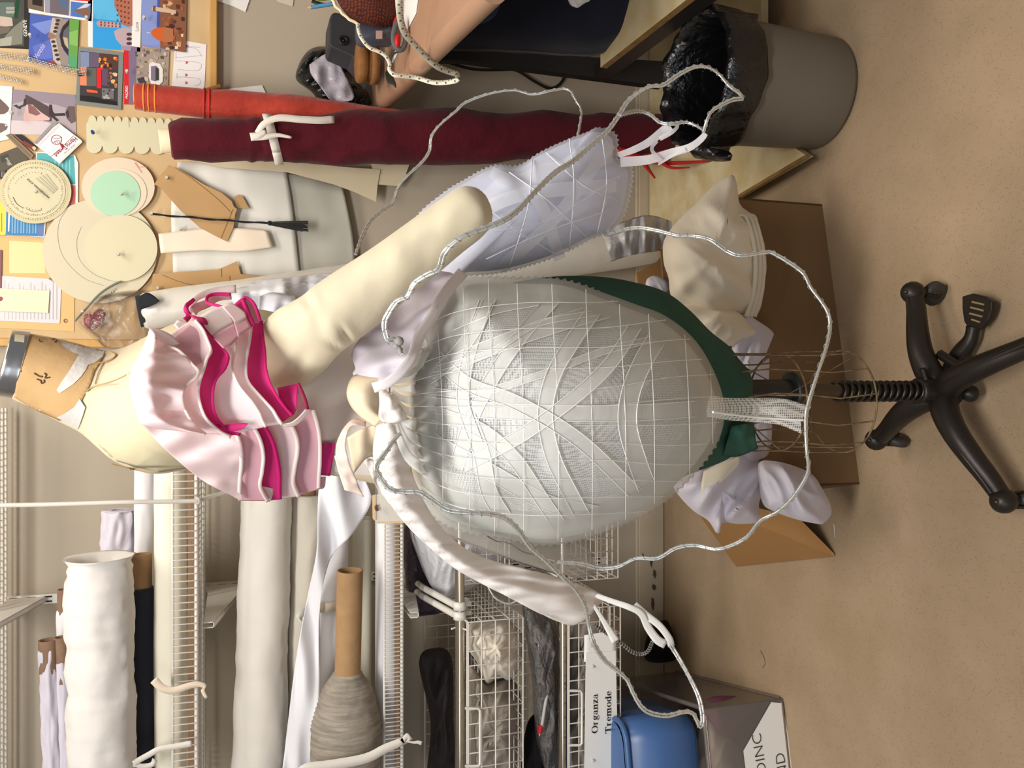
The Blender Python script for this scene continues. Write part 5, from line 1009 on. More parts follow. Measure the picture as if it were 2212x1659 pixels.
MB().lathe(bc, bc + Vector((0, 0, .325)), prof, m_bin, 64).build('bin_body', t)
m_liner = mat('black_bin_liner', (16, 16, 18), 0.22, spec=0.6, bump=(20, .8, .02))
b = MB(); rows = []; n = 72
for k, (dr, z) in enumerate(((-.02, .10), (-.022, .2), (-.016, .28), (-.006, .325), (.004, .342), (.012, .336), (.013, .315), (.012, .285), (.011, .258), (.010, .25))):
    row = []
    for j in range(n):
        a = 2 * math.pi * j / n; w = (0.009 * noise.noise(Vector((math.cos(a) * 4, math.sin(a) * 4, z * 9))) + .006 * math.sin(a * 17 + z * 30)) * (1 if k > 0 else .3)
        zz = z + (0.03 * noise.noise(Vector((math.cos(a) * 2.2, math.sin(a) * 2.2, 3))) if k > 5 else .012 * noise.noise(Vector((math.cos(a) * 3, math.sin(a) * 3, 7))))
        rr = .137 + dr + w * (.6 if k < 6 else .45); rr = max(rr, .1395) if k > 5 else rr; row.append(bc + Vector((rr * math.cos(a), rr * math.sin(a), zz)))
    rows.append(row)
b.grid(rows, m_liner, cu=True); b.add([p for p in rows[0]], [tuple(range(n))], m_liner); b.build('bin_liner', None, 'shiny black bin liner folded over the rim of the bin', 'bin liner', solid=.001)
b = MB(); b.grid(loft([[(1480, 300, 1.72), (1515, 315, 1.68), (1550, 322, 1.64), (1575, 328, 1.62)], [(1490, 325, 1.70), (1525, 334, 1.67), (1555, 340, 1.62), (1582, 336, 1.60)], [(1500, 340, 1.72), (1530, 346, 1.69), (1560, 348, 1.64), (1578, 346, 1.62)]], 20, 10, wr=(.02, .03, 1)), m_liner); b.build('liner_tail', None, 'loose black plastic tail of the bin liner sticking out to the left', 'plastic', solid=.003)
# ================================================================ the dress stand
D0 = 1.235
def stations(b, st, m, n=40, caps=True, pw=1.0):
    """st: (x, y, x, y, distance, half depth) - the two outline points of a cross-section and how deep it is"""
    c = cr([tuple(s) for s in st], max(24, len(st) * 5)); rows = []
    for (xa, ya, xb, yb, d, rd) in c:
        row = []
        for j in range(n):
            a = 2 * math.pi * j / n; u = math.cos(a); v = math.sin(a)
            row.append(P((xa + xb) / 2 + (xb - xa) / 2 * u, (ya + yb) / 2 + (yb - ya) / 2 * u, d - rd * (abs(v) ** pw) * (1 if v > 0 else -1)))
        rows.append(row)
    b.grid(rows, m, cu=True)
    if caps: b.add(rows[0], [tuple(range(n - 1, -1, -1))], m, False); b.add(rows[-1], [tuple(range(n))], m, False)
    return b
m_body = mat('cream_form_cloth', (222, 206, 174), 0.85, bump=(26, 0.25, 0.004), var=(5, 0.08))
m_paperneck = mat('old_buff_paper', (206, 168, 118), 0.8, var=(9, 0.16), bump=(40, 0.5, 0.004))
m_torn = mat('torn_white_canvas', (214, 208, 202), 0.9, bump=(60, 0.6, 0.004), var=(20, 0.12))
m_bust = mat('bust_padding_cloth', (206, 195, 162), 0.85, bump=(14, 0.15, 0.004))
m_arm = mat('stuffed_calico', (210, 199, 172), 0.85, bump=(9, 0.35, 0.012), var=(3, 0.04), sheen=0.15)
m_green = mat('bottle_green_cloth', (46, 86, 72), 0.85, bump=(16, 0.5, 0.006), var=(10, 0.2))
m_waist = mat('greyish_waist_cloth', (228, 218, 210), 0.85, bump=(14, 0.25, 0.005), var=(6, 0.05))
F_ = thing('dress_stand', (P(1960, 845, D0).x, D0, 0), 'old dressmaking stand with padded bust and one stuffed arm, on a wheeled iron base', 'dress stand')
b = MB(); stations(b, [(60, 720, 26, 862, D0, .044), (110, 728, 75, 884, D0, .047), (165, 741, 125, 910, D0, .052), (222, 756, 172, 934, D0, .058), (262, 752, 205, 962, D0, .075), (300, 735, 240, 992, D0, .10), (345, 712, 285, 1013, D0, .125), (400, 690, 340, 1024, D0, .14), (470, 668, 420, 1012, D0, .14), (560, 668, 520, 1008, D0, .13), (650, 690, 640, 1018, D0, .115), (740, 712, 735, 1030, D0, .105), (830, 700, 830, 1050, D0, .115), (950, 660, 950, 1080, D0, .15), (1050, 640, 1050, 1090, D0, .16)], m_body)
torso = b.build('torso', F_); TB = bvh(torso)
b = MB(); patch(b, [(62, 724), (110, 731), (165, 744), (222, 758), (226, 766), (205, 800), (195, 830), (178, 862), (160, 905), (128, 908), (70, 882), (31, 858), (40, 800)], TB, 0.0016, m_paperneck, 10, 1.23); b.build('neck_paper', F_, label='worn buff paper round the neck', solid=.001)
b = MB(); patch(b, [(128, 735), (160, 742), (200, 750), (226, 758), (222, 770), (205, 783), (190, 788), (186, 798), (176, 812), (158, 830), (140, 842), (128, 850), (122, 843), (132, 826), (150, 800), (162, 780), (170, 766), (155, 760), (138, 750)], TB, 0.0032, m_torn, 8, 1.23)
b.build('torn_canvas', F_, label='white canvas showing through a tear')
b = MB(); patch(b, [(172, 862), (160, 880), (142, 892), (122, 902), (134, 908), (160, 922), (168, 928), (178, 900), (184, 880)], TB, 0.0032, m_torn, 8, 1.23); b.build('torn_canvas', F_, label='white canvas showing through a tear')
b = MB(); m_stamp = paint((96, 70, 50))
def seam(pts, off, r, m, nm='seam', tree=TB): MB().tube([onto(tree, x, y, off) for x, y in cr(pts, 24)], r, m, 5).build(nm, F_)
seam([(74, 806), (84, 812), (92, 814)], .0024, .0011, m_stamp, 'stamped_mark'); seam([(96, 806), (100, 810), (98, 816), (108, 815)], .0024, .0011, m_stamp, 'stamped_mark'); seam([(80, 819), (88, 822), (90, 828), (96, 825), (95, 820)], .0024, .0011, m_stamp, 'stamped_mark')
seam([(84, 733), (86, 738), (92, 738)], .0024, .0008, m_stamp, 'stamped_mark'); seam([(112, 733), (118, 732), (122, 735), (118, 740)], .0024, .0007, m_stamp, 'stamped_mark')
b = MB(); seam([(205, 830), (212, 806), (224, 782)], .0018, .0006, paint((170, 140, 100))); seam([(186, 850), (196, 838), (240, 824), (272, 810)], .0024, .0008, paint((186, 160, 116))); seam([(238, 760), (250, 768), (232, 780), (200, 786)], .0024, .0012, paint((176, 142, 96)))
seam([(240, 1003), (270, 1010), (310, 1017), (350, 1019)], .002, .0012, paint((170, 146, 108)))
b = MB(); patch(b, [(186, 848), (230, 832), (270, 828), (300, 800), (420, 800), (420, 1008), (345, 1019), (285, 1006), (240, 985), (216, 962), (205, 930), (190, 890)], TB, 0.0048, m_bust, 10, 1.23); b.build('bust_padding', F_, solid=.002)
b = MB(); patch(b, [(250, 840), (232, 860), (220, 900), (214, 930), (222, 965), (255, 995), (300, 1008), (420, 1006), (420, 800), (280, 806)], TB, 0.010, m_bust, 10, 1.23); b.build('bust_padding', F_, solid=.003)
b = MB(); patch(b, [(640, 720), (700, 716), (790, 715), (840, 730), (840, 1030), (740, 1022), (650, 1010)], TB, 0.0025, m_waist, 14, 1.23); b.build('waist_cover', F_, label='grey white cloth over the waist')
m_alu = mat('brushed_aluminium', (206, 206, 210), 0.22, metal=1.0, bump=(90, .1, .001))
b = MB(); stations(b, [(66, 718, 30, 862, D0, .046), (64, 716, 27, 861, D0, .0475), (46, 714, 8, 858, D0, .0475), (30, 713, -8, 856, D0, .0475), (26, 714, -12, 854, D0, .046), (22, 724, -14, 842, D0, .040)], m_alu); o = b.build('neck_cap', F_); CB = bvh(o)
b = MB(); patch(b, [(32, 722), (53, 724), (52, 740), (31, 737)], CB, .0012, paint((206, 198, 166)), 6); b.build('sticker', F_, label='small cream size sticker')
# stuffed arm
b = MB()
c = cr([(540, 715, 590, 875, 1.13, .042), (570, 694, 652, 838, 1.10, .043), (600, 668, 700, 800, 1.08, .044), (649, 641, 733, 764, 1.06, .044), (680, 616, 764, 741, 1.055, .043), (723, 587, 829, 691, 1.045, .042), (786, 547, 890, 636, 1.03, .041), (834, 514, 935, 600, 1.02, .040), (905, 463, 1000, 545, 1.01, .039), (960, 424, 1038, 515, 1.0, .038), (994, 404, 1058, 492, .995, .036), (1012, 402, 1063, 476, .995, .033), (1030, 406, 1064, 464, .995, .026), (1046, 418, 1062, 452, .995, .014), (1054, 430, 1060, 444, .995, .006)], 80)
rows = []
for (xa, ya, xb, yb, d, rd) in c:
    row = []
    for j in range(56):
        a = 2 * math.pi * j / 56; u, v = math.cos(a), math.sin(a); x = (xa + xb) / 2 + (xb - xa) / 2 * u; y = (ya + yb) / 2 + (yb - ya) / 2 * u
        dd = d - rd * v
        if v > 0:
            for (cx, cy, dx, dy, w, l, am) in ((748, 728, .55, .83, 6, 24, .009), (722, 748, .9, .43, 6, 20, .007), (664, 650, .5, .86, 9, 18, .005), (688, 700, .3, .95, 16, 40, .003), (600, 700, .2, .98, 12, 50, .003), (640, 790, -.6, .8, 12, 40, .004)):
                p_, q_ = (x - cx) * dx + (y - cy) * dy, -(x - cx) * dy + (y - cy) * dx
                dd += am * math.exp(-(q_ / w) ** 2 - (p_ / l) ** 2) - am * .4 * math.exp(-((q_ + w * 2.2) / w) ** 2 - (p_ / l) ** 2)
            dd += 0.003 * noise.noise(Vector((x * .018, y * .018, 1)))
        row.append(P(x, y, dd))
    rows.append(row)
b.grid(rows, m_arm, cu=True); arm = b.build('stuffed_arm', F_); AB = bvh(arm)
# green hip cover
b = MB(); stations(b, [(1000, 640, 1000, 1070, D0, .155), (1100, 612, 1100, 1090, D0, .165), (1200, 597, 1200, 1095, D0, .17), (1300, 598, 1300, 1090, D0, .168), (1380, 612, 1380, 1070, D0, .16), (1440, 632, 1440, 1048, D0, .15), (1490, 670, 1490, 1024, D0, .13), (1535, 716, 1535, 1008, D0, .11), (1575, 748, 1572, 992, D0, .095), (1600, 780, 1598, 972, D0, .085), (1618, 800, 1616, 955, D0, .075), (1626, 825, 1626, 930, D0, .055)], m_green); b.build('hip_cover', F_)
b = MB(); b.grid(loft([[(1560, 985, 1.20), (1595, 985, 1.19), (1638, 968, 1.17)], [(1570, 955, 1.15), (1598, 950, 1.14), (1632, 950, 1.15)], [(1580, 920, 1.13), (1608, 916, 1.13), (1627, 912, 1.15)]], 12, 10, wr=(.02, .04, 1)), m_green); b.build('cover_flap', F_, solid=.002)
# wire cage below the hips
m_rust = mat('rusty_wire', (108, 88, 66), 0.55, metal=0.5, col2=(150, 128, 96), var=(60, .3)); b = MB()
cx_ = P(1700, 868, D0).x; zc = [(.54, .083), (.43, .082), (.30, .088)]
for z, r in zc[1:]: b.tube([Vector((cx_ + r * math.cos(R(k * 10)), D0 + r * math.sin(R(k * 10)), z)) for k in range(36)], .0016, m_rust, 6, closed=True)
for k in range(12):
    a = R(k * 30 + 8); b.tube([Vector((cx_ + r * math.cos(a + .06 * math.sin(z * 30)), D0 + r * math.sin(a), z)) for z, r in ((.54, .083), (.49, .082), (.43, .0825), (.37, .086), (.30, .088))], .0014, m_rust, 5)
    if k % 3 == 0: b.tube([Vector((cx_ + .082 * math.cos(a), D0 + .082 * math.sin(a), .43)), Vector((cx_ + .03 * math.cos(a + .3), D0 + .03 * math.sin(a + .3), .50)), Vector((cx_, D0, .52))], .0012, m_rust, 5)
    if k % 4 == 1: b.tube([Vector((cx_ + .082 * math.cos(a), D0 + .082 * math.sin(a), .47)), Vector((cx_ + .088 * math.cos(a + .9), D0 + .088 * math.sin(a + .9), .31))], .0011, m_rust, 5)
b.build('wire_cage', F_)
# pole, collar, spring, hub
Xp = P(1900, 845, D0).x
def zat(x): return P(x, 845, D0).z
m_iron = mat('black_iron', (42, 36, 31), 0.42, metal=0.35, spec=.5, bump=(30, .2, .003)); m_pipe = mat('worn_steel_pipe', (92, 84, 72), 0.35, metal=0.85, var=(20, .2)); m_spring = mat('dark_spring_steel', (66, 62, 56), 0.3, metal=0.8); m_bp = mat('black_painted_tube', (30, 32, 32), 0.4, spec=.5)
V = lambda z: Vector((Xp, D0, z))
rp = px(26, 1660, D0)
MB().lathe(V(zat(1600)), V(zat(1705)), [(0, rp), (1, rp)], m_bp, 28).build('upper_tube', F_)
zf = zat(1706); MB().lathe(V(zf + .004), V(zf - .008), [(0, .012), (0, .028), (.2, .033), (.8, .033), (1, .028), (1, .01)], m_bp, 36).build('flange', F_)
rq = px(16, 1760, D0); MB().lathe(V(zat(1704)), V(zat(2000)), [(0, rq), (1, rq)], m_pipe, 24).build('pole', F_)
rs_ = px(20, 1900, D0); za, zb_ = zat(1803), zat(1984); turns = 13; pts = []
for i in range(turns * 16 + 1):
    a = 2 * math.pi * i / 16; pts.append(Vector((Xp + rs_ * math.cos(a), D0 + rs_ * math.sin(a), za + (zb_ - za) * i / (turns * 16))))
MB().tube(pts, 0.0031, m_spring, 8).build('spring', F_)
rh = px(29, 2010, D0); zh = zat(1980)
MB().lathe(V(zh), V(.045), [(0, rh * .7), (0, rh * .9), (.03, rh * .98), (.08, rh), (.75, rh * 1.02), (.9, rh * 1.1), (1, rh * .8), (1, .003)], m_iron, 36).build('hub', F_)
a = P(2000, 820, D0 - rh * .6); b = MB(); b.rod(a, P(1992, 796, D0 - rh * .6), .0055, m_iron, 12); b.build('locking_pin', F_)
def caster(leg, c, ang):
    b = MB(); w = Vector((math.cos(ang), math.sin(ang), 0)); ct = Vector((c.x, c.y, .024))
    b.lathe(ct - w * .009, ct + w * .009, [(0, .003), (0, .018), (.15, .0235), (.85, .0235), (1, .018), (1, .003)], mat('caster_wheel', (70, 66, 60), 0.5, metal=.3), 28)
    b.lathe(ct - w * .0105, ct + w * .0105, [(0, .002), (0, .009), (1, .009), (1, .002)], m_pipe, 16)
    b.tube([Vector((c.x, c.y, .062)), ct + Vector((0, 0, .026))], .007, m_iron, 8)
    for s_ in (-1, 1): b.tube([ct + w * .011 * s_ + Vector((0, 0, .028)), ct + w * .0125 * s_], .004, m_iron, 6)
    b.build('caster', leg)
def legm(ex, ey, cang, pts=None):
    e = Vector((ex, ey, 0)); d = Vector((ex - Xp, ey - D0, 0)); L = d.length; d.normalize(); b = MB(); path = []
    for t, z in ((.02, .075), (.1, .088), (.22, .098), (.4, .100), (.6, .092), (.8, .080), (.95, .074), (1.0, .072)): path.append(Vector((Xp, D0, z)) + d * L * t)
    path = [Vector(p) for p in cr(path, 30)]
    b.tube(path, [.026, .021, .0175, .0165, .0165, .0165, .017], m_iron, 14, flat=1.0)
    ridge = [p + Vector((0, 0, .0165)) for p in path[4:-2]]; b.tube(ridge, .0045, m_iron, 8)
    c = e + Vector((0, 0, .074)); b.ball(c, .0215, m_iron, 18, (1, 1, 1.05)); b.tube([c, c - Vector((0, 0, .022))], .012, m_iron, 12)
    o = b.build('leg', F_); b2 = MB(); b2.ball(c + Vector((0, -.006, .0215)), .0042, m_pipe, 8); b2.build('rivet', o); caster(o, e + Vector((.0, 0, 0)), cang); return o
g1 = P(1962, 632, 1.0); 
def ballat(x, y, z=.074): p = PZ(x, y, z); return p.x, p.y
legm(*ballat(1972, 632), R(60)); legm(*ballat(1893, 950), R(-25)); legm(*ballat(2168, 1082), R(20))
f4 = PZ(2205, 745, .10); d4 = Vector((f4.x - Xp, f4.y - D0, 0)).normalized(); legm(Xp + d4.x * .225, D0 + d4.y * .225, R(70))
# foot pedal
b = MB(); zp = .034; ped = [(2078, 640), (2100, 634), (2125, 640), (2143, 652), (2142, 670), (2134, 692), (2118, 712), (2092, 712), (2082, 694), (2078, 668)]
pp = [PZ(x, y, zp) for x, y in ped]; cpd = sum(pp, Vector()) / len(pp)
b.poly(pp, m_iron, .010, (0, 0, -1)); b.tube([PZ(x, y, zp - .004) for x, y in cr([(2103, 706), (2096, 735), (2076, 762), (2062, 790), (2056, 820)], 12)], [.013, .012, .018, .020, .018], m_iron, 12)
o = b.build('pedal', F_, bevel=.002); b = MB()
for x0, y0, x1, y1 in ((2100, 652, 2126, 658), (2097, 664, 2125, 671), (2095, 677, 2122, 684), (2099, 690, 2117, 696)): b.rod(PZ(x0, y0, zp + .0006), PZ(x1, y1, zp + .0006), .0020, mat('pedal_slot', (150, 128, 98), .7), 6)
b.build('tread_bars', o, label='pale worn tread bars')
# strut between leg and hub
b = MB(); b.tube([PZ(x, y, .075) for x, y in ((2030, 765), (2050, 778), (2070, 790))], .009, m_iron, 8); b.tube([PZ(x, y, .075) for x, y in ((2092, 775), (2110, 790), (2095, 812))], .009, m_iron, 8); b.ball(PZ(2095, 850, .04), .016, m_iron, 12); b.build('strut', F_)
# ================================================================ tulle panniers
m_base = mat('white_wadding_layer', (236, 237, 234), 0.9, bump=(9, 0.3, 0.010), var=(5, 0.07), sheen=.2)
m_organza = mat('pinked_organza', (220, 220, 214), 0.8, alpha=0.62, bump=(12, .3, .006), trans=.2)
m_net = mat('tulle_net', (236, 237, 236), 0.85, alpha=0.62, weave=(330, 0.12))
m_band = mat('tulle_band', (248, 248, 244), 0.85, alpha=0.6, trans=.2)
m_thread = mat('white_thread', (244, 243, 240), 0.8)
def zig(outline, n, amp, c):
    ol = cr(outline, n, closed=True); out = []
    for i, (x, y) in enumerate(ol):
        l = math.hypot(x - c[0], y - c[1]); k = 1 + (amp if i % 2 else -amp) / l; out.append((c[0] + (x - c[0]) * k, c[1] + (y - c[1]) * k))
    return out
def zdome(outline, c, De, bulge, rings, n, amp, fold=None, pw=2.0):
    ol = cr(outline, n, closed=True); rows = []
    for i in range(rings + 1):
        r = math.sin(math.pi / 2 * i / rings); row = []
        for j in range(n):
            k = r
            if i == rings: k = r + (amp if j % 2 else -amp) / math.hypot(ol[j][0] - c[0], ol[j][1] - c[1])
            x = c[0] + (ol[j][0] - c[0]) * k; y = c[1] + (ol[j][1] - c[1]) * k; d = De - bulge * max(0, 1 - r ** pw) ** .5
            if fold: d -= fold[0] * (folds(x, y, fold[1], fold[2], fold[3]) - .3) * (1 - .5 * r ** 6)
            row.append(P(x, y, d))
        rows.append(row)
    return rows
PC = (1215, 885)
po = [(868, 845), (880, 780), (905, 712), (940, 655), (975, 605), (1040, 598), (1130, 600), (1215, 604), (1300, 630), (1375, 655), (1440, 680), (1500, 730), (1545, 800), (1568, 870), (1560, 935), (1520, 1000), (1462, 1062), (1400, 1108), (1330, 1140), (1260, 1165), (1180, 1178), (1100, 1166), (1010, 1150), (945, 1122), (905, 1065), (884, 990), (872, 910)]
t = thing('tulle_pannier', P(1560, 885, 1.1), 'large white padded tulle pannier with pinked edges over the near hip of the stand', 'pannier', 'padded tulle panniers')
b = MB(); b.grid(zdome(po, PC, 1.165, .19, 22, 260, 4.5), m_organza, cu=True); b.build('organza_layer', t)
def inset(o, c, k): return [(c[0] + (x - c[0]) * k, c[1] + (y - c[1]) * k) for x, y in o]
b = MB(); b.grid(zdome(inset(po, PC, .955), PC, 1.16, .182, 22, 180, 0, (.008, .012, 3, .8)), m_base, cu=True); wad = b.build('wadding_layer', t)
b = MB(); rows = zdome(inset(po, PC, .93), PC, 1.150, .190, 22, 200, 1.5); b.grid(rows, m_net, cu=True); net = b.build('net_layer', t); NB = bvh(net)
bands = [([(1200, 640), (1130, 720), (1070, 805), (1020, 900), (985, 1010)], 30), ([(1290, 660), (1232, 745), (1192, 820), (1178, 900), (1196, 990), (1240, 1080), (1270, 1135)], 32), ([(1375, 700), (1330, 770), (1280, 825), (1200, 890), (1110, 950), (1000, 1005)], 28), ([(1428, 716), (1390, 780), (1362, 850), (1356, 920), (1378, 1000), (1405, 1072)], 40),
         ([(880, 868), (980, 880), (1120, 890), (1260, 893), (1400, 890), (1540, 880)], 34), ([(890, 880), (960, 900), (1040, 930), (1110, 990), (1165, 1070), (1212, 1140)], 30), ([(905, 812), (980, 782), (1100, 735), (1220, 695), (1330, 665)], 34), ([(890, 838), (960, 790), (1020, 720), (1050, 650)], 28), ([(878, 915), (950, 962), (1060, 1020), (1180, 1085), (1290, 1110)], 34),
         ([(1010, 900), (1040, 980), (1056, 1060), (1090, 1120)], 34), ([(940, 770), (1010, 830), (1120, 872), (1250, 950), (1380, 1072)], 30), ([(930, 800), (1060, 760), (1160, 700), (1290, 676)], 12), ([(900, 840), (1020, 850), (1160, 812), (1300, 760), (1420, 730)], 14), ([(900, 730), (960, 700), (1060, 660), (1160, 640)], 40), ([(1060, 640), (1020, 740), (1000, 860), (1030, 960)], 26)]
for k, (c_, w) in enumerate(bands):
    A, B_ = band(cr(c_, 40), w); b = MB(); rows = []
    for j in range(5): rows.append([onto(NB, a[0] + (e[0] - a[0]) * j / 4, a[1] + (e[1] - a[1]) * j / 4, .0018 + .0005 * (k % 4), 1.12) for a, e in zip(A, B_)])
    b.grid(rows, m_band)
    for rail in (A, B_): b.tube([onto(NB, x, y, .0028 + .0005 * (k % 4), 1.12) for x, y in rail], .0007, m_thread, 4)
    b.build('tulle_band', t)
b = MB()
def inpo(x, y, k=.985):
    o = inset(po, PC, k); c = False; j = len(o) - 1
    for i in range(len(o)):
        if (o[i][1] > y) != (o[j][1] > y) and x < (o[j][0] - o[i][0]) * (y - o[i][1]) / (o[j][1] - o[i][1]) + o[i][0]: c = not c
        j = i
    return c
OB = BVHTree.FromPolygons(*(lambda r: ([p for q_ in r for p in q_], [(i * 120 + j, i * 120 + (j + 1) % 120, (i + 1) * 120 + (j + 1) % 120, (i + 1) * 120 + j) for i in range(len(r) - 1) for j in range(120)]))(zdome(po, PC, 1.158, .198, 22, 120, 0)))
def stitch(pts, r=.0005):
    c = [p for p in cr(pts, 60) if inpo(*p)]
    if len(c) > 2: b.tube([onto(OB, x, y, .0016 + .0006 * math.sin(i * 1.3), 1.15) for i, (x, y) in enumerate(c)], r, m_thread, 4)
for x0 in (945, 1003, 1058, 1120, 1195, 1268, 1340, 1402, 1478, 1528): stitch([(x0 - 4, 560), (x0, 700), (x0 + 9, 850), (x0 + 12, 1000), (x0 + 10, 1200)])
for y0, yc in ((655, 640), (710, 690), (752, 735), (796, 780), (840, 815), (878, 862), (921, 918), (958, 962), (996, 1004), (1036, 1040), (1076, 1072), (1112, 1100)): stitch([(860, (y0 + 885) / 2 if y0 > 885 else (y0 + 885) / 2 - 5), (960, y0 - (y0 - 885) * .12), (1120, y0), (1300, y0 - 2), (1450, yc), (1590, yc - 8)])
b.build('quilting_stitches', t)
b = MB(); A, B_ = band(cr([(1530, 878, .985), (1580, 884, 1.01), (1640, 886, 1.03), (1690, 890, 1.03), (1742, 908, 1.03)], 24), 44, 62); b.grid(loft([A, [(a[0], (a[1] + c[1]) / 2, a[2] - .006) for a, c in zip(A, B_)], B_], 30, 6), mat('net_tail', (238, 236, 230), .8, alpha=.75, weave=(300, .10))); b.tube([P(x, y, d - .008) for x, y, d in cr([(1540, 890, .985), (1640, 902, 1.03), (1740, 908, 1.03)], 20)], .0016, m_thread, 5)
b.build('net_tail', t, label='loose net tail hanging from the lower rim')
b = MB(); b.grid(zdome([(890, 1040), (930, 1118), (948, 1148), (1010, 1176), (1090, 1205), (1160, 1228), (1225, 1246), (1280, 1240), (1275, 1190), (1240, 1130), (1100, 1100), (960, 1060)], (1080, 1150), 1.19, .02, 8, 160, 2), mat('grey_organza', (176, 170, 162), .8, alpha=.7, trans=.2), cu=True)
b.tube([P(x, y, 1.186) for x, y in cr([(945, 1146), (1010, 1172), (1090, 1202), (1160, 1226), (1225, 1245)], 30)], .0015, mat('dark_pinked_edge', (70, 64, 58), .9), 5); b.build('under_layer', t, label='grey organza under-layer with a dark edge')
# second pannier
m_lav = mat('lavender_white_tulle', (236, 240, 255), 0.8, bump=(8, .3, .008), trans=.25, sheen=.3, var=(4, .05))
m_lavo = mat('lavender_organza', (232, 236, 252), .8, alpha=.6, trans=.25)
lo = [(1290, 276), (1322, 284), (1334, 300), (1334, 340), (1352, 352), (1366, 366), (1364, 402), (1350, 460), (1320, 500), (1282, 514), (1205, 552), (1120, 580), (1060, 592), (1000, 596), (965, 612), (940, 560), (935, 500), (900, 470), (960, 415), (1010, 385), (1045, 366), (1078, 356), (1120, 358), (1170, 328), (1230, 300), (1268, 286)]
LC = (1140, 450)
t = thing('tulle_pannier', P(1366, 430, 1.3), 'smaller lavender white tulle pannier puffing out beyond the end of the stuffed arm', 'pannier', 'padded tulle panniers')
b = MB(); b.grid(zdome(lo, LC, 1.26, .12, 20, 240, 4), m_lavo, cu=True); b.build('organza_layer', t)
b = MB(); b.grid(zdome(inset(lo, LC, .95), LC, 1.255, .118, 20, 180, 0, (.012, .010, 5, .9)), m_lav, cu=True); o = b.build('wadding_layer', t)
LB = BVHTree.FromPolygons(*(lambda r: ([p for q_ in r for p in q_], [(i * 120 + j, i * 120 + (j + 1) % 120, (i + 1) * 120 + (j + 1) % 120, (i + 1) * 120 + j) for i in range(len(r) - 1) for j in range(120)]))(zdome(lo, LC, 1.25, .132, 20, 120, 0)))
b = MB(); m_lth = mat('lavender_thread', (236, 238, 250), .8)
for pts in ([(1040, 440), (1120, 500), (1200, 550)], [(1070, 500), (1130, 490), (1200, 470), (1340, 380)], [(1100, 372), (1180, 430), (1270, 515)], [(1180, 330), (1260, 400), (1350, 440)], [(1050, 560), (1180, 500), (1330, 450)], [(1230, 300), (1240, 400), (1230, 540)], [(1150, 345), (1140, 450), (1100, 580)], [(1300, 290), (1310, 400), (1290, 505)]):
    b.tube([onto(LB, x, y, .001, 1.2) for x, y in cr(pts, 24)], .0009, m_lth, 4)
for pts, w in (([(1060, 370), (1160, 430), (1210, 560)], 26), ([(1010, 470), (1130, 420), (1330, 400)], 30), ([(1080, 580), (1200, 470), (1320, 310)], 26)):
    A, B_ = band(cr(pts, 24), w); b.grid([[onto(LB, a[0] + (e[0] - a[0]) * j / 3, a[1] + (e[1] - a[1]) * j / 3, .0006, 1.2) for a, e in zip(A, B_)] for j in range(4)], mat('lavender_band', (240, 242, 252), .8, alpha=.5))
b.build('quilting_stitches', t)
b = MB()
for c_, w0, w1 in (([(1335, 335, 1.2), (1365, 325, 1.18), (1400, 308, 1.17), (1430, 285, 1.16), (1448, 272, 1.15)], 12, 22), ([(1340, 350, 1.2), (1400, 345, 1.17), (1450, 330, 1.15), (1490, 318, 1.13), (1515, 300, 1.12), (1524, 288, 1.11)], 22, 12), ([(1430, 280, 1.16), (1450, 266, 1.15), (1463, 272, 1.15), (1452, 285, 1.15), (1425, 300, 1.16)], 6, 10), ([(1420, 305, 1.16), (1408, 320, 1.16), (1415, 335, 1.155), (1428, 350, 1.15)], 6, 12), ([(1422, 356, 1.15), (1450, 338, 1.14), (1480, 322, 1.13)], 3, 10)):
    strip(b, c_, w0, w1, mat('tie_ribbon_tulle', (236, 234, 238), .8, alpha=.8, trans=.2), 24, 4)
b.build('tie_ribbon', t, label='tulle ribbons tied to the silver wire')
# trailing strap and waist drapes
m_strap = mat('crinkled_white_organza', (246, 240, 236), 0.85, alpha=.95, bump=(20, .3, .004), trans=.25)
b = MB()
b.grid(loft([[(868, 902, 1.03), (892, 950, 1.03), (888, 1010, 1.04), (906, 1062, 1.05), (932, 1112, 1.06), (965, 1152, 1.07), (1010, 1188, 1.08), (1065, 1212, 1.09), (1120, 1226, 1.10), (1200, 1246, 1.12), (1285, 1276, 1.14), (1300, 1300, 1.15)],
             [(840, 905, 1.0), (850, 960, 1.0), (856, 1020, 1.01), (880, 1085, 1.03), (915, 1135, 1.04), (955, 1178, 1.05), (1005, 1215, 1.06), (1060, 1245, 1.07), (1120, 1265, 1.08), (1190, 1290, 1.10), (1250, 1315, 1.12), (1280, 1322, 1.13)],
             [(812, 920, 1.02), (806, 980, 1.02), (818, 1040, 1.03), (850, 1098, 1.04), (888, 1145, 1.05), (930, 1184, 1.06), (975, 1222, 1.07), (1030, 1255, 1.08), (1095, 1288, 1.09), (1160, 1322, 1.11), (1230, 1350, 1.13), (1266, 1338, 1.14)]], 90, 22, wr=(.016, .03, .45)), m_strap)
b.build('organza_strap', None, 'long crinkled white organza strap trailing down left from the waist', 'strap', solid=.0012)
b = MB(); b.grid(loft([[(779, 986, 1.1), (798, 1020, 1.09), (820, 1062, 1.08), (862, 1110, 1.07), (900, 1150, 1.07)], [(806, 993, 1.08), (815, 1030, 1.07), (836, 1070, 1.06), (880, 1118, 1.06), (915, 1156, 1.06)]], 30, 6, wr=(.01, .05, .5)), m_strap); b.build('organza_strip', None, 'narrow crimped organza strip beside the top of the long strap', 'strap', solid=.0012)
m_tan = mat('cream_twill', (224, 206, 178), .85, bump=(14, .2, .004)); m_pinkish = mat('pinkish_ribbon', (226, 204, 192), .7, bump=(14, .15, .004))
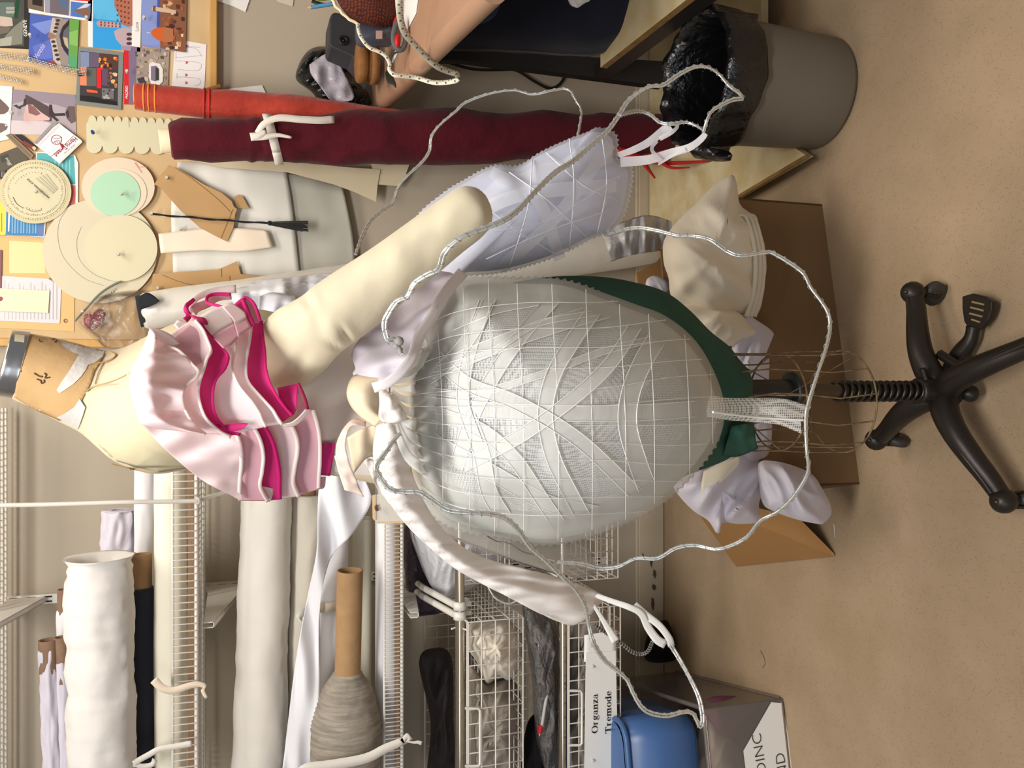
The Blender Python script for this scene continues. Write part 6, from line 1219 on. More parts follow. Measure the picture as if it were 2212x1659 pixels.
b = MB(); b.grid(loft([[(800, 812, 1.05), (765, 812, 1.06), (750, 845, 1.05), (758, 875, 1.04), (780, 900, 1.03), (812, 922, 1.02)], [(830, 815, 1.02), (800, 825, 1.02), (782, 850, 1.01), (786, 875, 1.01), (805, 895, 1.01), (826, 905, 1.01)], [(850, 820, 1.05), (835, 840, 1.03), (822, 860, 1.02), (822, 880, 1.02), (830, 895, 1.02), (842, 900, 1.02)]], 28, 12), m_tan)
b.build('waist_band', None, 'rounded cream cloth fold at the waist of the stand', 'cloth', solid=.002)
b = MB(); b.grid(loft([[(818, 838, 1.0), (820, 870, 1.0), (818, 900, 1.0), (830, 915, 1.0)], [(842, 850, .99), (845, 880, .985), (848, 905, .99), (850, 915, 1.0)], [(830, 840, 1.0), (862, 872, .99), (880, 902, .99), (884, 905, .99)]], 16, 8, wr=(.02, .04, 1)), m_strap); b.build('organza_fold', None, 'pointed white organza fold over the cream fold at the waist', 'cloth', solid=.001)
b = MB()
b.grid(loft([[(790, 912, 1.03), (766, 905, 1.03), (745, 922, 1.03), (730, 950, 1.03), (725, 978, 1.03), (734, 1010, 1.04), (744, 1040, 1.05), (752, 1060, 1.06)], [(790, 925, 1.02), (762, 918, 1.02), (750, 935, 1.02), (746, 960, 1.02), (750, 985, 1.02), (760, 1015, 1.03), (772, 1042, 1.05), (786, 1073, 1.06)]], 40, 6, wr=(.008, .05, 1)), m_pinkish)
b.build('ribbon_loop', None, 'pinkish cream ribbon looping from the waist with a pointed end', 'ribbon', solid=.0012)
b = MB(); b.grid(loft([[(812, 918, 1.03), (782, 926, 1.05), (750, 945, 1.06)], [(822, 940, 1.04), (800, 960, 1.05), (760, 1000, 1.07)], [(815, 985, 1.06), (790, 990, 1.07), (764, 1022, 1.08)]], 12, 10), m_tan); b.build('twill_fold', None, 'cream twill folds crossing behind the ribbon loop', 'cloth', solid=.002)
b = MB(); b.grid(loft([[(722, 985, 1.08), (732, 1022, 1.08), (744, 1058, 1.085)], [(734, 980, 1.08), (745, 1020, 1.08), (756, 1062, 1.085)]], 8, 4), m_ivory); b.build('ivory_ribbon', None, 'ivory ribbon end peeking left of the pinkish loop', 'ribbon', solid=.0015)
# white drape between arm and pannier
m_drape = mat('soft_white_organza', (228, 222, 232), .8, bump=(10, .3, .006), trans=.3)
b = MB()
b.grid(loft([[(985, 598, 1.12), (955, 640, 1.08), (925, 705, 1.05), (903, 730, 1.03), (885, 775, 1.01), (858, 812, 1.0), (820, 832, 1.01), (798, 840, 1.03)],
             [(975, 590, 1.13), (925, 640, 1.10), (890, 690, 1.07), (862, 730, 1.05), (845, 765, 1.04), (820, 795, 1.03), (795, 812, 1.04), (785, 822, 1.05)],
             [(950, 585, 1.14), (880, 640, 1.13), (820, 690, 1.11), (775, 735, 1.09), (760, 765, 1.08), (768, 795, 1.07), (762, 806, 1.07), (768, 816, 1.07)]], 60, 24, wr=(.035, .018, .8)), m_drape)
b.build('organza_drape', None, 'soft white organza drape falling from under the stuffed arm to the waist', 'cloth', solid=.001)
b = MB(); strip(b, [(1000, 588, 1.11), (960, 636, 1.07), (930, 690, 1.035), (905, 728, 1.015), (892, 768, .995), (868, 802, .985), (835, 828, .985), (806, 838, .99)], 26, 22, mat('fold_edge_organza', (240, 234, 236), .8, trans=.2), 44, 4, bulge=.01)
b.build('organza_edge', None, 'creamy folded edge strip of organza above the tulle pannier', 'cloth', solid=.0012)
b = MB(); b.grid(loft([[(905, 748, 1.02), (895, 790, 1.0), (868, 812, .995)], [(930, 760, 1.02), (905, 800, 1.0), (880, 815, .99)], [(900, 700, 1.06), (925, 740, 1.03), (915, 790, 1.01)]], 12, 8), m_organza); b.build('organza_leaf', None, 'small see-through organza leaf at the pannier top beside the wire end', 'cloth', solid=.0008)
b = MB()
for k in range(9):
    y = 792 + k * 24; A, B_ = band(cr([(845, 850 + (y - 880) * .35), (880, y), (945, y + (y - 885) * .45)], 16), 8, 30)
    b.grid([[onto(NB, u[0] + (v[0] - u[0]) * j / 3, u[1] + (v[1] - u[1]) * j / 3, .0012 + .0003 * (k % 3), 1.0) for u, v in zip(A, B_)] for j in range(4)], m_band)
b.build('gathered_tulle', None, 'gathered tulle pleats where the big pannier meets the waist', 'tulle', solid=.001)
# ================================================================ pink ruffles
m_pale = mat('pale_pink_organza', (255, 236, 238), .75, trans=.35, bump=(30, .1, .002), var=(4, .04)); m_pink = mat('mid_pink_organza', (240, 192, 204), .75, trans=.3, bump=(30, .1, .002)); m_mag = mat('magenta_organza', (226, 52, 136), .7, trans=.3, bump=(30, .15, .002)); m_hem = mat('double_pale_hem', (255, 242, 238), .75, trans=.2); m_mhem = mat('double_magenta_hem', (210, 30, 118), .7, trans=.15); m_wp = mat('whitish_pink_organza', (252, 240, 242), .75, trans=.35)
def rd(pts, k, a=.98): return [(p[0], p[1], a + ((p[1] - 840) / 230) ** 2 * .17 + k * .008) for p in pts]
t = thing('ruffle_collar', P(700, 880, 1.0), 'tiered ruffle of pale pink and magenta organza across the bust of the stand', 'ruffle')
H0 = [(352, 742), (372, 748), (386, 754), (402, 768), (416, 784), (430, 798), (431, 808), (425, 818), (405, 834), (396, 850), (398, 872), (408, 895), (424, 918), (446, 936)]
H1 = [(423, 690), (440, 710), (450, 732), (459, 758), (450, 775), (444, 795), (434, 825), (431, 850), (436, 876), (446, 900), (462, 918), (480, 932), (500, 942)]
H2 = [(436, 698), (455, 722), (480, 748), (492, 762), (496, 775), (488, 798), (470, 820), (463, 845), (463, 878), (470, 900), (482, 916), (495, 930), (520, 936)]
H3 = [(500, 720), (510, 734), (512, 750), (506, 778), (505, 800), (518, 832), (545, 865), (562, 890), (568, 905), (577, 921)]
H4 = [(546, 703), (543, 730), (538, 760), (534, 790), (538, 822), (565, 855), (590, 882), (600, 898), (612, 916)]
H5 = [(568, 693), (570, 720), (575, 760), (577, 795), (585, 825), (598, 850), (615, 875), (634, 896)]
def tier(inner, hem, ki, kh, m, mh, name, mids=(), wr=None, hw=6, a=.98, nu=60, nv=12, lab=None):
    b = MB(); rails = [rd(inner, ki, a)] + [rd(q_, k_, a) for q_, k_ in mids] + [rd(hem, kh, a)]
    b.grid(loft(rails, nu, nv, wr=wr), m)
    h_ = cr([tuple(p) for p in rd(hem, kh - .25, a)], nu); inn = []
    for i, p in enumerate(h_):
        q0, q1 = h_[max(0, i - 1)], h_[min(nu - 1, i + 1)]; dx, dy = q1[0] - q0[0], q1[1] - q0[1]; l = math.hypot(dx, dy) or 1
        inn.append((p[0] - dy / l * -hw if False else p[0] - abs(dy) / l * hw, p[1] + (dx / l * hw if dy > 0 else -dx / l * hw), p[2] + .0015))
    b.grid(loft([h_, inn], nu, 2), mh); b.build(name, t, solid=.0007, label=lab)
def sh(pts, dx, dy=0): return [(x + dx, y + dy) for x, y in pts]
tier(sh(H4, -8), H5, 6.5, 5, m_mag, m_mhem, 'magenta_tier')
tier(sh(H3, -8), H4, 5.5, 4, m_pale, m_hem, 'pale_tier')
tier(sh(H2, -8), H3, 4.5, 3, m_wp, m_hem, 'pale_tier')
tier(sh(H1, -8), H2, 3.2, 2, m_mag, m_mhem, 'magenta_tier')
tier(sh(H0, -10), H1, 2.6, 1, m_pale, m_hem, 'pale_tier', mids=[([(400, 700), (425, 730), (435, 770), (438, 800), (420, 825), (412, 850), (416, 880), (430, 905), (455, 925), (475, 938)], 2.2)])
FL = [(324, 708), (318, 728), (304, 760), (288, 790), (281, 815), (280, 840), (286, 862), (290, 880), (297, 895), (305, 916), (330, 924), (380, 930), (430, 935)]
tier(FL, H0, 1.5, 0, m_pale, m_hem, 'pale_flap', mids=[([(335, 720), (330, 745), (325, 775), (318, 805), (316, 830), (320, 855), (326, 880), (335, 900), (360, 918), (400, 930), (438, 936)], -2.5), ([(345, 735), (355, 765), (362, 795), (362, 825), (356, 850), (360, 880), (380, 908), (415, 928), (442, 937)], -1.0)], wr=(.022, .020, .55), nv=22)
b = MB(); b.grid(loft([rd([(322, 710), (345, 712), (372, 725), (388, 742)], 0), rd([(335, 735), (352, 745), (372, 748)], .5)], 16, 5), m_wp); b.grid(loft([rd([(352, 745), (390, 715), (425, 688)], 2.0), rd([(372, 750), (400, 740), (440, 712)], 1.8), rd([(420, 790), (440, 780), (458, 758)], 2.2)], 20, 12), m_pink); b.build('turned_back_fold', t, solid=.0007)
b = MB(); b.grid(loft([rd([(424, 684), (445, 690), (455, 722)], 3.2), rd([(408, 678), (420, 690), (438, 700)], 3.2)], 12, 4), m_mag); b.build('magenta_flap', t, solid=.0007); b = MB(); b.grid(loft([rd([(598, 838), (618, 834), (646, 828)], 7), rd([(606, 865), (625, 868), (642, 856)], 6), rd([(632, 896), (636, 895), (640, 885)], 5.5)], 12, 8), m_mag); b.build('magenta_flap', t, solid=.0007)
b = MB(); strip(b, rd([(644, 828), (652, 845), (660, 865), (665, 884)], 6.5), 7, 7, mat('dark_magenta_edge', (150, 24, 70), .7), 12); b.grid(loft([rd([(642, 835), (650, 850), (660, 880)], 8), rd([(640, 880), (642, 890), (655, 892)], 8)], 8, 4), m_pink); b.build('magenta_edge', t, solid=.0007)
b = MB(); b.grid(loft([rd([(600, 900), (612, 914), (630, 912), (648, 898), (660, 884)], 4), rd([(602, 915), (620, 922), (640, 918), (660, 900), (672, 886)], 5)], 20, 6), m_wp); b.build('curled_edge', t, solid=.0007)
b = MB(); b.grid(loft([rd([(462, 916), (480, 918), (520, 914), (535, 915)], 2.4), rd([(480, 926), (500, 932), (525, 926), (534, 916)], 1.6)], 16, 4), m_mag); b.build('magenta_curl', t, solid=.0007)
# lower fan of the ruffle
L0 = [(305, 916), (330, 942), (362, 975), (385, 998), (408, 1015), (440, 1040), (480, 1060), (522, 1081)]
L1 = [(513, 930), (523, 965), (526, 1000), (523, 1035), (522, 1062), (523, 1081)]
L2 = [(550, 918), (566, 950), (573, 985), (570, 1020), (566, 1050), (582, 1082)]
L3 = [(575, 918), (592, 950), (602, 985), (608, 1025), (608, 1055), (609, 1078)]
L4 = [(633, 917), (645, 945), (647, 975), (641, 1010), (638, 1042), (650, 1072)]
L5 = [(680, 885), (690, 920), (695, 955), (695, 1000), (693, 1030), (692, 1056)]
a2 = 1.02
tier(sh(L4, -8), L5, 8, 6.5, m_pink, m_hem, 'pink_tier', a=a2, hw=8)
tier(sh(L3, -8), L4, 6.5, 5, m_pale, m_hem, 'pale_tier', a=a2, hw=9)
tier(sh(L2, -8), L3, 5, 3.6, m_mag, m_mhem, 'magenta_tier', a=a2, hw=9)
tier(sh(L1, -8), L2, 3.6, 2.4, m_pink, m_hem, 'pink_tier', a=a2, hw=8)
tier([(300, 910), (420, 925), (500, 925)], L1, 2.5, 1.2, m_pale, m_hem, 'pale_tier', mids=[([(330, 944), (420, 968), (515, 965)], 1.5), ([(385, 998), (450, 1012), (520, 1010)], 1.3), ([(440, 1040), (480, 1050), (522, 1050)], 1.3)][:0], a=a2, hw=8, nu=40) if False else None
b = MB(); b.grid(loft([rd([(300, 908), (380, 920), (450, 925), (512, 922)], 2.6, a2), rd([(330, 943), (400, 952), (460, 955), (521, 952)], 2.0, a2), rd([(362, 975), (420, 985), (470, 985), (526, 985)], 1.7, a2), rd([(408, 1015), (440, 1022), (480, 1022), (524, 1020)], 1.5, a2), rd([(448, 1044), (475, 1050), (500, 1050), (522, 1050)], 1.4, a2), rd([(500, 1070), (508, 1075), (515, 1078), (523, 1081)], 1.4, a2)], 30, 40, wr=(.02, .02, .7)), m_pale)
h_ = rd(L1, 1.2, a2); b.grid(loft([h_, [(x - 9, y, d + .001) for x, y, d in h_]], 30, 2), m_hem); b.build('pale_tier', t, solid=.0007)
b = MB(); b.grid(loft([rd([(696, 958), (722, 958)], 9, a2), rd([(694, 995), (718, 1000)], 8, a2), rd([(692, 1026), (712, 1028)], 8, a2)], 6, 10), m_mag); strip(b, rd([(721, 958), (717, 990), (711, 1027)], 8.2, a2), 6, 5, m_mhem, 12); b.build('magenta_tail', t, solid=.0007)
b = MB(); b.grid(loft([rd([(566, 1050), (580, 1080), (582, 1084)], 4, a2), rd([(592, 1056), (588, 1074), (583, 1083)], 4, a2)], 8, 4), m_pale); b.build('hem_tip', t, solid=.0007); b = MB(); b.grid(loft([rd([(692, 1030), (692, 1056)], 8, a2), rd([(704, 1030), (702, 1050), (696, 1056)], 8, a2)], 8, 3), m_pink); b.build('hem_tip', t, solid=.0007)
# bands and loops over the far shoulder
A3 = 1.0
def far(pts, k): return [(x, y, 1.04 + (720 - y) * .0012 + k * .006) for x, y in pts]
b = MB(); b.grid(loft([far([(423, 690), (450, 672), (484, 660)], 1), far([(440, 708), (470, 690), (498, 678)], 1), far([(456, 726), (480, 712), (506, 698)], 1)], 14, 8), m_wp); b.grid(loft([far([(456, 726), (480, 712), (506, 697)], 1.1), far([(482, 752), (500, 745), (516, 728)], 1)], 14, 6), m_pink); b.build('crossing_band', t, solid=.0007)
b = MB(); b.grid(loft([far([(480, 662), (490, 656), (500, 654)], 0), far([(503, 690), (516, 680), (528, 674)], 0), far([(506, 700), (520, 696), (532, 688)], 0)], 10, 8), m_pale); b.grid(loft([far([(505, 698), (532, 686)], 0.2), far([(514, 728), (543, 708)], 0.2)], 8, 5), m_pink); b.build('crossing_band', t, solid=.0007)
b = MB(); b.grid(loft([far([(504, 660), (514, 650), (526, 642)], 2), far([(522, 674), (528, 668), (535, 660)], 2), far([(532, 690), (540, 695), (552, 706)], 2)], 8, 8), m_mag); b.grid(loft([far([(526, 644), (540, 650), (552, 668)], 2.5), far([(540, 690), (550, 696), (560, 698)], 2.5)], 10, 6), m_pink)
strip(b, far([(524, 645), (530, 662), (538, 684), (547, 704)], 0.6), 8, 13, m_mhem, 16); strip(b, far([(524, 643), (536, 645), (548, 656), (556, 674), (562, 694)], 0.5), 7, 8, m_mhem, 20); b.build('magenta_loop', t, solid=.0007)
b = MB(); strip(b, far([(400, 692), (408, 682), (402, 670), (404, 660), (413, 652), (420, 646)], 3), 14, 8, m_mag, 20); strip(b, far([(498, 636), (478, 635), (460, 636), (448, 642), (446, 652), (456, 657), (470, 660), (484, 664)], 3), 8, 6, m_mag, 24); strip(b, far([(410, 676), (420, 650), (440, 636), (470, 628), (510, 624)], 5), 10, 18, m_wp, 24); strip(b, far([(416, 674), (425, 665), (450, 655), (470, 643), (500, 640)], 6), 22, 14, m_pink, 20); b.build('magenta_loop', t, solid=.0007)
b = MB(); b.grid(loft([far([(376, 702), (384, 692), (400, 694)], 2), far([(385, 712), (395, 706), (410, 700)], 2), far([(380, 712), (395, 718), (412, 706)], 2.5)], 8, 6), m_wp); b.build('white_fold', t, solid=.0007)
# ================================================================ silver wires
m_silver = mat('silver_wire', (226, 228, 224), .25, metal=.7, spec=.6); m_wrap = mat('thread_wrap', (150, 148, 146), .6)
def wire(label, pts, r=.0016, sp=.0017, wrap=14, m=None, one=False, closed_end=False, name='silver_wire', parent=None):
    b = MB(); L = sum(math.dist(pts[i][:2], pts[i + 1][:2]) for i in range(len(pts) - 1)); n = max(12, int(L / 7)); c = [P(*p) for p in cr(pts, n)]
    T = [(c[min(n - 1, i + 1)] - c[max(0, i - 1)]).normalized() for i in range(n)]
    if one: b.tube(c, r, m or m_silver, 6)
    else:
        for s_ in (-1, 1):
            q_ = []
            for i in range(n):
                u = T[i].cross(Vector((0, 1, 0))); u.normalize(); ph = math.sin(i * .13); q_.append(c[i] + u * sp * s_ * (0.6 + .4 * abs(ph)) + Vector((0, .0008 * s_, 0)))
            b.tube(q_, r, m or m_silver, 6)
    hx = []; k = int(L / wrap) * 8; rr = (r + (0 if one else sp)) * 1.12; cc = cr([tuple(p) for p in c], k)
    for i in range(k):
        tt = (Vector(cc[min(k - 1, i + 1)]) - Vector(cc[max(0, i - 1)])).normalized(); u = tt.orthogonal().normalized() if False else tt.cross(Vector((0, 1, 0))).normalized(); w = tt.cross(u); a = 2 * math.pi * i / 8
        hx.append(Vector(cc[i]) + u * rr * math.cos(a) + w * rr * .8 * math.sin(a))
    b.tube(hx, .00042, m_wrap, 4, caps=False)
    return b.build(name, None, label, 'wire', 'bent silver wires')
wire('silver wire looping along the wall side from behind the stuffed arm to the lavender pannier', [(768, 550, 1.25), (782, 512, 1.3), (800, 478, 1.34), (825, 455, 1.36), (848, 438, 1.37), (860, 405, 1.38), (880, 380, 1.38), (912, 350, 1.38), (928, 325, 1.38), (932, 295, 1.38), (950, 270, 1.38), (985, 240, 1.38), (1005, 222, 1.38), (1055, 203, 1.37), (1110, 195, 1.36), (1150, 204, 1.35), (1190, 196, 1.34), (1218, 192, 1.34), (1233, 197, 1.33), (1243, 215, 1.32), (1256, 238, 1.31), (1254, 262, 1.3), (1248, 295, 1.29)], r=.0012, sp=.0013, wrap=18)
b_ = [(868, 765, .985), (855, 738, .985), (838, 735, .985), (830, 700, .985), (840, 675, .98), (858, 650, .975), (880, 640, .97), (895, 612, .965), (925, 592, .955), (948, 580, .95), (958, 550, .95), (975, 528, .945), (1005, 508, .94), (1060, 488, .94), (1095, 472, .945), (1125, 448, .96), (1160, 410, .99), (1200, 372, 1.02), (1235, 350, 1.04), (1268, 322, 1.06), (1310, 285, 1.08), (1335, 252, 1.09), (1360, 215, 1.1), (1400, 188, 1.1), (1432, 184, 1.1), (1465, 162, 1.1), (1500, 145, 1.1), (1530, 146, 1.1), (1555, 162, 1.1), (1575, 185, 1.09), (1598, 202, 1.09), (1604, 213, 1.09), (1590, 214, 1.09), (1572, 220, 1.09), (1540, 238, 1.09), (1528, 258, 1.09), (1520, 285, 1.1)]
wire('thick paired silver wire curving over the stuffed arm and past the bin', b_, wrap=16)
wire('shorter silver wire joining the two tulle ribbons in front of the bin', [(1338, 250, 1.09), (1355, 244, 1.1), (1380, 240, 1.12), (1405, 248, 1.12), (1425, 264, 1.12), (1450, 268, 1.11), (1480, 264, 1.11), (1505, 272, 1.1), (1522, 284, 1.1)], r=.0014, wrap=9)
wire('big silver wire hoop swinging down in front of the brown box', [(1310, 508, 1.15), (1345, 497, 1.12), (1380, 492, 1.09), (1420, 498, 1.06), (1465, 509, 1.03), (1500, 510, 1.0), (1535, 518, .98), (1570, 542, .97), (1600, 552, .96), (1650, 546, .96), (1665, 545, .96), (1700, 564, .95), (1735, 590, .94), (1752, 622, .93), (1785, 668, .92), (1793, 705, .92), (1785, 750, .91), (1765, 810, .9), (1747, 870, .9), (1741, 905, .9), (1742, 970, .9), (1745, 1020, .91), (1715, 1072, .93), (1680, 1105, .95), (1642, 1125, .97), (1615, 1158, .99), (1580, 1178, 1.01), (1545, 1186, 1.03), (1500, 1178, 1.05), (1460, 1184, 1.06), (1420, 1206, 1.07), (1375, 1206, 1.08), (1335, 1224, 1.09), (1295, 1228, 1.1), (1255, 1218, 1.1), (1205, 1214, 1.1)], wrap=22)
wire('long silver wire running from the waist down the strap to the blue crate', [(864, 936, .985), (848, 955, .98), (832, 978, .98), (816, 1000, .98), (812, 1012, .98), (822, 1032, .985), (842, 1056, .985), (872, 1062, .985), (905, 1063, .98), (930, 1078, .975), (965, 1100, .97), (1005, 1106, .965), (1060, 1110, .965), (1092, 1120, .97), (1120, 1145, .98), (1145, 1182, .99), (1180, 1212, 1.0), (1215, 1246, 1.01), (1245, 1275, 1.02), (1264, 1310, 1.03), (1272, 1350, 1.04), (1282, 1388, 1.04), (1305, 1425, 1.05), (1335, 1450, 1.05), (1355, 1470, 1.05), (1368, 1498, 1.05), (1385, 1526, 1.05), (1405, 1540, 1.05), (1440, 1546, 1.05), (1475, 1538, 1.05), (1495, 1540, 1.05), (1505, 1556, 1.05), (1512, 1570, 1.05), (1518, 1556, 1.05), (1512, 1515, 1.06), (1498, 1480, 1.07), (1472, 1432, 1.08), (1450, 1396, 1.09), (1436, 1380, 1.09)], wrap=18)
wire('dark wrapped wire end hooked behind the white ribbon at the strap end', [(1285, 1350, 1.12), (1310, 1368, 1.12), (1340, 1388, 1.12), (1365, 1408, 1.12), (1385, 1413, 1.12), (1400, 1406, 1.11), (1410, 1385, 1.1), (1418, 1378, 1.1)], r=.0013, sp=.0014, wrap=6, m=mat('dull_wire', (120, 116, 110), .4, metal=.8))
wire('thin slack silver wire crossing the upper chrome rail below the strap', [(935, 1172, 1.08), (960, 1200, 1.09), (990, 1222, 1.1), (1025, 1245, 1.1), (1050, 1262, 1.1), (1068, 1290, 1.1), (1095, 1304, 1.1), (1115, 1298, 1.1), (1130, 1280, 1.1)], r=.0012, one=True, wrap=20)
wire('thin dark wire bristling with thread ends on the grey organza layer', [(1040, 1150, 1.15), (1070, 1168, 1.15), (1100, 1174, 1.14), (1130, 1192, 1.13), (1160, 1200, 1.12), (1200, 1212, 1.1)], r=.0009, one=True, wrap=5, m=mat('dull_wire', (120, 116, 110), .4, metal=.8))
b = MB(); b.ball(P(862, 737, .98), .006, m_wrap, 8); b.tube([P(*p) for p in cr([(838, 736, .98), (850, 732, .98), (858, 740, .98), (854, 748, .98), (862, 752, .98), (866, 764, .98)], 30)], .0028, m_wrap, 6); b.build('wire_knot', None, 'dark knotted end of the thick silver wire at the organza drape', 'wire end')
m_rib = mat('white_ribbon', (236, 234, 230), .75, trans=.2)
b = MB(); strip(b, [(1285, 1285, 1.14), (1320, 1298, 1.12), (1360, 1312, 1.1), (1385, 1326, 1.09), (1400, 1355, 1.085), (1420, 1382, 1.08), (1438, 1392, 1.08)], 10, 20, m_rib, 30, 4); strip(b, [(1370, 1306, 1.1), (1395, 1328, 1.09), (1425, 1352, 1.08), (1446, 1380, 1.075), (1450, 1396, 1.08)], 16, 14, m_rib, 24, 4)
b.build('ribbon_bow', None, 'white ribbon looped round the wire at the end of the long strap', 'ribbon', 'white ribbons at the strap end', solid=.0012)
b = MB(); strip(b, [(1278, 1300, 1.14), (1300, 1335, 1.12), (1315, 1360, 1.11), (1330, 1385, 1.1)], 6, 18, m_rib, 20, 4); b.build('ribbon_tail', None, 'short white ribbon tail over the top of the sign basket', 'ribbon', 'white ribbons at the strap end', solid=.0012)
# paper tag card on the shelf behind the strap
b = MB(); b.poly(withD([(808, 1072), (818, 1067), (880, 1072), (872, 1126), (818, 1128), (808, 1118)], 1.98), m_cream, .001); b.poly(withD([(804, 1070), (812, 1068), (812, 1126), (820, 1128), (872, 1126), (872, 1130), (815, 1131), (805, 1120)], 1.978), paint((226, 196, 156)), .001)
b.build('swing_card', None, 'cream and buff card with a brown hook clipped to the shelf lip behind the strap', 'card'); b = MB(); b.tube([P(x, y, 1.972) for x, y in cr([(815, 1092), (811, 1094), (812, 1101), (816, 1102), (814, 1096)], 16)], .0022, mat('brown_hook', (110, 76, 58), .4), 6); b.build('brown_hook', None, 'small brown metal hook on the cream card', 'hook')
# ================================================================ cardboard box with its cloths
m_box = mat('box_cardboard', (126, 97, 66), .85, bump=(60, .15, .001), var=(3, .06)); m_flapc = mat('box_flap_inside', (160, 118, 72), .85, var=(4, .08))
c1, c2 = PZ(1776, 441, 0), PZ(1857, 1046, 0); hz = .245; dr = (c2 - c1); nb = Vector((-dr.y, dr.x, 0)).normalized(); nb = nb if nb.y > 0 else -nb; dp = .34
t = thing('cardboard_box', (c1 + c2) / 2, 'big brown cardboard box full of white cloth on the floor behind the stand', 'box')
b = MB(); c3, c4 = c2 + nb * dp, c1 + nb * dp
for p, q_, s_ in ((c1, c2, nb), (c2, c3, (c1 - c2).normalized()), (c3, c4, -nb), (c4, c1, (c2 - c1).normalized())):
    w = s_ * .005; zz = Vector((0, 0, hz)); b.add([p, q_, q_ + w, p + w, p + zz, q_ + zz, q_ + w + zz, p + w + zz], [(0, 1, 5, 4), (2, 3, 7, 6), (4, 5, 6, 7), (1, 2, 6, 5), (3, 0, 4, 7)], m_box, False)
b.add([c1 + Vector((0, 0, .004)), c2 + Vector((0, 0, .004)), c3 + Vector((0, 0, .004)), c4 + Vector((0, 0, .004))], [(0, 1, 2, 3)], m_box, False); b.build('box_walls', t)
A_ = P(1722, 1120, 1.66); B_ = PZ(1803, 1202, .004); C_ = PZ(1590, 1224, .004); E_ = P(1480, 1070, 1.95)
b = MB(); b.poly([A_, B_, C_, E_], m_flapc, .006, (1, 0, 0)); b.build('box_flap', t, label='orange brown open side flap', bevel=.001)
m_cloth1 = mat('folded_cream_cotton', (232, 222, 202), .85, bump=(10, .35, .008), sheen=.2); m_cloth2 = mat('crumpled_lilac_cotton', (208, 202, 212), .85, bump=(10, .3, .008), sheen=.2)
lump('folded_cloth', 'cream folded cotton cloth piled on the right end of the cardboard box', [(1432, 530), (1442, 505), (1470, 470), (1505, 438), (1540, 402), (1565, 385), (1584, 378), (1592, 400), (1598, 440), (1618, 458), (1634, 466), (1640, 490), (1652, 530), (1656, 580), (1650, 615), (1645, 660), (1630, 685), (1600, 690), (1560, 700), (1520, 690), (1480, 660), (1450, 640), (1444, 600), (1434, 570)], (1545, 560), 1.62, .12, m_cloth1, (.045, .010, 6, -.9), 'cloths in the cardboard box')
b = MB()
for k, (dx, dd) in enumerate(((0, 0), (9, .010), (17, .020))):
    strip(b, [(1584 + dx, 470, 1.56 + dd), (1608 + dx, 466, 1.55 + dd), (1622 + dx, 500, 1.53 + dd), (1632 + dx, 560, 1.525 + dd), (1628 + dx, 630, 1.53 + dd), (1612 + dx, 684, 1.55 + dd)], 6, 9, m_cloth1, 40, 3)
b.build('folded_edges', None, 'stacked folded edges of the cream cotton pile', 'cloth', solid=.004)
lump('white_cloth', 'smooth cream cloth corner pointing down at the middle of the box', [(1470, 660), (1530, 660), (1590, 672), (1620, 700), (1640, 722), (1615, 735), (1600, 745), (1560, 745), (1520, 720), (1490, 690)], (1560, 700), 1.56, .04, m_cloth1, (.015, .012, 2, .6), 'cloths in the cardboard box')
lump('lilac_cloth', 'lilac white cloth point beside the cage at the middle of the box', [(1600, 680), (1640, 695), (1672, 722), (1650, 745), (1662, 780), (1660, 860), (1668, 930), (1655, 990), (1600, 1000), (1570, 960), (1585, 850), (1580, 760)], (1620, 850), 1.57, .04, m_cloth2, (.03, .02, 9, .2), 'cloths in the cardboard box')
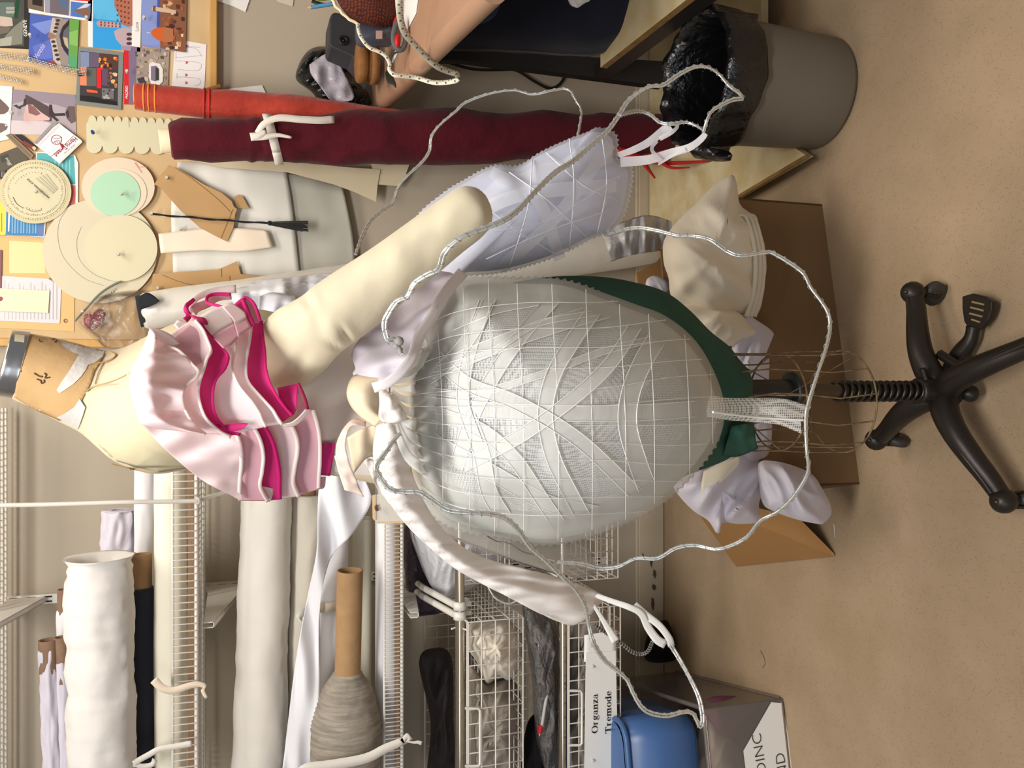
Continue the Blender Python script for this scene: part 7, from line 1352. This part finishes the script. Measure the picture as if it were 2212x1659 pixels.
lump('lilac_cloth', 'crumpled lilac white cloth spilling over the left end of the box', [(1455, 1045), (1490, 1012), (1540, 985), (1590, 968), (1640, 985), (1668, 1000), (1660, 1040), (1640, 1085), (1640, 1125), (1600, 1132), (1560, 1130), (1556, 1148), (1548, 1152), (1530, 1125), (1500, 1105), (1470, 1075)], (1560, 1060), 1.60, .10, m_cloth2, (.055, .014, 4, .7), 'cloths in the cardboard box')
lump('lilac_cloth', 'large lilac white cloth fold hanging down the front of the box', [(1640, 1000), (1672, 996), (1720, 1008), (1755, 1025), (1776, 1055), (1792, 1085), (1796, 1110), (1780, 1130), (1768, 1132), (1720, 1122), (1670, 1104), (1648, 1088), (1640, 1045)], (1712, 1066), 1.50, .05, m_cloth2, (.045, .014, 8, -.5), 'cloths in the cardboard box')
b = MB(); b.grid(loft([[(1520, 1018, 1.49), (1560, 1000, 1.48), (1600, 985, 1.48)], [(1515, 1050, 1.48), (1555, 1040, 1.47), (1590, 1010, 1.48)], [(1520, 1088, 1.5), (1530, 1060, 1.49), (1545, 1040, 1.49)]], 14, 10), m_cloth1); b.build('cream_cloth', None, 'cream cloth corner lying on the crumpled lilac cloth', 'cloth', solid=.002)
lump('small_white_cloth', 'small whitish cloth peeking above the green hip cover beside the cream pile', [(1396, 606), (1410, 596), (1430, 600), (1445, 612), (1440, 630), (1400, 625)], (1420, 612), 1.95, .02, m_cloth2, (.01, .03, 8, -.5), None)
b = MB(); b.poly(withD([(1375, 590), (1420, 565), (1440, 540), (1450, 600), (1440, 640), (1380, 620)], 2.1), m_flapc, .005); b.build('cardboard_flap', None, 'orange brown cardboard flap standing behind the cream pile', 'cardboard')
# dirt and threads lying on the floor
b = MB(); b.tube([PZ(x, y, .002) for x, y in cr([(1801, 1132), (1803, 1150), (1804, 1161)], 6)], .0007, m_thread, 4); b.build('thread', None, 'short white thread lying on the floor left of the box', 'thread', 'threads on the floor')
b = MB(); b.tube([PZ(x, y, .002) for x, y in cr([(1642, 1405), (1650, 1420), (1652, 1435), (1646, 1442)], 10)], .0007, mat('brown_thread', (120, 96, 66), .8), 4); b.build('thread', None, 'curled brown thread on the floor near the storage box', 'thread', 'threads on the floor')
